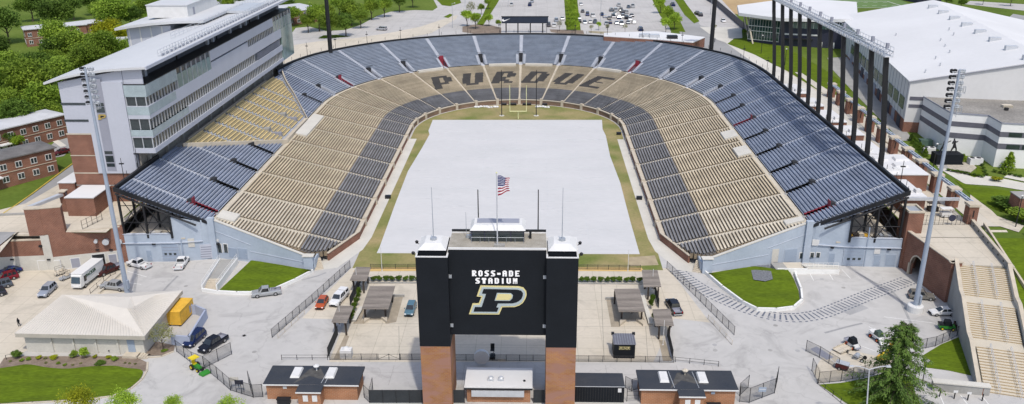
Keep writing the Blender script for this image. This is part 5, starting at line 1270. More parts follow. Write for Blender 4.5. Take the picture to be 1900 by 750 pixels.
for a, b, c, d in ((82.9, 86.3, -6.0, -5.6), (82.9, 86.3, -1.9, -1.5), (82.9, 83.3, -5.6, -1.9), (85.9, 86.3, -5.6, -1.9)): mb.box(a, b, c, d, 12.6, 13.0)
mb.build('tower_parapet', LIMES, ea)
mb = MB(); mb.box(83.3, 85.9, -5.6, -1.9, 12.6, 12.68); mb.build('tower_skylight', GALV, ea)
gs = thing('great_stair', 'wide concrete public stair descending in three flights on the right', 'stair', (84, -40, 0))
sd_ = Vector((81.5, -54.0))-Vector((91.0, -22.0)); sdl = sd_.length; su = sd_.normalized(); sn = Vector((-su.y, su.x)); sn = sn if sn.x > 0 else -sn
T0 = Vector((91.0, -21.6)); fl_ = [(0, 8.6), (11.2, 20.0), (22.6, 33.3)]; zc = 8.0; NS = 16; wl = 4.3
CONT2 = mat('stair_concrete', (.53, .48, .39), .9, var=.03, scale=.3, scale2=1)
STEPL = mat('step_edge_tan', (.40, .315, .20), .85, var=.06)
mb = MB(); mb2 = MB(); prof = [(0, 8.0)]
for fi, (a, b) in enumerate(fl_):
    w_ = wl+fi*-.35
    for k in range(NS):
        u0 = a+(b-a)*k/NS; u1 = a+(b-a)*(k+1)/NS; z1 = zc-.1667*(k+1); c = T0+su*(u0+u1)/2; mb.obox((c.x, c.y), (su.x, su.y), u1-u0, w_*2, z1-1.2, z1)
        c = T0+su*(u0+.04); mb2.obox((c.x, c.y), (su.x, su.y), .10, w_*2-.02, z1, z1+.1667-.004) if True else None
    zc -= .1667*NS; prof += [(a, prof[-1][1]), (b, zc)]
    if fi < 2: u0, u1 = b, fl_[fi+1][0]; c = T0+su*(u0+u1)/2; mb.obox((c.x, c.y), (su.x, su.y), u1-u0, w_*2, zc-1.2, zc)
mb.build('flights', CONT2, gs); tag(mb2.build('step_risers', STEPL, gs), kind='stuff')
prof = [(0, 8), (8.6, 5.33), (11.2, 5.33), (20, 2.66), (22.6, 2.66), (33.3, 0)]
for sg in (-1, 1):
    mb = MB(); off = sn*sg*(wl+.25)
    for (a, za), (b, zb) in zip(prof, prof[1:]):
        A_ = T0+su*a+off; B_ = T0+su*b+off; q = sn*.28
        mb.hexa([(A_.x-q.x, A_.y-q.y, 0), (B_.x-q.x, B_.y-q.y, 0), (B_.x+q.x, B_.y+q.y, 0), (A_.x+q.x, A_.y+q.y, 0), (A_.x-q.x, A_.y-q.y, za+1.0), (B_.x-q.x, B_.y-q.y, zb+1.0), (B_.x+q.x, B_.y+q.y, zb+1.0), (A_.x+q.x, A_.y+q.y, za+1.0)])
    mb.build('side_wall', CONM if sg < 0 else CONL, gs)
    mb = MB()
    for (a, za), (b, zb) in zip(prof, prof[1:]):
        A_ = T0+su*a+off; B_ = T0+su*b+off; q = sn*.34
        mb.hexa([(A_.x-q.x, A_.y-q.y, za+1.0), (B_.x-q.x, B_.y-q.y, zb+1.0), (B_.x+q.x, B_.y+q.y, zb+1.0), (A_.x+q.x, A_.y+q.y, za+1.0), (A_.x-q.x, A_.y-q.y, za+1.14), (B_.x-q.x, B_.y-q.y, zb+1.14), (B_.x+q.x, B_.y+q.y, zb+1.14), (A_.x+q.x, A_.y+q.y, za+1.14)])
    mb.build('wall_coping', LIMES, gs)
c = T0+su*33.5-sn*(wl+.25); mb = MB(); mb.obox((c.x, c.y), (su.x, su.y), .9, .9, 0, 1.3); mb.build('brick_newel', BRICK, gs)
for off in (-1.6, 1.5):
    for fi, (a, b) in enumerate(fl_):
        za = 8-2.667*fi; zb = za-2.667; mb = MB(); p = T0+su*a+sn*off; q = T0+su*b+sn*off
        for d_ in (-.12, .12):
            for hh in (.9,): mb.tube((p.x+d_, p.y, za+hh), (q.x+d_, q.y, zb+hh), .035, n=5)
        for i in range(8):
            c = p+(q-p)*i/7; z_ = za+(zb-za)*i/7; mb.tube((c.x, c.y, z_-.3), (c.x, c.y, z_+.9), .03, n=5)
        mb.build('handrail', ALU, gs)
# upper wall from the gate down to the stair head, and the ramp walls right of it
rw = thing('ramp_wall', 'low concrete wall running from the gate pillar down to the stair head', 'wall', (98, -10, 8))
mb = MB(); A_ = Vector((98.9, -1.0)); B_ = T0+sn*(wl+.25); d = (B_-A_); mb.obox(((A_.x+B_.x)/2, (A_.y+B_.y)/2), tuple(d.normalized()), d.length, .5, 7.6, 9.15); mb.build('wall', CONM, rw)
mb = MB(); mb.obox(((A_.x+B_.x)/2, (A_.y+B_.y)/2), tuple(d.normalized()), d.length+.1, .62, 9.15, 9.3); mb.build('coping', LIMES, rw)
for i in range(7):
    c = A_+d*(i+.7)/7.5; mb = MB(); mb.box(c.x-.36, c.x-.24, c.y-.15, c.y+.15, 8.5, 8.8); mb.build('wall_light', BLACK, rw)
rw = thing('path_wall', 'long tapering concrete wall beside the sloping footpath right of the stair', 'wall', (100, -20, 3))
mb = MB(); pA, pB = Vector((100.9, -2)), Vector((94.5, -46)); d = pB-pA
mb.hexa([(pA.x-.2, pA.y, 5), (pA.x+.2, pA.y, 5), (pB.x+.2, pB.y, 0), (pB.x-.2, pB.y, 0), (pA.x-.2, pA.y, 9.0), (pA.x+.2, pA.y, 9.0), (pB.x+.2, pB.y, 3.5), (pB.x-.2, pB.y, 3.5)]); mb.build('wall', LIMES, rw)
rw = thing('path_wall', 'short concrete wall on the outer edge of the sloping footpath', 'wall', (104, -15, 5))
mb = MB(); pA, pB = Vector((107.5, -6)), Vector((101.3, -40)); mb.hexa([(pA.x-.2, pA.y, 5), (pA.x+.2, pA.y, 5), (pB.x+.2, pB.y, 0), (pB.x-.2, pB.y, 0), (pA.x-.2, pA.y, 9.2), (pA.x+.2, pA.y, 9.2), (pB.x+.2, pB.y, 4.4), (pB.x-.2, pB.y, 4.4)]); mb.build('wall', CONL, rw)
# entrance gates and brick pillars marching along the east concourse
fence('entrance_gate', 'black steel entrance gates between the brick tower and the gate pillar', [(86.4, -1.2), (98.2, -1.0)], 2.2, 'gate', z=z8, panel=False, rails=(.05, .5, .97), post=.9, pr=.04)
mb = MB(); mb.lathe((0, 0, 0), [(.8, 0), (.8, .06)], 18); 
sg_ = mb; o = MB(); o.tube((94.4, -1.35, 9.7), (94.4, -1.25, 9.7), .75, n=16); tag(o.build('gate_sign', NAVY), 'dark oval sign hanging on the black entrance gates', 'sign')
names = ['nearest', 'second', 'third', 'fourth', 'fifth', 'sixth', 'seventh', 'eighth', 'ninth', 'tenth', 'eleventh', 'twelfth']
def pX(y): return 98.9+y*.018
for k in range(12):
    y = .2+8.9*k; x = pX(y); h0 = hY(y); t = thing('brick_pillar', f'brick pillar with stone cap on the east concourse, {names[k]} from the gate', 'pillar', (x, y, h0), 0, 'concourse pillars')
    mb = MB(); mb.box(-1.0, 1.0, -1.0, 1.0, 0, 4.0); mb.build('shaft', BRICK, t, local=True)
    mb = MB(); mb.box(-1.2, 1.2, -1.2, 1.2, 4.0, 4.55); mb.build('cap', LIMES, t, local=True)
    mb = MB(); mb.box(-.12, .12, -1.06, -1.0, 1.6, 3.2); mb.build('slot_light', BLACK, t, local=True)
    if k:
        tt = thing('roof_beam', f'pale steel beam spanning to the {names[k]} concourse pillar', 'beam', (x, y-4.5, h0+4), 0, 'concourse beams')
        mb = MB()
        for dx in (-.35, .35): mb.box(dx-.12, dx+.12, -3.4, 3.4, -.1, .35)
        for j in range(4): mb.box(-.35, .35, -3+j*2, -2.85+j*2, .1, .3)
        mb.build('beam', BLUEG, tt, local=True)
bm_ = thing('roof_beam', 'pale steel beam over the entrance gates', 'beam', (92, 4, 12), 0, 'concourse beams'); mb = MB(); mb.box(86.6, 98.0, 4.0, 4.5, 11.6, 12.2); mb.build('beam', ALU, bm_)
blocks = [(86.3, 91.2, 5, 16, 12.0, 'white roofed brick kiosk just inside the east gates', ROOFW), (86.5, 97.2, 18, 33, 12.6, 'wide white flat roofed block beside the fourth mast', ROOFW), (86.5, 94.0, 35, 46, 12.2, 'middle white flat roofed brick block of the east concourse', ROOFW),
          (86.8, 93.5, 49, 58, 13.0, 'brick concession block with white roof past the concourse middle', ROOFW), (86.8, 93.0, 61, 74, 13.2, 'long brick concession block with white roof at the upper concourse', ROOFW), (86.8, 92.0, 78, 88, 13.4, 'small brick block with white roof near the far columns', ROOFW), (86.8, 91.5, 93, 106, 13.6, 'farthest brick block with white roof on the east concourse', ROOFW)]
for x0, x1, y0, y1, z1, lab, rm in blocks:
    t = block('concession_block', lab, x0, x1, y0, y1, hY(y0)-.3, z1, rm, group='east concourse blocks')
    for j in range(2): mb = MB(); xx = x0+1.5+j*2; mb.box(xx, xx+1.2, y0+2, y0+3.4, z1+.2, z1+.9); mb.build('roof_unit', WHITE, t)
    mb = MB(); mb.box(x0+.8, x0+2.2, y0-.08, y0, hY(y0), hY(y0)+2.3); mb.build('shutter', WHITE, t)
for k, (x, y) in enumerate(((89, 20), (93, 24), (95, 29), (90, 29))):
    mb = MB(); mb.hexa([(x-1.8, y-1.5, 12.8), (x+1.8, y-1.2, 12.8), (x+1.6, y+1.5, 12.8), (x-1.6, y+1.4, 12.8), (x-1.5, y-1.2, 13.3), (x+1.5, y-.9, 13.3), (x+1.3, y+1.2, 13.3), (x-1.3, y+1.1, 13.3)]); o = mb.build('sheeted_load', ROOFW); tag(o, f'{["flat", "second", "third", "rearmost"][k]} white sheeted bundle on the wide white concourse roof', 'bundle', 'white sheeted bundles')
for k, (x, y, lab) in enumerate(((93.8, 6.5, 'dark serving cart behind the entrance gates'), (95.2, 3.2, 'white portable stand just behind the entrance gates'))):
    t = thing('serving_cart', lab, 'cart', (x, y, 8.05)); mm = (WOODD, WHITE)[k]
    mb = MB(); mb.box(-1.1, 1.1, -.6, .6, .3, 1.2); mb.build('body', mm, t, local=True); mb = MB(); mb.box(-1.3, 1.3, -.8, .8, 2.1, 2.2); mb.build('canopy', mm, t, local=True); mb = MB()
    for a in (-1.1, 1.1):
        for b in (-.6, .6): mb.tube((a, b, 1.2), (a, b, 2.1), .04, n=4)
        mb.tube((a*.7, -.6, .25), (a*.7, .6, .25), .25, n=10)
    mb.build('posts_and_wheels', BLACK, t, local=True)
# ================================================================== indoor practice building and its neighbours (right)
fa = thing('indoor_practice_building', 'huge indoor practice hall with white gabled roof', 'building', (143, 110, 11))
fo = Vector((109.4, 62.6)); fd = Vector((.165, .986)).normalized(); fn = Vector((.986, -.165)).normalized(); FL, FW_ = 118, 68
def fp3(a, b, z): c = fo+fd*a+fn*b; return (c.x, c.y, z)
mb = MB(); mb.hexa([fp3(0, 0, 8), fp3(0, FW_, 8), fp3(FL, FW_, 8), fp3(FL, 0, 8), fp3(0, 0, 24.6), fp3(0, FW_, 24.6), fp3(FL, FW_, 24.6), fp3(FL, 0, 24.6)])
mb.hexa([fp3(0, 0, 24.6), fp3(0, FW_/2, 24.6), fp3(FL, FW_/2, 24.6), fp3(FL, 0, 24.6), fp3(0, .01, 24.7), fp3(0, FW_/2, 31.6), fp3(FL, FW_/2, 31.6), fp3(FL, .01, 24.7)])
mb.hexa([fp3(0, FW_/2, 24.6), fp3(0, FW_, 24.6), fp3(FL, FW_, 24.6), fp3(FL, FW_/2, 24.6), fp3(0, FW_/2, 31.6), fp3(0, FW_-.01, 24.7), fp3(FL, FW_-.01, 24.7), fp3(FL, FW_/2, 31.6)])
mb.build('white_wall', mat('hall_wall_white', (.62, .62, .62), .7, var=.03, scale=.1), fa)
mb = MB()
for b0, b1, z0, z1 in ((-.5, FW_/2, 24.75, 31.85), (FW_/2, FW_+.5, 31.85, 24.75)): mb.hexa([fp3(-.4, b0, z0-.2), fp3(-.4, b1, z1-.2), fp3(FL+.4, b1, z1-.2), fp3(FL+.4, b0, z0-.2), fp3(-.4, b0, z0), fp3(-.4, b1, z1), fp3(FL+.4, b1, z1), fp3(FL+.4, b0, z0)])
rr_ = mb.build('gabled_roof', ROOFW, fa)
mb = MB(); mb.hexa([fp3(-.46, -.56, 24.35), fp3(-.46, FW_/2, 31.45), fp3(-.36, FW_/2, 31.45), fp3(-.36, -.56, 24.35), fp3(-.46, -.56, 24.57), fp3(-.46, FW_/2, 31.67), fp3(-.36, FW_/2, 31.67), fp3(-.36, -.56, 24.57)]); mb.build('roof_trim', PANELD, fa)
for k in range(8):
    a = 4+k*14; z = 31.85-.21*4; c = fo+fd*a+fn*(FW_/2-4); t = mb = MB(); mb.obox((c.x, c.y), tuple(fd), 1.5, 3.2, z-.3, z+1.0); u_ = mb.build('roof_unit', ALU, rr_)
for k in range(9):
    a = 6+((k*37) % 60); b = 5+((k*13) % 20); z = 24.75+.209*b; c = fo+fd*a+fn*b; mb = MB(); mb.tube((c.x, c.y, z-.1), (c.x, c.y, z+1.0), .22, n=8); mb.build('roof_vent', ALU, rr_)
# west long wall: brick plinth with openings, ribbon windows
mb = MB(); mb.hexa([fp3(0, -.12, 8), fp3(FL, -.12, 8), fp3(FL, 0, 8), fp3(0, 0, 8), fp3(0, -.12, 13.6), fp3(FL, -.12, 13.6), fp3(FL, 0, 13.6), fp3(0, 0, 13.6)]); mb.build('brick_plinth', BRICK, fa)
mb = MB(); mb.hexa([fp3(-.12, 0, 8), fp3(0, 0, 8), fp3(0, FW_, 8), fp3(-.12, FW_, 8), fp3(-.12, 0, 13.0), fp3(0, 0, 13.0), fp3(0, FW_, 13.0), fp3(-.12, FW_, 13.0)]); mb.build('brick_plinth', BRICK, fa)
for z0, z1 in ((17.2, 18.1), (19.3, 20.3)):
    mb = MB(); mb.hexa([fp3(-.1, .5, z0), fp3(0, .5, z0), fp3(0, 16, z0), fp3(-.1, 16, z0), fp3(-.1, .5, z1), fp3(0, .5, z1), fp3(0, 16, z1), fp3(-.1, 16, z1)]); mb.build('dark_stripe', mat('hall_stripe', (.13, .13, .16), .5), fa)
for k in range(12):
    a = 3+k*7.1; mb = MB(); mb.hexa([fp3(a, -.2, 15.8), fp3(a+5.2, -.2, 15.8), fp3(a+5.2, 0, 15.8), fp3(a, 0, 15.8), fp3(a, -.2, 19.2), fp3(a+5.2, -.2, 19.2), fp3(a+5.2, 0, 19.2), fp3(a, 0, 19.2)]); mb.build('window', mat('hall_window', (.10, .13, .11), .25), fa)
    mb = MB(); z_ = hY(fo.y+a)+.1; mb.hexa([fp3(a+.6, -.28, z_), fp3(a+4.2, -.28, z_), fp3(a+4.2, 0, z_), fp3(a+.6, 0, z_), fp3(a+.6, -.28, z_+3.1), fp3(a+4.2, -.28, z_+3.1), fp3(a+4.2, 0, z_+3.1), fp3(a+.6, 0, z_+3.1)]); mb.build('door', PANELD if k % 2 else NAVY, fa)
for k in range(26):
    a = 1.5+k*3.6; mb = MB(); mb.hexa([fp3(a, -.08, 13.6), fp3(a+.12, -.08, 13.6), fp3(a+.12, 0, 13.6), fp3(a, 0, 13.6), fp3(a, -.08, 24.4), fp3(a+.12, -.08, 24.4), fp3(a+.12, 0, 24.4), fp3(a, 0, 24.4)]); mb.build('panel_joint', PANELD, fa)
# low office with stripes
of = thing('striped_office', 'white office block with two dark window stripes and flat gravel roof', 'building', (128, 50, 9))
FP = [(113.2, 61.5), (112.9, 44.5), (121.2, 41.8), (120.9, 34.6), (170, 26), (175, 56)]
STR = mat('stripe_slate', (.13, .13, .16), .5, var=.08, scale=1)
WW = mat('office_wall_white', (.76, .76, .76), .7, var=.03)
mb = MB(); mb.prism(FP, 8, 20.3); mb.build('white_wall', WW, of)
mb = MB(); mb.prism([(x*.997+.3, y*.995+.2) for x, y in FP], 20.3, 20.36); mb.build('flat_roof', mat('aged_roof', (.30, .285, .26), .95, var=.25, scale=.12, scale2=2, col2=(.20, .19, .175)), of)
def ringband(name, poly, z0, z1, out, m, parent, ids):
    for i in ids:
        a = Vector(poly[i]); b = Vector(poly[i+1]); u = (b-a).normalized(); n = Vector((u.y, -u.x)); cen = Vector((140, 48)); n = n if (a-cen).dot(n) > 0 else -n; c = (a+b)/2+n*(out/2); mb = MB(); mb.obox((c.x, c.y), tuple(u), (b-a).length+out, out, z0, z1); mb.build(name, m, parent)
ringband('dark_window_stripe', FP, 13.9, 15.3, .06, STR, of, range(4)); ringband('dark_window_stripe', FP, 17.0, 18.3, .06, STR, of, range(4)); ringband('roof_trim', FP, 20.3, 20.65, .12, PANELD, of, range(4))
for k in range(10):
    a = Vector(FP[3]); b = Vector(FP[4]); u = (b-a).normalized(); n = Vector((u.y, -u.x)); c = a+u*(3.5+k*3.6)+n*.08
    for z0 in (14.0, 17.1): mb = MB(); mb.obox((c.x, c.y), tuple(u), 3.0, .1, z0, z0+1.1); mb.build('window', GLASS, of)
mb = MB(); mb.box(129, 131.5, 50, 51.5, 20.4, 21.0); mb.build('roof_hatch', CONT, of); mb = MB(); mb.box(128, 128.8, 47, 47.8, 20.4, 21.1); mb.build('roof_vent', BLACK, of)
for k, (px, py, lab) in enumerate(((1722, 285, 'white air conditioning unit with two fans by the hall corner'), (1808, 305, 'white double air conditioning unit before the striped office'), (1716, 270, 'green equipment cabinet beside the hall wall'))):
    c = gh(px, py); t = thing('air_conditioner', lab, 'air conditioner', tuple(c), 0, 'outdoor cooling units'); mm = (WHITE, WHITE, mat('cabinet_green', (.10, .16, .13), .6))[k]
    mb = MB(); mb.box(-1.6, 1.6, -.9, .9, .1, 1.7); mb.build('casing', mm, t, local=True)
    for s_ in (-.8, .8): mb = MB(); mb.lathe((s_, 0, 1.7), [(.55, 0), (.55, .1), (.4, .12)], 14); mb.build('fan', BLACK if k < 2 else mm, t, local=True)
# glass fronted facility
gf = thing('glass_facility', 'dark blue facility with tall glass front and white overhanging roof', 'building', (110, 180, 14))
roofp = [g(1368, 14, 27.0), g(1378, 30, 26.0), g(1440, 38, 25.0), g(1590, 40, 25.0), g(1700, 16, 25.2), g(1480, 12, 26.5)]
wl_ = [gh(1393, 74), gh(1455, 100), gh(1580, 104)]
BKp = [(fo+fd*118).x, (fo+fd*118).y]
rp_ = [(q.x, q.y) for q in (g(1368, 10, 25.5), g(1371, 24, 25.5), g(1450, 34, 25.5), g(1592, 36, 25.5))]+[(148, 215), (125, 230)]
mb = MB(); mb.prism(rp_, 24.3, 25.5); mb.build('white_roof', ROOFW, gf)
wp_ = [(g(1392, 34, 24).x+.5, g(1392, 34, 24).y+3), (g(1455, 40, 24).x, g(1455, 40, 24).y+4.0), (g(1584, 46, 24).x, g(1584, 46, 24).y+5.0), (146, 212), (124, 226)]
mb = MB(); mb.prism(wp_, 12.5, 24.3); mb.build('navy_wall', NAVY, gf)
def gpan(name, i, t0, t1, z0, z1, m, out=.2, th=.2, parent=gf):
    a = Vector(wp_[i]); b = Vector(wp_[i+1]); u = (b-a).normalized(); n = Vector((u.y, -u.x)); L_ = (b-a).length; c = a+u*L_*(t0+t1)/2+n*(out-th/2); mb = MB(); mb.obox((c.x, c.y), tuple(u), L_*(t1-t0), th, z0, z1); return mb.build(name, m, parent)
gc = gpan('glass_front', 0, .0, .98, 15.2, 23.6, mat('curtain_glass', (.03, .065, .06), .08, spec=.8), .25)
for k in range(12): gpan('mullion', 0, .0+k*.089, .006+k*.089, 15.0, 23.8, WHITE, .33, .1, gc)
for z in (15.1, 18.6, 20.6, 23.5): gpan('transom', 0, 0, .99, z, z+.22, WHITE, .36, .1, gc)
gw = gpan('window_band', 1, .18, .98, 21.0, 23.4, mat('pale_curtain_glass', (.10, .17, .165), .1, spec=.8), .2)
for k in range(14): gpan('mullion', 1, .18+k*.0615, .185+k*.0615, 21, 23.4, WHITE, .27, .1, gw)
for k in range(4): gpan('window', 1, .05+k*.14, .15+k*.14, 18.2, 18.8, WHITE, .22)
gpan('canopy', 1, .05, .5, 16.6, 17.0, BLACK, 1.6, 1.6)
for t0 in (.30, .62, .8): gpan('door', 1, t0, t0+.03, 13.6, 15.9, WHITE, .24)
for k in (0, 1):
    q = Vector(rp_[0]) if k == 0 else Vector(rp_[1]); mb = MB(); b_ = gh(1388, 70) if k == 0 else gh(1397, 82); mb.tube((b_.x, b_.y, b_.z), (q.x+3.0+k, q.y+2.5, 24.3), .3, .4, 8); mb.build('leaning_column', LIMES, gf)
# statues: two dark bronze figures on a dark plinth
c = gh(1755, 302); t = thing('statue', 'dark bronze statue group of two players on a black stone plinth', 'statue', tuple(c))
mb = MB(); mb.box(-3.3, 3.3, -1.7, 1.7, 0, 2.6); mb.box(-3.5, 3.5, -1.9, 1.9, 0, .3); mb.build('plinth', SCORE, t, local=True)
BRZ = mat('dark_bronze', (.035, .035, .04), .45, .4)
def bronze_figure(ox, lean, name):
    """continuous figure grown from a posed skeleton"""
    J = {'pel': (0, 0, 2.0), 'che': (lean*.5, 0, 3.0), 'nec': (lean*.65, 0, 3.45), 'hea': (lean*.75, 0, 3.85), 'kl': (-.45, 0, 1.15), 'fl': (-.75, .1, .1), 'kr': (.5, 0, 1.2), 'fr': (.65, 0, .1), 'el': (-.55+lean*.5, -.2, 2.7), 'hl': (-.4+lean, -.5, 2.5), 'er': (.65+lean*.5, -.1, 2.9), 'hr': (1.0+lean, -.3, 3.3)}
    R_ = {'pel': .30, 'che': .36, 'nec': .15, 'hea': .24, 'kl': .2, 'fl': .13, 'kr': .2, 'fr': .13, 'el': .13, 'hl': .1, 'er': .13, 'hr': .1}
    ks = list(J); ed = [('pel', 'che'), ('che', 'nec'), ('nec', 'hea'), ('pel', 'kl'), ('kl', 'fl'), ('pel', 'kr'), ('kr', 'fr'), ('che', 'el'), ('el', 'hl'), ('che', 'er'), ('er', 'hr')]
    me = bpy.data.meshes.new(name); me.from_pydata([(J[k][0]+ox, J[k][1], J[k][2]+2.6) for k in ks], [(ks.index(a), ks.index(b)) for a, b in ed], []); o = bpy.data.objects.new(name, me); COL.objects.link(o)
    sk = o.modifiers.new('skin', 'SKIN'); 
    for i, k in enumerate(ks): me.skin_vertices[0].data[i].radius = (R_[k], R_[k]); me.skin_vertices[0].data[i].use_root = (k == 'pel')
    ss = o.modifiers.new('sub', 'SUBSURF'); ss.levels = 1; ss.render_levels = 2; me.materials.append(BRZ); o.parent = t
bronze_figure(-1.3, .5, 'bronze_figure'); bronze_figure(1.4, -.5, 'bronze_figure')
c = gh(1896, 405); t = block('brick_pier', 'square brick pier with stone cap at the right edge of the lawn', c.x-1.2, c.x+4, c.y, c.y+4, 7.8, 12.6, CONM)
# far brick building with white roof behind the rim, big framed banner
t = thing('ticket_pavilion', 'low brick building with long white roof just beyond the closed end', 'building', (55, 186, 14))
rp2 = [xy(g(x, y, 17.5)) for x, y in ((1120, 62), (1215, 59), (1308, 70), (1285, 80), (1215, 74), (1120, 68))]
mb = MB(); mb.prism(rp2, 13, 17.5); mb.build('wall', BRICK, t); mb = MB(); mb.prism([(x*1.002, y) for x, y in rp2], 17.5, 17.75); mb.build('roof', ROOFW, t)
for k, (px, py) in enumerate(((1196, 68), (1214, 69), (1247, 71))):
    c = g(px, py, 17.8); mb = MB(); mb.box(c.x-2, c.x+2, c.y-1.5, c.y+1.5, 17.75, 18.9); mb.build('roof_unit', ALU if k < 2 else BLACK, t)
c0 = g(931, 42, 22.0); t = thing('banner_frame', 'long dark banner on black posts beyond the rim', 'banner', (onY(975, 40, 203).x, 203, 14))
xa, xb = onY(931, 38, 203).x, onY(1017, 38, 203).x; zt, zb = onY(975, 31.5, 203).z, onY(975, 42.5, 203).z
mb = MB(); mb.box(xa, xb, 202.9, 203.1, zb, zt); mb.build('banner', mat('banner_navy', (.025, .035, .06), .6), t)
mb = MB(); mb.box(xa-.2, xb+.2, 202.8, 203.2, zt, zt+.3); mb.box(xa-.2, xb+.2, 202.8, 203.2, zb-.2, zb); mb.build('frame', BLACK, t)
for px in (939, 961, 984, 1007):
    x = onY(px, 45, 203.3).x; mb = MB(); mb.box(x-.25, x+.25, 203.15, 203.5, 13.9, zt); mb.build('post', BLACK, t)
sw = [(-1.9, .15), (-1.75, -.35), (-1.3, -.62), (-.7, -.55), (2.0, .75), (-.4, .0), (-.95, -.02), (-1.15, .22), (-1.1, .6), (-1.6, .45)]
c = onY(938, 37.5, 202.85); mb = MB(); mb.prism([(a*.95, b*.95) for a, b in sw], 0, .08); mb.v = [(c.x+a+.2, 202.9-b_, c.z+z_) for a, z_, b_ in mb.v]; mb.build('curved_tick_mark', WLET, t)
# brick houses west and north
def house(name, label, F_, B_, D_, eave, length, roofm, h0, group='brick houses beyond the street', annex=False):
    F_ = Vector(F_[:2]); B_ = Vector(B_[:2]); D_ = Vector(D_[:2]); u = (D_-F_).normalized(); w_ = B_-F_; wid = abs(w_.dot(Vector((-u.y, u.x)))); n = Vector((-u.y, u.x)); n = n if w_.dot(n) > 0 else -n
    t = thing(name, label, 'house', (F_.x, F_.y, h0), 0, group); mb = MB(); c = F_+u*length/2+n*wid/2; mb.obox((c.x, c.y), tuple(u), length-1, wid-1, h0-1.5, eave); mb.build('wall', BRICK, t)
    mb = MB(); rz = eave+.9
    P4 = [F_, F_+u*length, F_+u*length+n*wid, F_+n*wid]; I4 = [F_+u*wid*.4+n*wid*.45, F_+u*(length-wid*.4)+n*wid*.45, F_+u*(length-wid*.4)+n*wid*.55, F_+u*wid*.4+n*wid*.55]
    mb.hexa([(p.x, p.y, eave+.02) for p in P4]+[(p.x, p.y, eave+.3) for p in P4]); mb.hexa([(p.x, p.y, eave+.3) for p in P4]+[(p.x, p.y, rz) for p in I4]); mb.build('roof', roofm, t)
    for side, (o_, d_, n_, L_) in enumerate(((F_, u, -n, length), (F_+n*0, n, -u, wid))):
        nw = int((L_-1.5)/3.4)
        for i in range(nw):
            for zz in (.9, 3.9):
                c = o_+d_*(1.6+i*(L_-2.6)/max(nw, 1)+.6)-n_*.5+n_*.06; mb = MB(); mb.obox((c.x, c.y), tuple(d_), 1.5, .12, h0+zz-.12, h0+zz+1.45); fr = mb.build('window', WHITE, t)
                for q in (-.36, .36):
                    c2 = c+d_*q+n_*.05; mb = MB(); mb.obox((c2.x, c2.y), tuple(d_), .56, .08, h0+zz+.1, h0+zz+1.3); mb.build('pane', GLASS, fr)
    c = F_+u*length/2+n*.45; mb = MB(); mb.obox((c.x, c.y), tuple(u), length-.95, .12, h0+3.1, h0+3.25); mb.build('stone_band', LIMES, t)
    c = F_+u*length*.45-n*.4; mb = MB(); mb.obox((c.x, c.y), tuple(u), 3.2, 2.0, h0+2.5, h0+2.75); mb.build('porch_roof', WHITE, t); mb = MB(); mb.obox((c.x+n.x*.85, c.y+n.y*.85), tuple(u), 1.6, .2, h0-.2, h0+2.3); mb.build('door', WHITE, t)
    return t
DKR = mat('grey_shingle_roof', (.17, .165, .165), .9, var=.15, scale=.3); LTR = mat('pale_roof', (.50, .51, .53), .8, var=.06, scale=.3)
house('brick_house', 'two storey brick house with dark shingle roof nearest the street', g(105, 273, 15.8), g(78, 260, 15.8), g(9, 295, 15.8), 15.5, 34, DKR, 9.1)
house('brick_house', 'two storey brick house with pale roof behind the dark roofed one', g(123, 211.5, 16.6), g(86, 202, 16.6), g(38, 231.6, 16.6), 16.3, 40, LTR, 9.9)
house('brick_house', 'brick house with white roof half hidden by trees, upper left', g(42, 55, 21.0), g(36, 48.5, 21.0), g(95, 50.5, 21.0), 20.6, 24, LTR, 14)
house('brick_house', 'small brick house with white roof between the tree crowns', g(146, 45.5, 21.0), g(137, 39.5, 21.0), g(177, 41.5, 21.0), 20.6, 12, LTR, 14)
house('brick_house', 'brick house with white roof left of the far black mast', g(598, 14, 20.5), g(585, 2, 20.5), g(562, 18, 20.5), 20, 20, LTR, 14)
house('brick_house', 'brick house with white roof at the top edge behind the pavilion', g(392, 8, 20.5), g(395, -2, 20.5), g(470, 4, 20.5), 20, 40, LTR, 14)
house('brick_house', 'flat white roofed house right behind the pavilion roof', g(255, 76, 20), g(218, 62, 20), g(262, 66, 20), 19.6, 12, LTR, 13)
c = gh(40, 45)
# ================================================================== buildings in the near car park
cb = thing('tan_roof_building', 'cream service building with wide tan metal roof and blue door at lower left', 'building', (-72, -40, 0))
RTAN = mat('tan_standing_seam', (.58, .545, .49), .6, var=.03, scale=.4); FASC = mat('tan_fascia', (.43, .40, .35), .7, var=.05)
A, B_, C, D, M = g(27, 619, 4.2), g(268, 624, 4.2), g(334, 544, 4.2), g(116, 547, 5.2), g(243, 551, 5.4)
E_ = g(236, 573, 5.6); D2 = Vector((D.x+.4, D.y+1.6, 4.2)); C2 = Vector((C.x, C.y+1.2, 4.2))
mb = MB(); mb.face([A, B_, E_, M, D]); mb.face([B_, C, M, E_]); mb.face([D, M, C, C2, D2])
roof = mb.build('metal_roof', RTAN, cb)
def ribs(a0, a1, b0, b1, n, parent, m, name='roof_seams'):
    mb = MB()
    for i in range(n+1):
        p = a0.lerp(a1, i/n); q = b0.lerp(b1, i/n); mb.tube((p.x, p.y, p.z+.03), (q.x, q.y, q.z+.03), .045, n=4)
    return tag(mb.build(name, m, parent), kind='stuff')
ribs(A, B_, D, M, 44, roof, RTAN); ribs(B_, C, E_, M.lerp(C, .5), 22, roof, RTAN)
mb = MB()
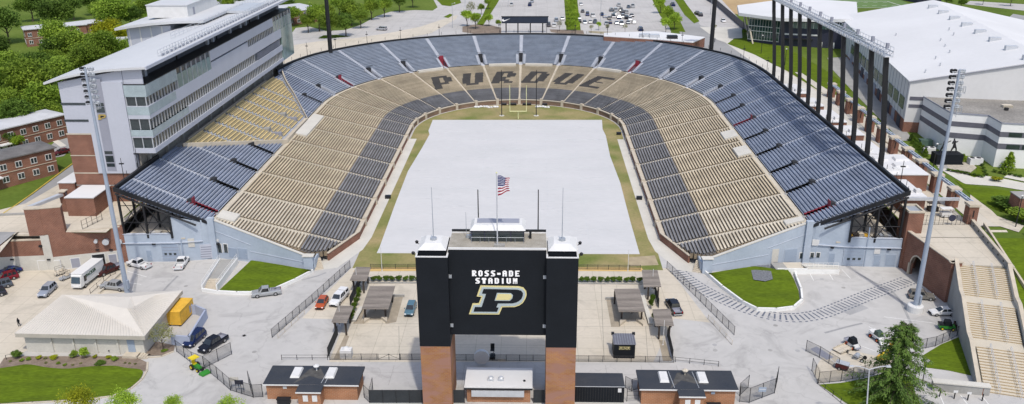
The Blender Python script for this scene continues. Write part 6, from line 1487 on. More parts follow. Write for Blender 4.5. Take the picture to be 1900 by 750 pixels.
for a, b in ((A, B_), (B_, C), (C, C2), (D2, A)):
    mb.face([(a.x, a.y, a.z-.75), (b.x, b.y, b.z-.75), (b.x, b.y, b.z+.0), (a.x, a.y, a.z+.0)])
    d = (b-a).normalized(); n = Vector((-d.y, d.x, 0))*.25; mb.face([(a.x+n.x, a.y+n.y, a.z-.75), (b.x+n.x, b.y+n.y, b.z-.75), (b.x, b.y, b.z-.75), (a.x, a.y, a.z-.75)])
mb.build('fascia', FASC, cb)
w0, w1 = Vector((A.x+.9, A.y+.9)), Vector((B_.x-.9, B_.y+.9)); w2 = Vector((C.x-.8, C.y-.3)); w3 = Vector((D.x+1, D.y-.3))
mb = MB(); mb.prism([tuple(w0), tuple(w1), tuple(w2), tuple(w3)], 0, 4.15); mb.build('wall', CREAMC, cb)
u = (w1-w0).normalized(); n = Vector((u.y, -u.x)); L_ = (w1-w0).length
def cbp(name, t0, t1, z0, z1, m, out, th=.2, parent=cb):
    c = w0+u*L_*(t0+t1)/2+n*(out-th/2); mb = MB(); mb.obox((c.x, c.y), tuple(u), L_*(t1-t0), th, z0, z1); return mb.build(name, m, parent)
for t in (.225, .41, .60, .785): cbp('wall_rib', t-.008, t+.008, 0, 3.4, CREAMC, .25, .3)
for t0, t1 in ((.235, .39), (.61, .77)): cbp('clerestory_window', t0, t1, 3.1, 3.4, GLASS, .05)
fr = cbp('door', .865, .925, .5, 2.9, BLUED, .08); cbp('handle', .868, .872, 1.5, 1.65, ALU, .12, .1, fr)
cbp('door_step', .84, .96, 0, .5, LIMES, 1.5, 1.5)
for k in range(4): c = w0+u*(L_*.96+.45+k*.4)+n*.75; mb = MB(); mb.obox((c.x, c.y), tuple(u), .4, 1.5, 0, .4-k*.1); mb.build('step', LIMES, cb)
c = w0+u*L_*.70+n*.1; mb = MB(); mb.tube((c.x, c.y-.02, .7), (c.x, c.y-.12, .7), .12, n=8); mb.build('hose_tap', BLACK, cb)
# yellow container in its blue enclosure
ec = thing('walled_enclosure', 'open blue grey block enclosure beside the tan roofed building', 'enclosure', (-58, -30, 0))
e = [xy(g(334, 612)), xy(g(356, 622)), xy(g(380, 588)), xy(g(372, 573))]
e = [xy(g(x, y, 2.0)) for x, y in ((318, 622), (350, 624), (381, 574), (362, 566), (335, 566))]
mb = MB()
for a, b in zip(e[0:], e[1:]):
    a = Vector(a); b = Vector(b); d = (b-a); c = (a+b)/2; mb.obox((c.x, c.y), tuple(d.normalized()), d.length+.25, .3, 0, 2.0)
mb.build('wall', mat('lavender_block', (.35, .39, .50), .85, var=.05), ec)
yc = thing('yellow_container', 'yellow generator container standing inside the blue enclosure', 'container', tuple(g(337, 592)))
f0, f1 = g(322, 606), g(348, 578); d = Vector((f1.x-f0.x, f1.y-f0.y)); yc.rotation_euler = (0, 0, math.atan2(d.y, d.x)); L2 = 5.6
mb = MB(); mb.box(-L2/2, L2/2, -1.3, 1.3, .3, 2.9); mb.build('body', YEL, yc, local=True)
mb = MB(); mb.box(-L2/2-.05, L2/2+.05, -1.35, 1.35, 2.9, 3.02); mb.build('top', YEL, yc, local=True)
for k in range(6): mb = MB(); mb.box(-2.2+k*.8, -1.7+k*.8, -1.34, -1.3, .8, 2.2); mb.build('louvre', PANELD if k > 3 else YEL, yc, local=True)
mb = MB(); mb.box(L2/2, L2/2+.04, -1, 1, .6, 2.5); mb.build('radiator_grille', BLACK, yc, local=True)
mb = MB(); mb.box(-L2/2, L2/2, -1.1, -.8, 0, .3); mb.box(-L2/2, L2/2, .8, 1.1, 0, .3); mb.build('skids', BLACK, yc, local=True)
# ticket buildings along the bottom
def booth(name, label, x0, x1, yb, yf, zt, bump, roofm, wallm, lab_cat='building', trim=True):
    t = thing(name, label, lab_cat, ((x0+x1)/2, yf, 0), 0, 'brick gate houses' if 'brick' in label else None)
    mb = MB(); mb.box(x0+.35, x1-.35, yf+.35, yb-.3, 0, zt); mb.build('wall', wallm, t)
    mb = MB(); mb.box(x0, x1, yf, yb, zt, zt+.28); rf = mb.build('flat_roof', roofm, t)
    if trim: mb = MB(); mb.box(x0-.03, x1+.03, yf-.06, yf, zt, zt+.22); mb.build('gutter', WHITE, t)
    if bump:
        a, b, d = bump; mb = MB(); mb.box(a+.2, b-.2, yf-d+.25, yf+.35, 0, zt-.02); mb.build('porch_wall', wallm, t)
        mb = MB(); mb.box(a, b, yf-d, yf-.07, zt-.02, zt+.26); mb.build('porch_roof', roofm, t); mb = MB(); mb.box(a-.03, b+.03, yf-d-.06, yf-d, zt-.02, zt+.2); mb.build('gutter', WHITE, t)
        for q in (.25, .62): w_ = (b-a); mb = MB(); mb.box(a+w_*q, a+w_*(q+.2), yf-d+.19, yf-d+.25, 1.1, 2.2); mb.build('ticket_window', WHITE, t)
    return t, rf
zt = 2.75
for side, pc, bp, lab in ((-1, ((505, 678), (676, 680), (666, 715), (489, 712)), (548, 595), 'brick gate house with black roof left of the scoreboard'), (1, ((1181, 686), (1357, 688), (1370, 723), (1186, 722)), (1258, 1307), 'brick gate house with black roof right of the scoreboard')):
    q = [g(x, y, zt+.28) for x, y in pc]; x0, x1 = (q[0].x+q[3].x)/2, (q[1].x+q[2].x)/2; yb, yf = (q[0].y+q[1].y)/2, (q[2].y+q[3].y)/2
    b0, b1 = g(bp[0], 727, zt+.28).x, g(bp[1], 727, zt+.28).x; d = yf-g(bp[0], 727 if side < 0 else 735, zt+.28).y
    t, rf = booth('gate_house', lab, x0, x1, yb, yf, zt, (b0, b1, d), BLKROOF, BRICKO)
    for k in (.3, .67) if side < 0 else (.27, .67):
        xx = x0+(x1-x0)*k; yy = yf+(yb-yf)*.6; s_ = MB(); s_.hexa([(xx-.75, yy-1.5, zt+.28), (xx+.75, yy-1.5, zt+.28), (xx+.75, yy+1.5, zt+.28), (xx-.75, yy+1.5, zt+.28), (xx-.62, yy-1.3, zt+.6), (xx+.62, yy-1.3, zt+.6), (xx+.62, yy+1.3, zt+.6), (xx-.62, yy+1.3, zt+.6)]); s_.build('skylight', WHITE, rf)
    xx = x0+(x1-x0)*.5; yy = yf+(yb-yf)*.75; s_ = MB(); s_.tube((xx, yy, zt+.28), (xx, yy, zt+1.1), .12, n=8); s_.lathe((xx, yy, zt+1.0), [(.45, 0), (.5, .15), (.15, .4)], 10); s_.build('extract_cowl', WHITE if side < 0 else CONT, rf)
    s_ = MB(); s_.prism([(xx-2.6, yy-3.2), (xx-1.2, yy+.5), (xx+.3, yy+1.0), (xx+1.6, yy-1.5), (xx+3.2, yy-2.8), (xx+1, yy-2.4), (xx-.8, yy-1.6), (xx-2.9, yy-4.0)], zt+.28, zt+.288); s_.build('roof_dust_stain', mat('dust_stain', (.10, .098, .095), .95, var=.2, scale=1.2), rf)
    for fx_ in (-.55*side, .4):
        s_ = MB(); s_.tube((xx+fx_*4, yf+.4, zt+.3), (xx+fx_*4-.3*side, yb-.5, zt+.3), .05, n=4); s_.build('roof_conduit', ALU, rf)
    bx = x0+(x1-x0)*(.22 if side < 0 else .75); s_ = MB(); s_.box(bx-1.0, bx+1.0, yf-1.2, yf-.5, 0, .9); s_.box(bx-1.1, bx+1.1, yf-1.3, yf-.4, .9, 1.0); o = s_.build('dark_dumpster', BLACK); tag(o, 'dark low storage bench in front of the '+('left' if side < 0 else 'right')+' brick gate house', 'bench', 'dark gate house benches')
    s_ = MB(); s_.box(bx-.3, bx+.3, yf+.28, yf+.35, 2.0, 2.4); s_.build('wall_sign', WHITE if side < 0 else BLUED, t)
q = [g(x, y, 3.1) for x, y in ((866, 682), (989, 684), (987, 717), (862, 717))]
t, rf = booth('concession_booth', 'white roofed brick booth between the scoreboard towers', (q[0].x+q[3].x)/2, (q[1].x+q[2].x)/2, q[0].y, q[3].y, 2.85, None, ROOFW, BRICKO)
x0, x1, yf = (q[0].x+q[3].x)/2, (q[1].x+q[2].x)/2, q[3].y
mb = MB(); mb.box(x0+1.1, x1-1.3, yf-.15, yf+.3, 1.3, 2.4); mb.build('fascia_board', ALU, t); mb = MB(); mb.box(x0-.03, x1+.03, yf-.1, yf, 2.55, 2.84); mb.build('gutter', BLACK, t)
for k, px in enumerate((910.6, 929.7)):
    c = g(px, 703, 3.4); mb = MB(); mb.box(c.x-.45, c.x+.45, c.y-.35, c.y+.35, 3.1, 3.5); mb.lathe((c.x, c.y, 3.5), [(.5, 0), (.42, .2), (.3, .3)], 12); mb.build('roof_fan', ALU, rf)
c = g(973, 707, 3.15); mb = MB(); mb.lathe((c.x, c.y, 3.12), [(.22, 0), (.2, .15)], 8); mb.build('roof_drain', BLACK, rf)
c = g(894, 679); t = thing('umbrella_table', 'white round topped tent behind the white roofed booth', 'tent', (c.x, c.y, 0)); mb = MB(); mb.tube((0, -.2, 1.7), (0, .5, 1.7), 1.3, n=18); mb.build('cover', WHITE, t, local=True)
q = [g(x, y, 3.0) for x, y in ((1070.5, 692), (1152.6, 693), (1161, 717), (1063, 716))]
t = thing('black_container', 'long black shipping container with small white notice beside the right tower', 'container', ((q[2].x+q[3].x)/2, q[2].y, 0))
x0, x1 = (q[0].x+q[3].x)/2, (q[1].x+q[2].x)/2; mb = MB(); mb.box(x0, x1, q[3].y, q[0].y, 0, 2.9); mb.build('body', SCORE, t); mb = MB(); mb.box(x0-.05, x1+.05, q[3].y-.05, q[0].y+.05, 2.9, 3.0); mb.build('roof', BLKROOF, t)
mb = MB(); mb.box(x0-.06, x1+.06, q[3].y-.09, q[3].y-.05, 2.88, 2.98); mb.build('roof_edge', ALU, t); mb = MB(); mb.box(x1-1.0, x1-.45, q[3].y-.03, q[3].y, 1.9, 2.6); mb.build('notice', WHITE, t)
for k in range(18): xx = x0+.3+k*(x1-x0-.6)/17; mb = MB(); mb.box(xx-.04, xx+.04, q[3].y-.02, q[3].y, .1, 2.8); mb.build('rib', BLACK, t)
for k, (px0, px1, py, lab) in enumerate(((686, 785, 748, 'dark mesh screen fence left of the left brick tower'), (841, 862, 748, 'short dark screen between left tower and white roofed booth'), (990, 1010, 748, 'short dark screen between white roofed booth and right tower'))):
    a, b = g(px0, py), g(px1, py); fence('screen_fence', lab, [(a.x, a.y), (b.x, b.y)], 2.4, pm=mat('dark_screen', (.035, .04, .045), .8), group='dark screens')
fence('screen_fence', 'black screened fence between black container and right gate house', [xy(g(1163, 745)), xy(g(1184, 745))], 2.3, panel=False, rails=(.2, .5, .8), group='dark screens')
# black kiosk with gold lettering
q = [g(1138.5, 665), g(1177.7, 666)]; t = thing('merchandise_kiosk', 'black ribbed kiosk with pale lettered band on the right plaza', 'kiosk', ((q[0].x+q[1].x)/2, q[0].y, 0)); W_ = (q[1].x-q[0].x)/2
mb = MB(); mb.box(-W_, W_, 0, 3.2, 0, 2.75); mb.build('body', SCORE, t, local=True)
mb = MB(); mb.hexa([(-W_-.1, -.1, 2.75), (W_+.1, -.1, 2.75), (W_+.1, 3.3, 2.75), (-W_-.1, 3.3, 2.75), (-W_-.1, -.1, 2.85), (W_+.1, -.1, 2.85), (W_+.1, 3.3, 3.05), (-W_-.1, 3.3, 3.05)]); rf = mb.build('roof', mat('kiosk_roof_metal', (.20, .21, .25), .5), t, local=True)
for k in range(9): xx = -W_+.1+k*(2*W_-.2)/8; mb = MB(); mb.hexa([(xx-.06, 0, 2.87), (xx+.06, 0, 2.87), (xx+.06, 3.2, 3.06), (xx-.06, 3.2, 3.06), (xx-.06, 0, 2.93), (xx+.06, 0, 2.93), (xx+.06, 3.2, 3.12), (xx-.06, 3.2, 3.12)]); mb.build('roof_rib', STR, rf, local=True)
for s_ in (-1, 1): mb = MB(); mb.box(s_*W_-.25, s_*W_+.25, 2.9, 3.3, 2.9, 3.35); mb.build('corner_block', BLACK, t, local=True)
mb = MB(); mb.box(-.95, .95, -.05, 0, 1.75, 2.3); bd = mb.build('lettered_band', GOLDL, t, local=True)
text_mesh('PURDUE', .62, pworld(t)[0], 2.02, pworld(t)[1]-.07, BLACK, t, 'sign_letters', .01, 1.0)
mb = MB(); mb.box(-1.2, 1.2, 3.3, 4.4, .9, 1.0); mb.box(-.7, .7, 3.4, 4.2, 0, .9); mb.build('white_counter', WHITE, t, local=True)
c = g(643, 662); t = thing('water_tank', 'white wrapped tote tank at the lower left corner of the plaza', 'tank', (c.x, c.y, 0)); mb = MB(); mb.hexa([(-1, -.7, 0), (1, -.7, 0), (1, .9, 0), (-1, .9, 0), (-.95, -.6, 1.5), (.95, -.6, 1.5), (.95, .8, 1.5), (-.95, .8, 1.5)]); mb.build('tank', WHITE, t, local=True); mb = MB(); mb.lathe((0, .1, 1.5), [(.75, 0), (.5, .25), (.25, .4)], 12); mb.build('dome', WHITE, t, local=True)
c = g(914, 664); t = thing('lift_machine', 'small dark scissor lift behind the scoreboard opening', 'machine', (c.x, c.y, 0)); mb = MB(); mb.box(-.4, .4, -.7, .7, .15, .5); mb.box(-.35, .35, -.5, .5, 1.6, 1.7); mb.tube((-.3, -.4, .5), (.3, .4, 1.1), .05); mb.tube((.3, .4, 1.1), (-.3, -.4, 1.6), .05); mb.box(-.35, .35, .35, .45, 1.7, 2.6); mb.build('body', BLACK, t, local=True)
for a in (-.4, .4):
    for b in (-.5, .5): mb = MB(); mb.tube((a-.06, b, .2), (a+.06, b, .2), .2, n=10); mb.build('wheel', RUBBER, t, local=True)
c = g(931, 668); mb = MB(); mb.box(c.x-.7, c.x+.7, c.y-.3, c.y+.3, .0, .12); mb.box(c.x-.7, c.x+.7, c.y-.3, c.y+.3, .2, .32); tag(mb.build('wooden_pallet', CONT), 'pale wooden pallet lying by the fence under the scoreboard', 'pallet')
# ------------------------------------------------------------------ pergolas
def pergola(label, roofpx, postpx, h=2.75, big=False):
    q = [g(x, y, h+.3) for x, y in roofpx]      # back-left, back-right, front-right, front-left
    c = sum(q, Vector())/4; t = thing('pergola', label, 'pergola', (c.x, c.y, 0), 0, 'timber pergolas')
    n = 26 if big else 20
    mb = MB()
    for i in range(n):
        a0, a1 = q[0].lerp(q[3], i/n), q[0].lerp(q[3], (i+.72)/n); b0, b1 = q[1].lerp(q[2], i/n), q[1].lerp(q[2], (i+.72)/n)
        mb.hexa([(a1.x, a1.y, h+.12), (b1.x, b1.y, h+.12), (b0.x, b0.y, h+.12), (a0.x, a0.y, h+.12), (a1.x, a1.y, h+.3), (b1.x, b1.y, h+.3), (b0.x, b0.y, h+.3), (a0.x, a0.y, h+.3)])
    mb.build('slat_roof', WOOD, t)
    for f_ in (.14, .5, .86):
        a = q[0].lerp(q[1], f_); b = q[3].lerp(q[2], f_); d = Vector((b.x-a.x, b.y-a.y)); mb = MB(); mb.obox(((a.x+b.x)/2, (a.y+b.y)/2), tuple(d.normalized()), d.length, .16, h-.14, h+.12); mb.build('beam', WOODD, t)
    for (x, y) in postpx:
        p = g(x, y); mb = MB(); mb.box(p.x-.15, p.x+.15, p.y-.15, p.y+.15, 0, h); mb.build('post', WOODD, t)
        mb = MB(); mb.tube((p.x, p.y, h-.8), (p.x+.0, p.y+.8, h-.05), .06, n=4); mb.build('brace', WOODD, t)
    return t
pergola('large weathered timber pergola on the left plaza', ((686, 531), (733, 530.5), (721, 573), (671, 573)), ((678, 591), (716, 591), (728, 561), (696, 560)), big=True)
pergola('small timber pergola at the top left of the left plaza', ((661, 495), (688, 496), (680, 521), (649, 520)), ((657, 540), (675.5, 544), (683, 526), (668, 524)))
pergola('small timber pergola by the lower end of the left planter', ((627, 567), (656, 568), (643, 599), (615, 597.5)), ((623, 616), (643, 622), (650, 600), (634, 598)))
pergola('large weathered timber pergola on the right plaza', ((1140, 536), (1186, 535.5), (1197.5, 578), (1148, 578)), ((1153, 594), (1190, 594), (1140, 564), (1176, 562)), big=True)
pergola('small timber pergola at the top right of the right plaza', ((1191, 501), (1220, 501), (1227, 532), (1194, 532)), ((1202, 556), (1220, 560), (1196, 536), (1214, 536)))
pergola('small timber pergola by the lower end of the right planter', ((1210.6, 574), (1243.4, 573), (1250.5, 604), (1216, 604)), ((1222, 629), (1241.6, 620), (1216, 606), (1236, 604)))
sheet('brown_paving', G0((670, 597), (700, 556), (748, 551), (735, 598), (716, 601), (712, 594), (680, 594), (676, 601), (655, 601), (690, 540)), PAVER, .012)
sheet('brown_paving', G0((1125, 556), (1176, 556), (1200, 601), (1196, 594), (1152, 594), (1150, 607), (1134, 607)), PAVER, .012)
sheet('brown_paving', G0((618, 668), (640, 622), (648, 624), (632, 668)), PAVER, .014); sheet('brown_paving', G0((1222, 630), (1234, 632), (1247, 670), (1230, 670)), PAVER, .014)
for (px, lab, nm) in ((((676, 601), (686, 594), (676, 594)), 'triangular concrete seat by the left posts of the left pergola', 'seat_block'), (((707, 592), (718, 601), (719, 592)), 'triangular concrete seat by the right posts of the left pergola', 'seat_block'), (((1150, 606), (1162, 597), (1150, 596)), 'triangular concrete seat by the left posts of the right pergola', 'seat_block'), (((1180, 596), (1193, 606), (1193, 597)), 'triangular concrete seat by the right posts of the right pergola', 'seat_block')):
    mb = MB(); mb.prism(G0(*px), 0, .5); tag(mb.build(nm, LIMES), lab, 'seat', 'triangular seats')
for (a, b, lab) in (((657, 598), (671, 573), 'long narrow concrete bench left of the left pergola'), ((1191, 548), (1207, 604), 'long narrow concrete bench right of the right pergola')):
    a = g(*a); b = g(*b); d = Vector((b.x-a.x, b.y-a.y)); mb = MB(); mb.obox(((a.x+b.x)/2, (a.y+b.y)/2), tuple(d.normalized()), d.length, .8, .35, .5); mb.obox(((a.x+b.x)/2, (a.y+b.y)/2), tuple(d.normalized()), d.length-.3, .5, 0, .35); tag(mb.build('stone_bench', CONL), lab, 'bench', 'long concrete benches')
wallline(G0((724, 551), (750, 551)), .3, .5, CONM, 'low_wall', 'short low concrete wall behind the left pergola', 'wall'); wallline(G0((1124, 556), (1142, 556)), .3, .5, CONM, 'low_wall', 'short low concrete wall behind the right pergola', 'wall')
wallline(G0((683, 526), (782, 526)), .25, .3, CONM, 'planter_kerb', 'long low kerb holding the round shrubs left of the scoreboard', 'kerb'); wallline(G0((1066, 527), (1190, 528)), .25, .3, CONM, 'planter_kerb', 'long low kerb holding the round shrubs right of the scoreboard', 'kerb')
# ------------------------------------------------------------------ fences and gates
def F0(*pp): return [xy(g(x, y)) for x, y in pp]
fence('chain_fence', 'long black chain link fence along the left edge of the plaza', F0((505, 627), (580, 562), (650, 498)), 1.8, group='plaza edge fences')
fence('chain_fence', 'long black chain link fence along the right edge of the plaza', F0((1237, 499), (1290, 550), (1362, 622)), 1.8, group='plaza edge fences')
fence('hand_rail', 'low pale rail beside the left plaza ramp', F0((516, 628), (565, 583)), .9, 'railing', panel=False, m=LIMES); fence('hand_rail', 'low pale rail beside the right plaza ramp', F0((1314, 592), (1358, 640)), .9, 'railing', panel=False, m=LIMES)
fence('plaza_fence', 'black fence along the front of the left plaza', F0((612, 668), (700, 668)), 1.2, group='front plaza fences'); fence('plaza_fence', 'black fence between the left gate and the left tower', F0((743, 668), (786, 668)), 1.2, group='front plaza fences')
fence('plaza_fence', 'black fence behind the scoreboard opening', F0((840, 669), (1014, 670)), 1.2, group='front plaza fences'); fence('plaza_fence', 'black fence along the front of the right plaza', F0((1066, 671), (1250, 673)), 1.2, group='front plaza fences')
gt = fence('double_gate', 'black braced double gate in the left plaza fence', F0((702, 668), (722, 668), (742, 668)), 1.2, 'gate', panel=False, rails=(.08, .95))
a, b = g(702, 668), g(742, 668); mb = MB(); mb.tube((a.x, a.y, .15), ((a.x+b.x)/2, a.y, 1.1), .04, n=4); mb.tube((b.x, b.y, .15), ((a.x+b.x)/2, a.y, 1.1), .04, n=4); mb.build('brace', BLACK, gt)
fence('pipe_railing', 'dark pipe railing left of the plaza front', F0((523, 668), (608, 668)), 1.0, 'railing', panel=False, rails=(.45, .97)); fence('pipe_railing', 'dark pipe railing right of the plaza front', F0((1253, 672), (1333, 680)), 1.0, 'railing', panel=False, rails=(.45, .97))
SCR = mat('dark_screen', (.03, .034, .04), .8)
for px, lab in ((((609, 664), (627, 622)), 'black screened panel fence at the lower left plaza corner'), (((650, 568), (668, 530)), 'black screened panel fence beside the upper left pergola'), (((1248, 668), (1238, 624)), 'black screened panel fence at the lower right plaza corner'), (((1222, 572), (1215, 545)), 'black screened panel fence beside the upper right pergola')):
    fence('screened_fence', lab, F0(*px), 2.0, pm=SCR, group='plaza screen panels')
for px, h, lab in (((1230, 640), 8.0, 'slim white pole by the lower right pergola'), ((632, 605), 8.0, 'slim white pole by the lower left pergola'), ((663, 535), 7.5, 'slim white pole by the upper left pergola'), ((1210, 538), 7.5, 'slim white pole by the upper right pergola'), ((709, 503), 9.0, 'thin pale pole left of the scoreboard at the field edge'), ((1165, 503), 8, 'thin pale pole right of the scoreboard at the field edge')):
    c = g(*px); h *= .62; mb = MB(); mb.tube((c.x, c.y, 0), (c.x, c.y, h), .07, .05, 6); mb.lathe((c.x, c.y, 0), [(.15, 0), (.15, .1)], 8); tag(mb.build('slim_pole', WHITE), lab, 'pole', 'slim white poles')
fence('field_fence', 'thin dark fence along the field edge left of the scoreboard', F0((688, 499), (780, 499)), 1.1, group='field edge fences'); fence('field_fence', 'thin dark fence along the field edge right of the scoreboard', F0((1070, 500), (1188, 501)), 1.1, group='field edge fences')
fence('chain_fence', 'black chain link fence running down past the parked van and pickup', F0((328, 653), (358, 676), (379, 684), (404, 704), (428, 725)), 2.4, group='lower left chain fences')
fence('open_gate', 'open chain link gate leaf beside the black pickup', F0((379, 684), (430, 658)), 2.4, 'gate', group='chain link gates')
fence('open_gate', 'chain link gate at the left end of the left gate house', F0((428, 725), (470, 738), (488, 737)), 2.4, 'gate', group='chain link gates')
fence('open_gate', 'open chain link gate leaf standing before the left gate house', F0((470, 738), (462, 712)), 2.4, 'gate', group='chain link gates')
fence('open_gate', 'chain link gate between the left gate house and the mesh screen', F0((676, 738), (686, 748), (692, 725)), 2.4, 'gate', group='chain link gates')
fence('open_gate', 'chain link gate between container and right gate house', F0((1160, 720), (1172, 726), (1184, 722)), 2.2, 'gate', group='chain link gates')
fence('open_gate', 'tall chain link gate right of the right gate house', F0((1372, 746), (1390, 748), (1437, 730), (1442, 708)), 2.8, 'gate', group='chain link gates')
fence('open_gate', 'open chain link gate leaf close to the right end of the right gate house', F0((1372, 735), (1388, 720)), 2.4, 'gate', group='chain link gates')
fence('chain_fence', 'black chain link fence around the machine yard, upper side', F0((1495, 652), (1520, 664), (1555, 686)), 2.2, group='machine yard fences')
fence('chain_fence', 'black chain link fence around the machine yard, lower side', F0((1518, 712), (1560, 708), (1602, 700), (1640, 690)), 2.2, group='machine yard fences')
fence('open_gate', 'chain link gate leaf at the left corner of the machine yard', F0((1506, 688), (1518, 712)), 2.4, 'gate', group='chain link gates')
fence('chain_fence', 'black chain link fence below the parked green utility vehicle', F0((1700, 650), (1735, 643), (1760, 632), (1790, 616)), 2.0, group='machine yard fences')
fence('kerb_railing', 'low black railing along the lower right lawn', F0((1516, 712), (1545, 735), (1575, 760)), .9, 'railing', panel=False)
for px, lab in (((437, 722), 'white notice board on the lower left chain fence'), ((446, 728), 'dark notice board standing before the lower left chain fence')):
    c = g(*px); t = thing('notice_board', lab, 'sign', (c.x, c.y, 0)); mb = MB(); mb.box(-.7, .7, -.05, .0, 1.5, 2.3) ; mb.build('panel', NAVY if 'dark' in lab else CONL, t, local=True); mb = MB(); mb.tube((-.6, 0, 0), (-.6, 0, 2.3), .04); mb.tube((.6, 0, 0), (.6, 0, 2.3), .04); mb.build('posts', BLACK, t, local=True)
for px, lab in (((1412, 741), 'dark blue notice board on the tall right gate'),):
    c = g(*px); t = thing('notice_board', lab, 'sign', (c.x, c.y-.1, 0)); mb = MB(); mb.box(-.6, .6, -.05, .0, 1.5, 2.3); mb.build('panel', BLUED, t, local=True); mb = MB(); mb.box(-.5, .5, -.07, -.05, 1.9, 2.0); mb.build('white_stripe', WHITE, t, local=True)
# right lower corner: lawns, yard, bench shelter, parking posts
sheet('lawn', G0((1520, 714), (1560, 711), (1604, 703), (1650, 690), (1690, 700), (1700, 735), (1712, 760), (1590, 762), (1560, 742)), LAWN, .05)
sheet('lawn', G0((1712, 660), (1745, 640), (1788, 622), (1820, 695), (1823, 702), (1760, 688), (1715, 682)), LAWN, .05)
sheet('machine_yard', G0((1556, 640), (1600, 655), (1660, 668), (1640, 690), (1602, 700), (1560, 706), (1520, 712), (1510, 690), (1522, 668)), CONT, .007)
sheet('ground_plate', G0((1503, 648), (1515, 643), (1547, 663), (1534, 668)), PANELD, .012)
t = thing('bench_shelter', 'long pale concrete bollard wall with white top by the parking bays', 'wall', tuple(g(1780, 716)))
a, b = g(1728, 722), g(1833, 732); d = Vector((b.x-a.x, b.y-a.y)); mb = MB(); mb.obox(((a.x+b.x)/2, (a.y+b.y)/2), tuple(d.normalized()), d.length, 1.0, 0, 1.5); mb.build('wall', CONM, t); mb = MB(); mb.obox(((a.x+b.x)/2, (a.y+b.y)/2), tuple(d.normalized()), d.length+.2, 1.3, 1.5, 1.7); mb.build('top', CONL, t)
for k, px in enumerate(((1743, 736), (1770, 740), (1795, 743), (1822, 744))):
    c = g(*px); t = thing('parking_post', ['leftmost', 'second', 'third', 'rightmost'][k]+' black post in the row before the pale concrete wall', 'post', (c.x, c.y, 0), 0, 'parking posts'); mb = MB(); mb.tube((0, 0, 0), (0, 0, 1.25), .1, n=8); mb.build('post', BLACK, t, local=True)
    if k in (1, 2): mb = MB(); mb.box(-.35, .35, -.14, -.1, 1.2, 1.6); mb.build('sign_plate', WHITE, t, local=True)
c = g(1711, 712); t = thing('path_lamp', 'black path lamp post beside the conifer', 'lamp post', (c.x, c.y, 0)); mb = MB(); mb.tube((0, 0, 0), (0, 0, 4.2), .08, n=8); mb.build('post', BLACK, t, local=True); mb = MB(); mb.lathe((0, 0, 4.2), [(.15, 0), (.5, .1), (.5, .2), (.1, .35)], 12); mb.build('lamp', CONM, t, local=True)
lb_ = g(1606, 790); t = thing('street_lamp', 'tall pale street lamp with two curved arms before the conifer', 'lamp post', (lb_.x, lb_.y, 0))
top = onY(1613, 686, lb_.y); H = top.z; mb = MB(); mb.tube((0, 0, 0), (top.x-lb_.x, 0, H-.1), .13, .08, 8); mb.build('post', ALU, t, local=True)
for sx_ in (-1, 1):
    pts_ = [(top.x-lb_.x+sx_*q, 0, H+1.0*math.sin(min(q/2.2, 1)*1.5)*.6) for q in (0, .5, 1.0, 1.6, 2.2, 2.7)]; mb = MB(); mb.path(pts_, .06, 6); mb.build('arm', ALU, t, local=True); e_ = pts_[-1]; mb = MB(); mb.hexa([(e_[0]-.35, -.18, e_[2]-.1), (e_[0]+.35, -.18, e_[2]-.1), (e_[0]+.35, .18, e_[2]-.1), (e_[0]-.35, .18, e_[2]-.1), (e_[0]-.3, -.14, e_[2]+.08), (e_[0]+.3, -.14, e_[2]+.08), (e_[0]+.3, .14, e_[2]+.08), (e_[0]-.3, .14, e_[2]+.08)]); mb.build('lamp_head', ALU, t, local=True)
fence('hand_rail', 'small rail and steps at the left edge of the cream building', F0((12, 668), (33, 662)), .9, 'railing', panel=False)
fence('hand_rail', 'pale rusty railing beside the white step truck', F0((168, 545), (205, 512), (214, 508)), 1.0, 'railing', panel=False, m=WOODD)
wallline(G0((185, 545), (230, 503)), .3, .45, CONT, 'parking_kerb', 'low tan kerb wall between the two left car parks', 'kerb')
# slim light poles and signal posts beyond the rim
for k, (px, py, h, lab) in enumerate(((840, 52, 11, 'slim grey light pole standing on the far road'), (863, 12, 9, 'slim grey light pole at the left edge of the far road'), (943, 14, 8, 'thin post on the corner verge of the far junction'), (1114, 45, 14, 'slim pole in the middle of the far car park'), (1318, 28, 9, 'curved pale street lamp by the side lot'), (1378, 60, 8, 'dark thin pole on the crossing plaza'), (1412, 100, 7, 'white globe path lamp on the far lawn'), (1456, 122, 6, 'dark path lamp beside the far lawn'), (1730, 318, 7, 'dark path lamp in the garden near the statue'), (1884, 422, 7, 'dark path lamp on the lawn by the ramp'))):
    c = gh(px, py); t = thing('light_pole', lab, 'lamp post', tuple(c)); mb = MB(); mb.tube((0, 0, 0), (0, 0, h), .12, .08, 6); mb.build('pole', GALV if k < 5 else BLACK, t, local=True)
    mb = MB(); mb.tube((0, 0, h-.1), (1.2, 0, h+.1), .06, n=5); mb.build('arm', GALV, t, local=True) if k < 5 else mb.build('arm', BLACK, t, local=True)
    mb = MB(); mb.lathe((1.2 if k < 5 else 0, 0, h), [(.2, 0), (.3, .12), (.12, .3)], 8); mb.build('lamp_head', WHITE, t, local=True)
nb = GH((1310, 0), (1330, 12), (1350, 30), (1375, 52), (1388, 62)); fence('windscreen_fence', 'tall navy wind screen fence curving beside the far sports ground', nb, 3.2, z=lambda x, y: hY(y), pm=NAVY, post=6)
fence('windscreen_fence', 'navy wind screen fence at the far end of the practice field', GH((1640, -6), (1700, 6), (1745, 10)), 3.2, z=lambda x, y: hY(y), pm=NAVY, post=6)
wallline(GH((1560, 205), (1640, 262), (1720, 318), (1740, 332)), .5, 10.2, LIMES, 'garden_wall', 'long low retaining wall along the upper concourse walkway', 'wall', 8.0)
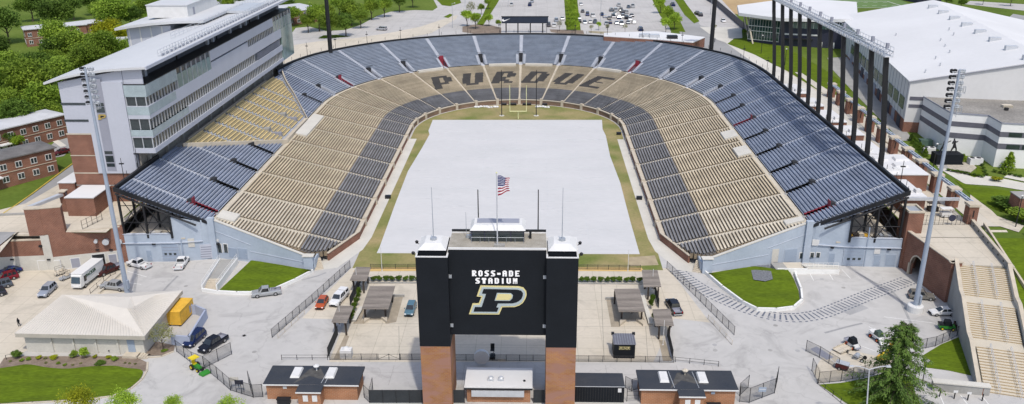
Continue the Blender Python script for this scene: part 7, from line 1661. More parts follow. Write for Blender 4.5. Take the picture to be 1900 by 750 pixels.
wallline(GH((1022, 66), (1088, 68)), .5, 15.0, CONT, 'garden_wall', 'low tan wall under the far tree row', 'wall', 14.0)
c = g(36, 606); 
# a person in dark clothes walking on the tan lot
def person(name, loc, label, top, legs, scale=1.0, rz=0.0):
    t = thing(name, label, 'person', loc, rz); J = {'pel': (0, 0, .95), 'che': (0, .02, 1.35), 'nec': (0, 0, 1.52), 'hea': (0, -.02, 1.68), 'kl': (-.11, -.12, .5), 'al': (-.12, .06, .08), 'tl': (-.12, -.10, .04), 'kr': (.11, .08, .5), 'ar': (.12, .22, .1), 'tr': (.12, .08, .04), 'sl': (-.19, .02, 1.43), 'el': (-.25, .06, 1.15), 'hl': (-.24, -.08, .93), 'sr': (.19, .02, 1.43), 'er': (.25, .0, 1.15), 'hr': (.26, -.14, .97)}
    R_ = {'pel': .15, 'che': .17, 'nec': .06, 'hea': .105, 'kl': .075, 'al': .05, 'tl': .045, 'kr': .075, 'ar': .05, 'tr': .045, 'sl': .07, 'el': .05, 'hl': .04, 'sr': .07, 'er': .05, 'hr': .04}
    ks = list(J); ed = [('pel', 'che'), ('che', 'nec'), ('nec', 'hea'), ('pel', 'kl'), ('kl', 'al'), ('al', 'tl'), ('pel', 'kr'), ('kr', 'ar'), ('ar', 'tr'), ('che', 'sl'), ('sl', 'el'), ('el', 'hl'), ('che', 'sr'), ('sr', 'er'), ('er', 'hr')]
    me = bpy.data.meshes.new('body'); me.from_pydata([J[k] for k in ks], [(ks.index(a), ks.index(b)) for a, b in ed], []); o = bpy.data.objects.new('body', me); COL.objects.link(o); o.modifiers.new('skin', 'SKIN')
    for i, k in enumerate(ks): me.skin_vertices[0].data[i].radius = (R_[k], R_[k]); me.skin_vertices[0].data[i].use_root = (k == 'pel')
    ss = o.modifiers.new('sub', 'SUBSURF'); ss.levels = 1; ss.render_levels = 2; me.materials.append(top); o.parent = t
    mb = MB(); mb.lathe((0, .0, 1.66), [(.115, 0), (.12, .06), (.09, .13), (.03, .16)], 10); mb.build('hair', WOODD, t, local=True)
    return t
person('person', tuple(g(36, 606)), 'person in dark clothes walking across the tan car park', SCORE, SCORE)
person('person', tuple(gh(1326, 79)), 'distant person in dark clothes on the pale crossing plaza', NAVY, NAVY, rz=1)
# ================================================================== vehicles
KIND = {  # hull stations (x, belt height), cabin side profile (x, z), length, half width, wheel radius, wheel x, cab width ratio
 'sedan': dict(h=[(-2.35, .72), (-2.2, .92), (-1.5, .98), (.85, .93), (1.5, .86), (2.1, .74), (2.35, .52)], c=[(-1.85, .96), (-1.15, 1.40), (.15, 1.42), (1.1, .92)], w=.90, r=.33, wx=(-1.4, 1.45)),
 'hatch': dict(h=[(-2.1, .75), (-2.0, .98), (-1.5, 1.0), (.7, .95), (1.4, .88), (1.95, .74), (2.12, .52)], c=[(-2.0, .98), (-1.65, 1.46), (.1, 1.48), (1.0, .94)], w=.88, r=.33, wx=(-1.3, 1.35)),
 'wagon': dict(h=[(-2.35, .75), (-2.25, 1.0), (-1.5, 1.02), (.8, .97), (1.5, .9), (2.15, .78), (2.35, .52)], c=[(-2.25, 1.0), (-1.9, 1.52), (.2, 1.55), (1.1, .96)], w=.90, r=.34, wx=(-1.4, 1.45)),
 'suv': dict(h=[(-2.4, .8), (-2.35, 1.08), (-1.5, 1.1), (.9, 1.08), (1.5, 1.04), (2.2, .95), (2.4, .6)], c=[(-2.35, 1.08), (-2.05, 1.72), (.25, 1.76), (.95, 1.08)], w=.95, r=.38, wx=(-1.45, 1.5)),
 'van': dict(h=[(-2.5, .8), (-2.48, 1.1), (-1.5, 1.12), (1.1, 1.06), (1.7, .98), (2.3, .82), (2.5, .55)], c=[(-2.45, 1.1), (-2.25, 1.75), (.6, 1.78), (1.65, 1.0)], w=.98, r=.35, wx=(-1.5, 1.6)),
 'pickup': dict(h=[(-2.9, .85), (-2.88, 1.1), (-1.0, 1.1), (1.1, 1.1), (1.5, 1.08), (2.6, 1.0), (2.85, .62)], c=[(-.75, 1.1), (-.55, 1.80), (.75, 1.82), (1.45, 1.1)], w=1.0, r=.40, wx=(-1.75, 1.75), bed=(-2.8, -.85)),
 'crew': dict(h=[(-2.95, .85), (-2.93, 1.1), (-1.0, 1.1), (1.1, 1.1), (1.5, 1.08), (2.6, 1.0), (2.9, .62)], c=[(-1.25, 1.1), (-1.05, 1.80), (.75, 1.84), (1.5, 1.1)], w=1.0, r=.40, wx=(-1.85, 1.8), bed=(-2.85, -1.32)),
}
def vehicle(name, kind, paint, a, b, label, cat, group=None, topper=False, z=None, parts=True):
    """a, b: picture points of rear and front on the ground"""
    ga, gb = (g(*a), g(*b)) if z is None else (gh(*a), gh(*b)); d = Vector((gb.x-ga.x, gb.y-ga.y)); c = (ga+gb)/2
    t = thing(name, label, cat, (c.x, c.y, 0.014 if z is None else hY(c.y)+.07), math.atan2(d.y, d.x), group); K = KIND[kind]; w_ = K['w']; H = K['h']; zl = .30
    M_ = mat('car_paint_'+paint[0], paint[1], .22, .25 if paint[0] not in ('white', 'black') else 0, var=.02, scale=1, spec=.5)
    mb = MB(); rings = []
    for i, (x, zb) in enumerate(H):
        e = .86 if i in (0, len(H)-1) else (.97 if i in (1, len(H)-2) else 1.0); ww = w_*e
        rings.append([(x, -ww*.92, zl), (x, -ww, zl+.18), (x, -ww, zb-.22), (x, -ww*.93, zb-.03), (x, -ww*.80, zb), (x, ww*.80, zb), (x, ww*.93, zb-.03), (x, ww, zb-.22), (x, ww, zl+.18), (x, ww*.92, zl)])
    bed = K.get('bed'); n = 10
    for i, (p, q) in enumerate(zip(rings, rings[1:])):
        for k in range(n):
            if bed and H[i][0] >= -2.95 and H[i+1][0] <= -.9 and k == 4: continue
            j = (k+1) % n; mb.face([p[k], q[k], q[j], p[j]][::-1])
    mb.face(rings[0]); mb.face(rings[-1][::-1])
    C_ = K['c']; zb = C_[0][1]; wb, wt = w_*.90, w_*.74
    def cw(z): return wb+(wt-wb)*(z-min(C_[0][1], C_[3][1]))/(C_[1][1]-C_[0][1])
    L4 = [(x, -cw(z), z) for x, z in C_]; R4 = [(x, cw(z), z) for x, z in C_]
    mb.face([L4[1], L4[2], R4[2], R4[1]][::1]); mb.face([L4[0], L4[1], R4[1], R4[0]]); mb.face([L4[2], L4[3], R4[3], R4[2]]); mb.face(L4[::-1]); mb.face(R4)
    if topper:
        x0, x1 = bed; mb.hexa([(x0, -w_*.9, 1.1), (x1, -w_*.9, 1.1), (x1, w_*.9, 1.1), (x0, w_*.9, 1.1), (x0+.12, -w_*.78, 1.78), (x1, -w_*.78, 1.8), (x1, w_*.78, 1.8), (x0+.12, w_*.78, 1.78)])
    mb.build('body', M_, t, local=True)
    if bed and not topper:
        x0, x1 = bed; mb = MB(); mb.box(x0, x1, -w_*.8, w_*.8, .62, .66); mb.face([(x0, -w_*.8, .66), (x1, -w_*.8, .66), (x1, -w_*.8, 1.09), (x0, -w_*.8, 1.09)]); mb.face([(x0, w_*.8, .66), (x0, w_*.8, 1.09), (x1, w_*.8, 1.09), (x1, w_*.8, .66)]); mb.face([(x0, -w_*.8, .66), (x0, -w_*.8, 1.09), (x0, w_*.8, 1.09), (x0, w_*.8, .66)]); mb.face([(x1, -w_*.8, .66), (x1, w_*.8, .66), (x1, w_*.8, 1.09), (x1, -w_*.8, 1.09)]); mb.build('bed_liner', PANELD if paint[0] != 'white' else WHITE, t, local=True)
    def lerp(p, q, f): return tuple(p[i]+(q[i]-p[i])*f for i in range(3))
    def pane(P4, name, out):
        cx = [sum(p[i] for p in P4)/4 for i in range(3)]; nrm = (Vector(P4[1])-Vector(P4[0])).cross(Vector(P4[3])-Vector(P4[0])).normalized(); o_ = Vector(out); nrm = nrm if nrm.dot(o_) > 0 else -nrm
        Q_ = [Vector(lerp(p, cx, .10))+nrm*.015 for p in P4]; mb = MB(); mb.face(Q_ if (Q_[1]-Q_[0]).cross(Q_[3]-Q_[0]).dot(nrm) > 0 else Q_[::-1]); mb.build(name, CARGL, t, local=True)
    pane([L4[3], R4[3], R4[2], L4[2]], 'windscreen', (1, 0, .5)); pane([R4[0], L4[0], L4[1], R4[1]], 'rear_window', (-1, 0, .5))
    for S4, s_ in ((L4, -1), (R4, 1)):
        nseg = 2 if kind in ('pickup', 'sedan') else 3
        if kind == 'pickup': nseg = 1
        for k in range(nseg):
            f0, f1 = k/nseg, (k+1)/nseg; b0, b1 = lerp(S4[0], S4[3], .07+.80*f0), lerp(S4[0], S4[3], .07+.80*f1-.02); t0, t1 = lerp(S4[1], S4[2], .02+.96*f0), lerp(S4[1], S4[2], .02+.96*f1-.03)
            pane([b0, b1, t1, t0], 'side_window', (0, s_, .2))
    if topper:
        x0, x1 = bed
        for s_ in (-1, 1): mb = MB(); mb.face([(x0+.3, s_*w_*.89, 1.2), (x1-.2, s_*w_*.89, 1.2), (x1-.2, s_*w_*.815, 1.66), (x0+.3, s_*w_*.815, 1.66)][::s_]); mb.build('side_window', CARGL, t, local=True)
    for x in K['wx']:
        for s_ in (-1, 1):
            r_ = K['r']; mb = MB(); mb.tube((x, s_*(w_-.26), r_), (x, s_*(w_+.015), r_), r_, n=16); wh = mb.build('wheel', RUBBER, t, local=True)
            mb = MB(); mb.tube((x, s_*(w_+.0), r_), (x, s_*(w_+.03), r_), r_*.62, r_*.55, n=12); mb.build('rim', RIM_, wh, local=True)
    xf, xr = H[-1][0], H[0][0]
    for s_ in (-1, 1):
        mb = MB(); mb.box(xf-.16, xf-.02, s_*w_*.72-.17, s_*w_*.72+.17, H[-2][1]-.22, H[-2][1]-.06); mb.build('headlight', LAMPW, t, local=True)
        mb = MB(); mb.box(xr-.01, xr+.1, s_*w_*.76-.09, s_*w_*.76+.09, H[1][1]-.4, H[1][1]-.08); mb.build('tail_light', LAMPR, t, local=True)
        mb = MB(); mx = C_[3][0]-.3; mb.box(mx-.08, mx+.08, s_*(w_+.08)-.1, s_*(w_+.08)+.1, zb+.02, zb+.17); mb.build('mirror', M_, t, local=True)
    mb = MB(); mb.box(xf-.1, xf+.05, -w_*.8, w_*.8, .3, .45); mb.box(xf-.05, xf+.02, -w_*.45, w_*.45, .48, .62); mb.build('front_bumper', BLACK, t, local=True)
    mb = MB(); mb.box(xr-.06, xr+.1, -w_*.82, w_*.82, .34, .5); mb.build('rear_bumper', ALU if 'p' in kind or kind == 'crew' else BLACK, t, local=True)
    return t
PW, PB, PS = ('white', (.66, .66, .66)), ('black', (.012, .012, .016)), ('silver', (.36, .37, .38))
vehicle('pickup_truck', 'pickup', PS, (521, 544), (468, 551), 'silver pickup truck with loaded bed in front of the left lawn', 'pickup', 'parked vehicles')
vehicle('parked_car', 'hatch', ('orange', (.50, .10, .03)), (604, 556), (591, 578), 'orange hatchback parked inside the left chain link fence', 'car', 'parked vehicles')
vehicle('pickup_truck', 'crew', PW, (640, 547), (619, 570), 'white pickup with covered bed parked next to the orange hatchback', 'pickup', 'parked vehicles', topper=True)
vehicle('parked_car', 'wagon', ('teal', (.10, .19, .24)), (767, 565), (757, 592), 'teal blue station wagon parked left of the scoreboard', 'car', 'parked vehicles')
vehicle('pickup_truck', 'crew', PB, (1259, 589), (1241, 560), 'black pickup parked beside the right plaza pergolas', 'pickup', 'parked vehicles')
vehicle('parked_van', 'van', ('navy', (.010, .022, .085)), (377, 621), (346, 648), 'dark blue minivan parked beside the black pickup at lower left', 'van', 'parked vehicles')
vehicle('pickup_truck', 'crew', ('black_blue', (.010, .012, .022)), (419, 628), (372, 658), 'black pickup parked beside the dark blue minivan', 'pickup', 'parked vehicles')
vehicle('pickup_truck', 'pickup', PW, (279, 500), (238, 490), 'white pickup parked side on near the west roller door', 'pickup', 'parked vehicles')
vehicle('pickup_truck', 'pickup', PW, (330, 504), (346, 481), 'white pickup with tools in its bed backed out of the roller door', 'pickup', 'parked vehicles')
vehicle('pickup_truck', 'crew', PS, (231, 538), (196, 534), 'silver pickup half hidden behind the left floodlight mast', 'pickup', 'parked vehicles')
vehicle('parked_car', 'suv', ('silver_blue', (.33, .36, .42)), (101, 533), (76, 556), 'silver sport utility car alone on the tan car park', 'car', 'parked vehicles')
vehicle('parked_car', 'sedan', ('royal_blue', (.012, .03, .16)), (36, 503), (2, 510), 'shiny blue car topmost in the row at the left edge', 'car', 'parked vehicles')
vehicle('parked_car', 'suv', ('crimson', (.20, .008, .018)), (28, 516), (-6, 524), 'crimson car below the blue one at the left edge', 'car', 'parked vehicles')
vehicle('parked_car', 'suv', ('slate', (.10, .12, .15)), (16, 531), (-18, 540), 'grey car third from the top at the left edge', 'car', 'parked vehicles')
vehicle('parked_car', 'suv', ('dark_grey', (.03, .03, .045)), (4, 547), (-30, 556), 'dark car lowest in the row at the left edge', 'car', 'parked vehicles')
vehicle('pickup_truck', 'crew', ('maroon', (.06, .012, .010)), (217, 500), (189, 511), 'dark maroon pickup between the white step truck and the mast', 'pickup', 'parked vehicles')
vehicle('parked_car', 'suv', ('champagne', (.20, .19, .17)), (1684, 552), (1734, 556), 'champagne sport utility car behind the right floodlight mast', 'car', 'parked vehicles')
vehicle('parked_car', 'sedan', PW, (1773, 583), (1722, 584), 'white coupe parked below the brick arch wall', 'car', 'parked vehicles')
vehicle('moving_car', 'van', ('pale_silver', (.42, .43, .45)), (716, 57), (700, 56), 'silver minivan driving on the far road beyond the closed end', 'van', None, z=1)
vehicle('parked_car', 'sedan', ('dark_red', (.12, .02, .03)), (124, 284), (108, 288), 'dark red car with blue roof cover parked between the brick houses', 'car', None, z=1)
# step truck
ga, gb = g(189, 503), g(140, 541); d = Vector((gb.x-ga.x, gb.y-ga.y)); c = (ga+gb)/2
t = thing('step_truck', 'long white step truck with green lettering on the tan car park', 'truck', (c.x, c.y, .014), math.atan2(d.y, d.x)); TW = mat('truck_white', (.66, .66, .65), .4, var=.03, scale=.6)
mb = MB(); mb.box(-4.1, 3.4, -1.2, 1.2, .7, 3.2); mb.hexa([(3.4, -1.15, .6), (4.3, -1.05, .6), (4.3, 1.05, .6), (3.4, 1.15, .6), (3.4, -1.15, 3.1), (3.75, -1.05, 2.95), (3.75, 1.05, 2.95), (3.4, 1.15, 3.1)]); mb.build('body', TW, t, local=True)
mb = MB(); mb.box(-4.15, 3.5, -1.25, 1.25, 3.2, 3.3); mb.build('roof', TW, t, local=True)
mb = MB(); mb.face([(4.26, -.95, 1.5), (4.26, .95, 1.5), (3.87, .92, 2.75), (3.87, -.92, 2.75)]); mb.build('windscreen', mat('truck_glass', (.06, .09, .12), .1), t, local=True)
for s_ in (-1, 1):
    mb = MB(); mb.box(2.3, 3.1, s_*1.21-.01, s_*1.21+.01, 1.4, 2.6); mb.build('side_window', CARGL, t, local=True)
    for z_ in (1.0, 1.7, 2.9): mb = MB(); mb.box(-4.0, 2.1, s_*1.21-.01, s_*1.21+.015, z_, z_+.05); mb.build('side_rail', ALU, t, local=True)
    for x in (-2.6, 3.0): mb = MB(); mb.tube((x, s_*.9, .45), (x, s_*1.23, .45), .45, n=16); wh = mb.build('wheel', RUBBER, t, local=True); mb = MB(); mb.tube((x, s_*1.22, .45), (x, s_*1.26, .45), .25, n=12); mb.build('rim', RIM_, wh, local=True)
    mb = MB(); mb.box(4.25, 4.34, s_*.8-.15, s_*.8+.15, .85, 1.1); mb.build('headlight', LAMPW, t, local=True)
cu = text_mesh('PACKER', .95, pworld(t)[0]-.6, pworld(t)[2]+2.3, pworld(t)[1]-0, mat('truck_lettering', (.05, .10, .06), .6), t, 'side_letters', .02, 1.0)
cu.data.transform(Matrix.Translation((0, 1.235, 0)) @ Matrix.Rotation(math.pi, 4, 'Z'))
# small machines
def wheelset(t, xs, w_, r_, hub=None):
    for x in xs:
        for s_ in (-1, 1):
            mb = MB(); mb.tube((x, s_*(w_-.25), r_), (x, s_*w_, r_), r_, n=14); wh = mb.build('wheel', RUBBER, t, local=True); mb = MB(); mb.tube((x, s_*w_, r_), (x, s_*(w_+.03), r_), r_*.55, n=10); mb.build('rim', hub or RIM_, wh, local=True)
def machine(name, label, cat, a, b, group=None):
    ga, gb = g(*a), g(*b); d = Vector((gb.x-ga.x, gb.y-ga.y)); c = (ga+gb)/2; return thing(name, label, cat, (c.x, c.y, .014), math.atan2(d.y, d.x), group)
for k, (a, b, lab) in enumerate((((125, 506), (100, 513), 'tan roofless golf cart by the cream facade'), ((132, 514), (112, 522), 'grey golf cart with dark roof frame by the cream facade'))):
    t = machine('golf_cart', lab, 'golf cart', a, b, 'golf carts'); mm = (CONT, GALV)[k]
    mb = MB(); mb.hexa([(-1.2, -.6, .3), (1.2, -.55, .3), (1.2, .55, .3), (-1.2, .6, .3), (-1.2, -.6, .75), (1.1, -.5, .6), (1.1, .5, .6), (-1.2, .6, .75)]); mb.build('body', mm, t, local=True); mb = MB(); mb.box(-.5, .1, -.5, .5, .75, .95); mb.box(-.65, -.5, -.5, .5, .9, 1.3); mb.build('seat', LIMES, t, local=True)
    mb = MB()
    for x in (-.9, .8): mb.tube((x, -.5, .7), (x, -.5, 1.8), .03); mb.tube((x, .5, .7), (x, .5, 1.8), .03)
    mb.tube((-.9, -.5, 1.8), (.8, -.5, 1.8), .03); mb.tube((-.9, .5, 1.8), (.8, .5, 1.8), .03); mb.build('roof_frame', BLACK, t, local=True); wheelset(t, (-.8, .8), .6, .24)
t = machine('compact_tractor', 'small green tractor with yellow canopy and front mower on the lower left road', 'tractor', (352, 678), (380, 694))
mb = MB(); mb.hexa([(-.9, -.4, .5), (1.1, -.35, .5), (1.1, .35, .5), (-.9, .4, .5), (-.9, -.4, .9), (1.0, -.3, .95), (1.0, .3, .95), (-.9, .4, .9)]); mb.build('body', JGRN, t, local=True)
mb = MB(); mb.box(-.8, -.3, -.3, .3, .9, 1.1); mb.box(-.95, -.8, -.3, .3, 1.0, 1.5); mb.build('seat', BYEL, t, local=True)
mb = MB(); mb.prism([(-1.2, -.7), (.1, -.7), (.1, .7), (-1.2, .7)], 2.1, 2.22); mb.build('canopy', BYEL, t, local=True); mb = MB(); mb.tube((-1.0, -.5, .8), (-1.0, -.5, 2.1), .04); mb.tube((-1.0, .5, .8), (-1.0, .5, 2.1), .04); mb.build('canopy_post', BLACK, t, local=True)
mb = MB(); mb.tube((1.0, 0, .5), (1.9, 0, .4), .12); mb.build('linkage', BLACK, t, local=True); mb = MB(); mb.hexa([(1.8, -.9, .12), (2.9, -.8, .12), (2.9, .8, .12), (1.8, .9, .12), (1.9, -.8, .5), (2.8, -.7, .4), (2.8, .7, .4), (1.9, .8, .5)]); mb.build('mower_deck', JGRN, t, local=True); wheelset(t, (-.6,), .75, .5, BYEL); wheelset(t, (.9,), .6, .32, BYEL)
for k, (a, b, lab) in enumerate((((1568, 636), (1592, 652), 'white and orange utility vehicle with black canopy in the machine yard'), ((1612, 620), (1640, 640), 'white skid loader with red wheels in the machine yard'))):
    t = machine('utility_vehicle' if k == 0 else 'skid_loader', lab, 'utility vehicle' if k == 0 else 'loader', a, b)
    mb = MB(); mb.hexa([(-1.4, -.65, .45), (1.4, -.6, .45), (1.4, .6, .45), (-1.4, .65, .45), (-1.4, -.65, 1.0 if k == 0 else 1.35), (1.3, -.5, .85), (1.3, .5, .85), (-1.4, .65, 1.0 if k == 0 else 1.35)]); mb.build('body', WHITE, t, local=True)
    mb = MB(); x0, x1 = (-.5, .8) if k == 0 else (-.2, 1.0); mb.hexa([(x0, -.65, .95), (x1, -.62, .95), (x1, .62, .95), (x0, .65, .95), (x0+.1, -.55, 1.9), (x1-.35, -.5, 1.85), (x1-.35, .5, 1.85), (x0+.1, .55, 1.9)]); mb.build('canopy', SCORE if k == 0 else mat('cab_glass', (.06, .09, .07), .2), t, local=True)
    mb = MB(); 
    if k == 0: mb.box(-1.45, -.6, -.6, .6, 1.0, 1.05); mb.box(-1.45, -1.4, -.6, .6, 1.0, 1.25); mb.box(1.4, 1.7, -.5, .5, .4, .6)
    else: mb.hexa([(1.3, -.6, .3), (2.4, -.9, .1), (2.4, .9, .1), (1.3, .6, .3), (1.3, -.6, .7), (2.0, -.9, .8), (2.0, .9, .8), (1.3, .6, .7)]); mb.box(-1.2, 1.4, -.78, -.66, .9, 1.1); mb.box(-1.2, 1.4, .66, .78, .9, 1.1)
    mb.build('cargo_bed' if k == 0 else 'bucket_and_arms', PANELD if k == 0 else WHITE, t, local=True); mb = MB(); mb.box(-1.46, -1.4, -.5, .5, .5, .8); mb.box(-.9, -.4, -.68, -.66, .6, .9); mb.build('orange_panel', ORNG, t, local=True); wheelset(t, (-.85, .95), .78, .38, ORNG)
t = machine('green_utility_vehicle', 'green utility vehicle with black canopy parked by the concrete stair wall', 'utility vehicle', (1744, 610), (1768, 612))
mb = MB(); mb.hexa([(-1.4, -.65, .4), (1.4, -.6, .4), (1.4, .6, .4), (-1.4, .65, .4), (-1.4, -.65, .95), (1.3, -.5, .9), (1.3, .5, .9), (-1.4, .65, .95)]); mb.build('body', JGRN, t, local=True); mb = MB(); mb.hexa([(-.6, -.62, .95), (.8, -.62, .95), (.8, .62, .95), (-.6, .62, .95), (-.5, -.5, 1.85), (.5, -.5, 1.85), (.5, .5, 1.85), (-.5, .5, 1.85)]); mb.build('canopy', SCORE, t, local=True); mb = MB(); mb.box(-1.5, -.7, -.65, .65, .96, 1.2); mb.build('cargo_bed', BLACK, t, local=True); wheelset(t, (-.9, .9), .75, .32, BYEL)
t = machine('dump_trailer', 'dark brown dump trailer behind the green utility vehicle', 'trailer', (1774, 610), (1794, 612)); mb = MB(); mb.box(-1.3, 1.3, -.8, .8, .45, .5)
for a, b, c_, d_ in ((-1.3, 1.3, -.8, -.74), (-1.3, 1.3, .74, .8), (-1.3, -1.24, -.74, .74), (1.24, 1.3, -.74, .74)): mb.box(a, b, c_, d_, .5, 1.15)
mb.build('box', mat('rust_brown', (.07, .035, .03), .8, var=.2), t, local=True); wheelset(t, (0,), .95, .32)
t = machine('utility_trailer', 'small wheeled roller trailer in front of the utility vehicle', 'trailer', (1574, 660), (1608, 672)); mb = MB(); mb.tube((-.9, 0, .45), (-.9, .01, .45), .01); mb.tube((-.2, -.6, .45), (-.2, .6, .45), .45, n=16); mb.build('roller', GALV, t, local=True); mb = MB(); mb.tube((-1.8, 0, .3), (1.0, 0, .45), .06); mb.tube((-.6, -.7, .45), (1.0, -.6, .4), .05); mb.tube((-.6, .7, .45), (1.0, .6, .4), .05); mb.build('frame', BLACK, t, local=True); wheelset(t, (1.0,), .8, .32, WHITE)
t = machine('yellow_lift', 'yellow boom lift partly hidden under the conifer branches', 'lift', (1628, 676), (1652, 660)); mb = MB(); mb.box(-1.3, 1.3, -.7, .7, .4, 1.0); mb.build('chassis', YEL, t, local=True); mb = MB(); mb.tube((-1.2, 0, 1.2), (2.4, 0, 1.9), .25, .18, 8); mb.build('boom', BYEL, t, local=True); mb = MB(); mb.box(2.2, 3.0, -.5, .5, 1.4, 1.5); mb.box(2.2, 2.25, -.5, .5, 1.5, 2.3); mb.box(2.95, 3.0, -.5, .5, 1.5, 2.3); mb.build('platform', YEL, t, local=True); wheelset(t, (-.9, .9), .85, .4)
t = machine('box_trailer', 'small maroon box with pale top at the edge of the machine yard', 'trailer', (1552, 682), (1572, 688)); mb = MB(); mb.box(-1.0, 1.0, -.6, .6, .35, 1.2); mb.build('box', mat('maroon_box', (.09, .02, .02), .6), t, local=True); mb = MB(); mb.box(-1.05, 1.05, -.65, .65, 1.2, 1.27); mb.build('top', ALU, t, local=True); wheelset(t, (-.3,), .75, .28); mb = MB(); mb.tube((1.0, 0, .4), (1.8, 0, .35), .05); mb.build('drawbar', BLACK, t, local=True)
t = machine('flat_trailer', 'low tan flatbed frame lying beside the white utility vehicle', 'trailer', (1552, 655), (1575, 645)); mb = MB(); mb.box(-1.6, 1.6, -.9, .9, .25, .32)
for y in (-.9, .84): mb.box(-1.6, 1.6, y, y+.06, .32, .6)
mb.build('deck', CONT, t, local=True); wheelset(t, (0,), 1.1, .25)
# far car park: one small two-part car per paint, copied
FC = []; fk = ['sedan', 'suv', 'hatch', 'suv', 'sedan', 'pickup', 'van']
paints = [PW, PS, PB, ('navy', 0), ('slate', 0), ('dark_grey', 0), ('silver_blue', 0), ('pale_silver', 0)]
cells = [(173, -8, 0)]
spots = [(1078, 10), (983, 11), (987, 5), (949, 11), (1081, 23), (1100, 32), (1117, 29), (1122, 33), (1130, 36), (1138, 33), (1140, 28), (1148, 35), (1156, 33), (1162, 35), (1172, 31), (1169, 38), (1134, 21), (1142, 21), (1152, 21), (1155, 25), (1162, 25), (1166, 15), (1174, 14), (1075, 42), (1085, 44), (1095, 43), (1104, 43), (1125, 46), (1132, 44), (1144, 45), (1153, 46), (1165, 44), (1176, 44), (1090, 29), (1032, 40), (1043, 37), (1018, 49), (1028, 50), (1188, 57), (1074, 36), (1293, 27), (1299, 30), (1342, 41), (1248, 11), (1148, 12)]
cols = ['white', 'silver', 'black', 'navy', 'slate', 'dark_grey', 'silver_blue', 'pale_silver']
cw_ = {'white': 'white', 'silver': 'silver', 'black': 'black', 'navy': 'dark blue', 'slate': 'slate grey', 'dark_grey': 'charcoal', 'silver_blue': 'pale blue', 'pale_silver': 'light grey'}
base = {}
def farmesh(kind, col):
    K = KIND[kind]; H = K['h']; w_ = K['w']; mb = MB()
    for (xa, za), (xb, zb) in zip(H, H[1:]): mb.hexa([(xa, -w_, .25), (xb, -w_, .25), (xb, w_, .25), (xa, w_, .25), (xa, -w_*.92, za), (xb, -w_*.92, zb), (xb, w_*.92, zb), (xa, w_*.92, za)], 0)
    C_ = K['c']; z1 = C_[1][1]; mb.hexa([(C_[0][0], -w_*.9, C_[0][1]-.02), (C_[3][0], -w_*.9, C_[3][1]-.02), (C_[3][0], w_*.9, C_[3][1]-.02), (C_[0][0], w_*.9, C_[0][1]-.02), (C_[1][0], -w_*.72, z1), (C_[2][0], -w_*.72, z1), (C_[2][0], w_*.72, z1), (C_[1][0], w_*.72, z1)], 1)
    mb.box(C_[1][0], C_[2][0], -w_*.72, w_*.72, z1, z1+.05, 0)
    for x in K['wx']:
        for s_ in (-1, 1): mb.tube((x, s_*(w_-.2), K['r']), (x, s_*(w_+.02), K['r']), K['r'], n=10, m=2)
    return mb
for i, (px, py) in enumerate(spots):
    k = (i*5+i//3) % len(fk); cn = cols[(i*3+i//4) % 8]; kk = (fk[k], cn); c = gh(px, py); rz = math.pi/2*(1 if i % 3 else -1)+rnd.uniform(-.05, .05)
    nearby = 'in the far car park' if px < 1240 else 'in the lot beside the far road'; knd = {'sedan': 'sedan', 'suv': 'tall car', 'hatch': 'hatchback', 'pickup': 'pickup', 'van': 'minivan'}[fk[k]]
    rown = 'front row' if py > 40 else ('second row' if py > 31 else ('third row' if py > 24 else 'back rows')); lab = f'{cw_[cn]} {knd} {nearby}, {rown}, {"left" if px < 1100 else ("middle" if px < 1150 else "right")} part'
    if kk in base: o = base[kk].copy(); COL.objects.link(o)
    else:
        pm = MATS.get('car_paint_'+cn); o = farmesh(fk[k], cn).build('parked_car', [pm, CARGL, RUBBER]); base[kk] = o
    o.location = (c.x, c.y, c.z+.06); o.rotation_euler = (0, 0, rz); tag(o, lab, 'car', 'cars in the far car park')
labs = {}
for o in list(COL.objects):
    if o.get('group') == 'cars in the far car park': labs.setdefault(o['label'], []).append(o)
for l_, os_ in labs.items():
    if len(os_) > 1:
        os_.sort(key=lambda o: o.location.x)
        for i, o in enumerate(os_): o['label'] = l_+', '+['leftmost', 'second from left', 'third from left', 'fourth from left', 'fifth'][min(i, 4)]
# the mast-side painted bay lines of the far lot
mb = MB()
for r_ in range(9):
    y = 212+r_*17.5
    for k in range(34):
        x = -18+k*2.75
        if 31 < x < 36 or (x > 60-.25*(y-212) and x > 66): continue
        mb.face([(x, y, 14.09), (x+.1, y, 14.09), (x+.1, y+9.8, 14.09), (x, y+9.8, 14.09)])
tag(mb.build('painted_bay_lines', mat('worn_white_line', (.56, .56, .54), .9)), kind='structure')
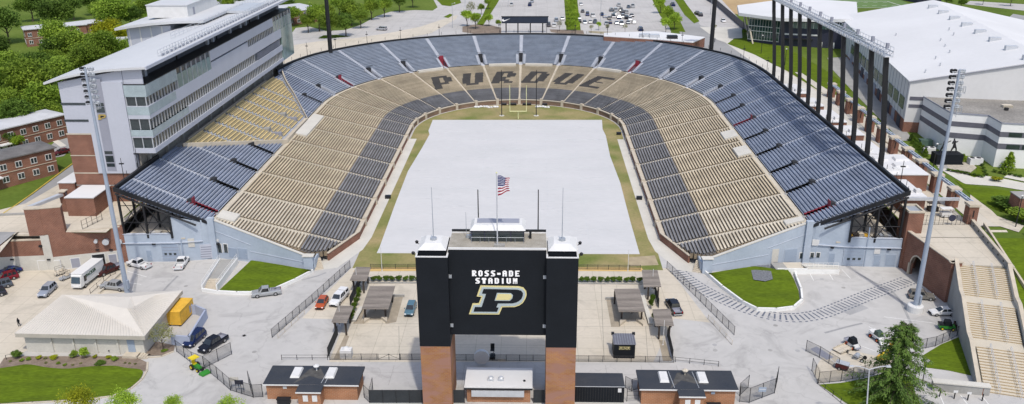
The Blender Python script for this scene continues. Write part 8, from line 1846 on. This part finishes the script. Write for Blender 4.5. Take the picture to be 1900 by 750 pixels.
# ================================================================== trees and plants
def crown_mesh(name, seed, rx, rz, nclump, leaves, leaf, m, lobes=9, cone=False, droop=0.0, fill=.55):
    r_ = random.Random(seed); mb = MB(); L_ = []
    for i in range(lobes):
        th = r_.uniform(0, 6.283); ph = r_.uniform(-.35, 1.2); d = r_.uniform(.25, .62); L_.append((rx*d*math.cos(th)*math.cos(ph), rx*d*math.sin(th)*math.cos(ph), rz*d*math.sin(ph), r_.uniform(.36, .55)))
    L_.append((0, 0, 0, .6))
    for i in range(nclump):
        if cone:
            u = r_.random()**.8; a = r_.uniform(0, 6.283); z = -rz+2*rz*u; rad = rx*(1-u)**.9*r_.uniform(.45, 1.0)+.05; cx, cy, cz = rad*math.cos(a), rad*math.sin(a), z; cr = rx*.28*(1-u*.6)
        else:
            lx, ly, lz_, lr_ = r_.choice(L_); a = r_.uniform(0, 6.283); s_ = r_.uniform(-.7, 1); q = math.sqrt(max(0, 1-s_*s_)); k = lr_*(r_.uniform(fill, 1.0)); cx, cy, cz = lx+rx*k*q*math.cos(a), ly+rx*k*q*math.sin(a), lz_+rz*k*s_; cr = rx*.15
        for j in range(leaves):
            dx, dy, dz = r_.gauss(0, 1)*cr*.6, r_.gauss(0, 1)*cr*.6, r_.gauss(0, 1)*cr*.42-droop*abs(r_.gauss(0, 1))*cr; p = Vector((cx+dx, cy+dy, cz+dz)); nrm = Vector((r_.gauss(0, .7), r_.gauss(0, .7), r_.uniform(.1, 1.0))).normalized(); u_ = nrm.orthogonal().normalized(); v_ = nrm.cross(u_); s1 = leaf*r_.uniform(.6, 1.3); s2 = s1*r_.uniform(.45, .8); an = r_.uniform(0, 6.283); a1 = u_*math.cos(an)+v_*math.sin(an); b1 = nrm.cross(a1)
            mb.face([p-a1*s1, p+b1*s2, p+a1*s1, p-b1*s2])
    me = bpy.data.meshes.new(name); me.from_pydata(mb.v, [], mb.f); me.materials.append(m); me.update(); return me
CR = {}
def crown(kind, i):
    k = (kind, i)
    if k not in CR:
        M_ = {'mid': LEAF_MID, 'dark': LEAF_DARK, 'yellow': LEAF_YEL, 'lime': LEAF_LIME, 'olive': LEAF_DRY, 'hedge': LEAF_HEDGE}[kind]
        nc, lv, lf = {'olive': (120, 10, .045), 'lime': (260, 16, .055)}.get(kind, (330, 17, .052)); CR[k] = crown_mesh('crown', hash(kind) % 97+i*13 if False else sum(map(ord, kind))+i*13, 1.0, .85, nc, lv, lf, M_)
    return CR[k]
def trunk_mesh():
    mb = MB(); mb.tube((0, 0, 0), (.02, 0, .45), .055, .038, 7); mb.tube((.02, 0, .45), (-.03, .02, .85), .038, .02, 6)
    for a, z in ((0, .42), (2.1, .5), (4.2, .46), (1.0, .6), (3.2, .62)): mb.tube((0, 0, z), (.32*math.cos(a), .32*math.sin(a), z+.3), .022, .008, 5)
    me = bpy.data.meshes.new('trunk'); me.from_pydata(mb.v, [], mb.f); me.materials.append(BARK); return me
TRM = trunk_mesh()
def tree(kind, cx, cy, rp, label, group, near=False, flat=.85, seed=0, lift=.15):
    z = 18.0
    for _ in range(25):
        q = g(cx, cy, z); depth = (q-CAM).dot(FW); r_ = rp*depth/FPX; gz = 0 if near else hY(q.y); z = .5*z+.5*(gz+r_*(flat+lift)+(1.2 if not near else .6))
    cz = z-gz; t = thing('tree', label, 'tree', (q.x, q.y, gz), 0, group)
    o = bpy.data.objects.new('crown', crown(kind, seed % 4)); COL.objects.link(o); o.parent = t; o.location = (0, 0, cz); o.scale = (r_, r_, r_*flat/.85); o.rotation_euler = (0, 0, rnd.uniform(0, 6.28))
    o = bpy.data.objects.new('trunk', TRM); COL.objects.link(o); o.parent = t; o.scale = (r_*1.0, r_*1.0, max(cz, .8)); return t
big = [('dark', 8, 38, 34), ('dark', 0, 92, 26), ('dark', 55, 8, 24), ('dark', 52, 100, 0), ('mid', 52, 145, 52), ('mid', 20, 190, 30), ('dark', 100, 22, 30), ('mid', 108, 66, 32), ('dark', 132, 8, 22), ('mid', 128, 88, 34), ('dark', 98, 92, 30), ('mid', 160, 108, 34), ('mid', 100, 135, 36), ('dark', 30, 215, 32), ('mid', 80, 178, 36), ('dark', 110, 172, 26), ('mid', 205, 20, 34), ('mid', 184, 20, 20), ('dark', 240, 26, 22), ('yellow', 200, 53, 26), ('yellow', 228, 62, 20), ('mid', 192, 88, 34), ('mid', 226, 92, 26), ('mid', 158, 82, 22), ('mid', 268, 12, 22), ('mid', 300, 4, 20), ('dark', 335, -2, 20), ('mid', 283, 32, 16), ('dark', 380, 4, 16), ('mid', 418, 8, 18), ('dark', 445, 2, 16), ('mid', 543, 26, 16), ('mid', 590, 26, 24), ('mid', 612, 42, 22), ('dark', 640, 40, 20), ('mid', 650, 18, 22), ('mid', 668, 30, 16), ('mid', 688, 12, 18), ('mid', 712, 8, 17), ('dark', 740, 0, 16), ('mid', 570, 38, 16), ('mid', 118, 228, 13), ('dark', 0, 150, 28), ('dark', 5, 255, 20), ('mid', 140, 125, 22), ('mid', 15, 118, 26), ('dark', 70, 115, 26), ('mid', 250, 85, 18), ('dark', 165, 4, 18), ('mid', 85, 110, 20), ('dark', 535, 8, 14), ('mid', 628, 4, 18), ('dark', 765, -6, 14), ('lime', 34, 262, 14), ('mid', 60, 210, 20), ('mid', 40, 175, 24), ('dark', 125, 150, 20), ('mid', 75, 140, 24), ('dark', 45, 235, 22), ('mid', 95, 205, 20), ('dark', 215, 105, 14), ('mid', 5, 180, 24), ('mid', 110, 110, 22), ('dark', 258, 28, 14), ('mid', 355, 6, 15), ('mid', 604, 24, 18)]
adj = ['broad', 'round', 'tall', 'spreading', 'bushy', 'leafy', 'dense', 'full']
wh = lambda x, y: 'at the far left edge' if x < 30 else ('left of the pavilion roof' if x < 190 and y < 130 else ('behind the brick houses' if x < 190 else ('against the pavilion' if x < 262 else ('above the pavilion roof' if x < 520 else 'behind the left rim by the far road'))))
cn_ = {'dark': 'dark green', 'mid': 'mid green', 'yellow': 'yellow green', 'lime': 'lime green'}; used = {}
for i, (k, x, y, rp) in enumerate(big):
    if rp == 0: continue
    lab = f'{adj[i % 8]} {cn_[k]} tree {wh(x, y)}'; used[lab] = used.get(lab, 0)+1
    if used[lab] > 1: lab += ', '+['', '', 'second', 'third', 'fourth'][min(used[lab], 4)]+' down'
    tree(k, x, y, rp*1.14, lab, 'broadleaf trees', seed=i)
for i, (k, x, y, rp, lab) in enumerate([('lime', 866, 30, 13, 'round lime green tree, left of the pair beyond the rim'), ('lime', 882, 34, 14, 'round lime green tree, right of the pair beyond the rim'), ('lime', 907, 33, 10, 'single round lime tree between the pair and the banner'), ('mid', 925, 42, 6, 'small green shrub tree at the left end of the banner'), ('olive', 873, 14, 10, 'thin pale poplar behind the pair of lime trees'), ('mid', 893, 14, 8, 'green tree on the hedge line beside the far road, lower'), ('mid', 906, 3, 9, 'green tree on the hedge line beside the far road, upper')]
    +[('lime', 1060+q*.9+(q % 2), -4+q*7.2, 10, f'narrow lime green tree in the car park median, {["first", "second", "third", "fourth", "fifth", "sixth", "seventh", "eighth"][q]} from the back') for q in range(8)]
    +[('mid', 1053, 44, 6, 'small green tree by the front end of the median'), ('olive', 1038, 45, 6, 'thin sapling left of the median'), ('lime', 1111, 45, 6, 'small lime tree among the front row of cars'), ('olive', 1097, 50, 6, 'thin sapling left of the small lime tree'), ('olive', 1127, 50, 7, 'thin sapling right of the small lime tree'), ('olive', 1160, 50, 6, 'thin sapling at the right end of the car park bed'), ('lime', 1226, 6, 13, 'lime green tree at the back of the right car park edge'), ('lime', 1240, 22, 14, 'lime green tree second along the right car park edge'), ('lime', 1252, 34, 15, 'wide lime green tree nearest the crossing'), ('lime', 1236, 44, 13, 'lime green tree lowest at the right car park corner'), ('olive', 1326, 50, 5, 'thin young poplar beside the right black mast'), ('mid', 1382, 58, 5, 'small green tree under the white roof overhang'), ('dark', 1758, -2, 12, 'dark tree left behind the practice hall'), ('dark', 1785, 4, 10, 'dark tree right behind the practice hall'), ('mid', 1826, -5, 9, 'green tree at the top right road'), ('dark', 1878, -6, 12, 'dark tree in the top right corner')]):
    tree(k, x, y, rp, lab, 'trees beyond the rim' if x < 1300 else None, seed=i, flat=1.25 if ('poplar' in lab or 'median' in lab) else .95)
# conical trees and round shrubs
def shrub(px, py, r_, hgt, kind, label, group, near=True, cone=False, cat='shrub', name='shrub'):
    c = g(px, py) if near else gh(px, py); k = ('cone' if cone else 'ball', kind)
    if k not in CR:
        M_ = {'hedge': LEAF_HEDGE, 'lime': LEAF_LIME, 'yellow': LEAF_YEL, 'olive': LEAF_DRY, 'mid': LEAF_MID, 'dark': LEAF_DARK}[kind]; CR[k] = crown_mesh('foliage', 5, 1.0, 1.0, 150, 14, .11, M_, lobes=3, cone=cone, fill=.75)
    t = thing(name, label, cat, (c.x, c.y, c.z), 0, group); o = bpy.data.objects.new('foliage', CR[k]); COL.objects.link(o); o.parent = t; o.location = (0, 0, hgt*.5); o.scale = (r_*1.15, r_*1.15, hgt*.5); o.rotation_euler = (0, 0, rnd.uniform(0, 6))
    mb = MB(); mb.tube((0, 0, 0), (0, 0, hgt*.4), .05*r_+.02, n=5); mb.build('stem', BARK, t, local=True)
od = ['first', 'second', 'third', 'fourth', 'fifth', 'sixth', 'seventh', 'eighth', 'ninth', 'tenth']
for k in range(8): shrub(693+k*11.8, 521.5, .72, 1.15, 'hedge', f'round clipped shrub left of the scoreboard, {od[k]} from the left', 'round clipped shrubs')
for k in range(10): shrub(1078+k*12, 523.5, .72, 1.15, 'hedge', f'round clipped shrub right of the scoreboard, {od[k]} from the left', 'round clipped shrubs')
for k in range(6): shrub(652+k*3.0, 597-k*9.5, .55, 2.0, 'hedge', f'upright shrub in the left planter, {od[k]} from the front', 'upright planter shrubs', cone=False)
for k, (px, py) in enumerate(((1210, 566), (1208, 574), (1212, 596))): shrub(px, py, .5, 2.4, 'hedge', ['rear', 'middle', 'front'][k]+' upright shrub in the right planter', 'upright planter shrubs')
bedp = [(72, 667, .7, .9, 'yellow', 'bright yellow shrub, left one of the planting bed'), (100, 668, .9, 1.0, 'yellow', 'wide yellow shrub second in the planting bed'), (84, 667, .5, .6, 'olive', 'olive tuft between the two left yellow shrubs'), (137, 664, 1.1, 1.5, 'mid', 'loose green shrub before the third wall panel'), (159, 665, 1.2, 2.4, 'lime', 'tall green bush before the middle of the cream wall'), (176, 665, .6, .8, 'yellow', 'small yellow shrub right of the tall bush'), (203, 666, .7, .9, 'yellow', 'yellow shrub left of the blue door'), (214, 669, .9, .8, 'mid', 'low spreading green shrub near the blue door'), (185, 676, 1.3, .5, 'dark', 'flat blue green ground shrub in the middle of the bed'), (109, 676, .5, .5, 'mid', 'small round green plant near the lawn, right one'), (120, 679, .5, .5, 'mid', 'small round green plant at the lawn edge'), (40, 671, .6, .6, 'mid', 'small green plant at the left end of the bed'), (54, 669, .6, .7, 'mid', 'second small green plant at the left end of the bed'), (135, 679, .35, .35, 'olive', 'dry brown tuft in front of the tall bush'), (150, 676, .35, .35, 'olive', 'dry brown tuft right of the lawn edge plants'), (232, 675, .35, .35, 'olive', 'dry tuft left in the row by the steps'), (241, 676, .35, .35, 'olive', 'dry tuft in the middle of the row by the steps'), (251, 677, .35, .35, 'olive', 'dry tuft nearest the steps'), (86, 675, .4, .4, 'olive', 'dry tuft below the wide yellow shrub'), (20, 672, .4, .4, 'olive', 'dry tuft by the small railing'), (305, 652, .8, .5, 'mid', 'low green plant under the bare bush'), (34, 664, 1.3, 1.6, 'dark', 'dark green shrub at the left corner of the cream wall')]
for px, py, r_, h_, k, lab in bedp: shrub(px, py, r_*.74, h_*.85, k, lab, 'planting bed shrubs')
tree('olive', 298, 622, 27, 'thin olive bush tree at the right corner of the tan roofed building', None, near=True, flat=.9, lift=.1)
for i, (px, py, rp, k, lab) in enumerate(((138, 762, 42, 'yellow', 'yellow green tree top at the bottom edge, leftmost'), (228, 766, 40, 'lime', 'lime green tree top at the bottom edge, second from left'), (325, 764, 25, 'lime', 'lime green tree top at the bottom edge, third from left'), (428, 768, 32, 'lime', 'lime green tree top at the bottom edge, rightmost'))):
    z = 7.5; q = g(px, py-14, z); depth = (q-CAM).dot(FW); r_ = rp*depth/FPX; t = thing('tree', lab, 'tree', (q.x, q.y, 0), 0, 'bottom edge tree tops'); ck = ('tw', k)
    if ck not in CR: CR[ck] = crown_mesh('crown', 31, 1, .9, 260, 14, .034, {'yellow': LEAF_YEL, 'lime': LEAF_LIME}[k], fill=.4)
    o = bpy.data.objects.new('crown', CR[ck]); COL.objects.link(o); o.parent = t; o.location = (0, 0, z); o.scale = (r_, r_, r_*1.1); o.rotation_euler = (0, 0, i)
    o = bpy.data.objects.new('trunk', TRM); COL.objects.link(o); o.parent = t; o.scale = (r_*1.1, r_*1.1, z)
# garden beyond the east walkway
for px, py, r_, h_, k, lab, cn in ((1870, 316, 1.5, 4.6, 'lime', 'bright green conical tree before the striped office', True), (1868, 388, 3.2, 2.6, 'dark', 'wide dark bush on the right lawn by the path', False), (1888, 382, 2.6, 2.4, 'mid', 'green bush right of the wide dark bush', False), (1897, 412, 2.8, 3.0, 'mid', 'round green bush at the right edge by the lamp', False), (1848, 336, 1.3, 1.2, 'yellow', 'yellow green low shrub on the garden lawn', False), (1786, 300, 1.0, 2.0, 'mid', 'upright green shrub beside the statue court', True)):
    shrub(px, py, r_, h_, k, lab, 'garden shrubs', near=False, cone=cn)
gi = 0
for (x0, y0, x1, y1, n) in ((1690, 262, 1716, 290, 6), (1760, 318, 1822, 330, 9), (1822, 308, 1830, 326, 4), (1846, 320, 1892, 330, 6)):
    for j in range(n):
        px = x0+(x1-x0)*j/max(n-1, 1); py = y0+(y1-y0)*j/max(n-1, 1); gi += 1
        where = {1690: 'beside the practice hall wall', 1760: 'round the pale stone bed', 1822: 'on the round garden lawn', 1846: 'before the striped office'}[x0]
        shrub(px, py, .6 if x0 > 1700 else .8, .8 if x0 > 1700 else 2.2, 'hedge' if j % 2 else 'dark', f'small garden shrub {where}, {od[j]} from the left', 'small garden shrubs', near=False, cone=x0 < 1700)
# the conifer, lower right
cf = thing('conifer', 'tall drooping conifer in front of the machine yard', 'tree', tuple(g(1655, 748)[:2])+(0,)); HC = 18.0
base_ = g(1655, 748); topq = None; lo, hi = 5, 40
for _ in range(40):
    mid_ = (lo+hi)/2; v = Vector((base_.x, base_.y, mid_))-CAM; yy = 375-FPX*v.dot(UP)/v.dot(FW)
    if yy > 597: lo = mid_
    else: hi = mid_
HC = lo; mb = MB(); mb.tube((0, 0, 0), (0, 0, HC*.98), .38, .05, 9); mb.build('trunk', BARK, cf, local=True)
r_ = random.Random(11); mb = MB(); mbl = MB(); nb_ = 96
for i in range(nb_):
    u = .10+.88*(i/nb_)**1.0; z = HC*u; a = i*2.399+r_.uniform(-.3, .3); L_ = 8.0*(1-u)**.72*r_.uniform(.55, 1.15)*(.92+.25*math.sin(a*1.0+.6))+.5; segs = 7; prev = Vector((0, 0, z)); lift_ = .15+.3*u
    for s_ in range(1, segs+1):
        f = s_/segs; p = Vector((L_*f*math.cos(a), L_*f*math.sin(a), z+L_*(lift_*f-.42*f*f))); mb.tube(prev, p, .055*(1-f*.8)+.012, n=4, caps=False)
        for q in range(20):
            tt = r_.random(); c = prev.lerp(p, tt); sp = .75*(1-.45*f)*min(1, L_/2.5); c = c+Vector((r_.gauss(0, sp*.45), r_.gauss(0, sp*.45), -abs(r_.gauss(0, .32))-.02)); dn = Vector((math.cos(a)*.6+r_.gauss(0, .5), math.sin(a)*.6+r_.gauss(0, .5), -.55+r_.gauss(0, .3))).normalized(); sd = dn.cross(Vector((0, 0, 1))).normalized()*r_.uniform(.07, .13); e = c+dn*r_.uniform(.32, .70)
            mbl.face([c-sd*.5, c.lerp(e, .5)-sd, e, c.lerp(e, .5)+sd])
        prev = p
mb.build('limbs', BARK, cf, local=True); mbl.build('needles', LEAF_CON, cf, local=True)
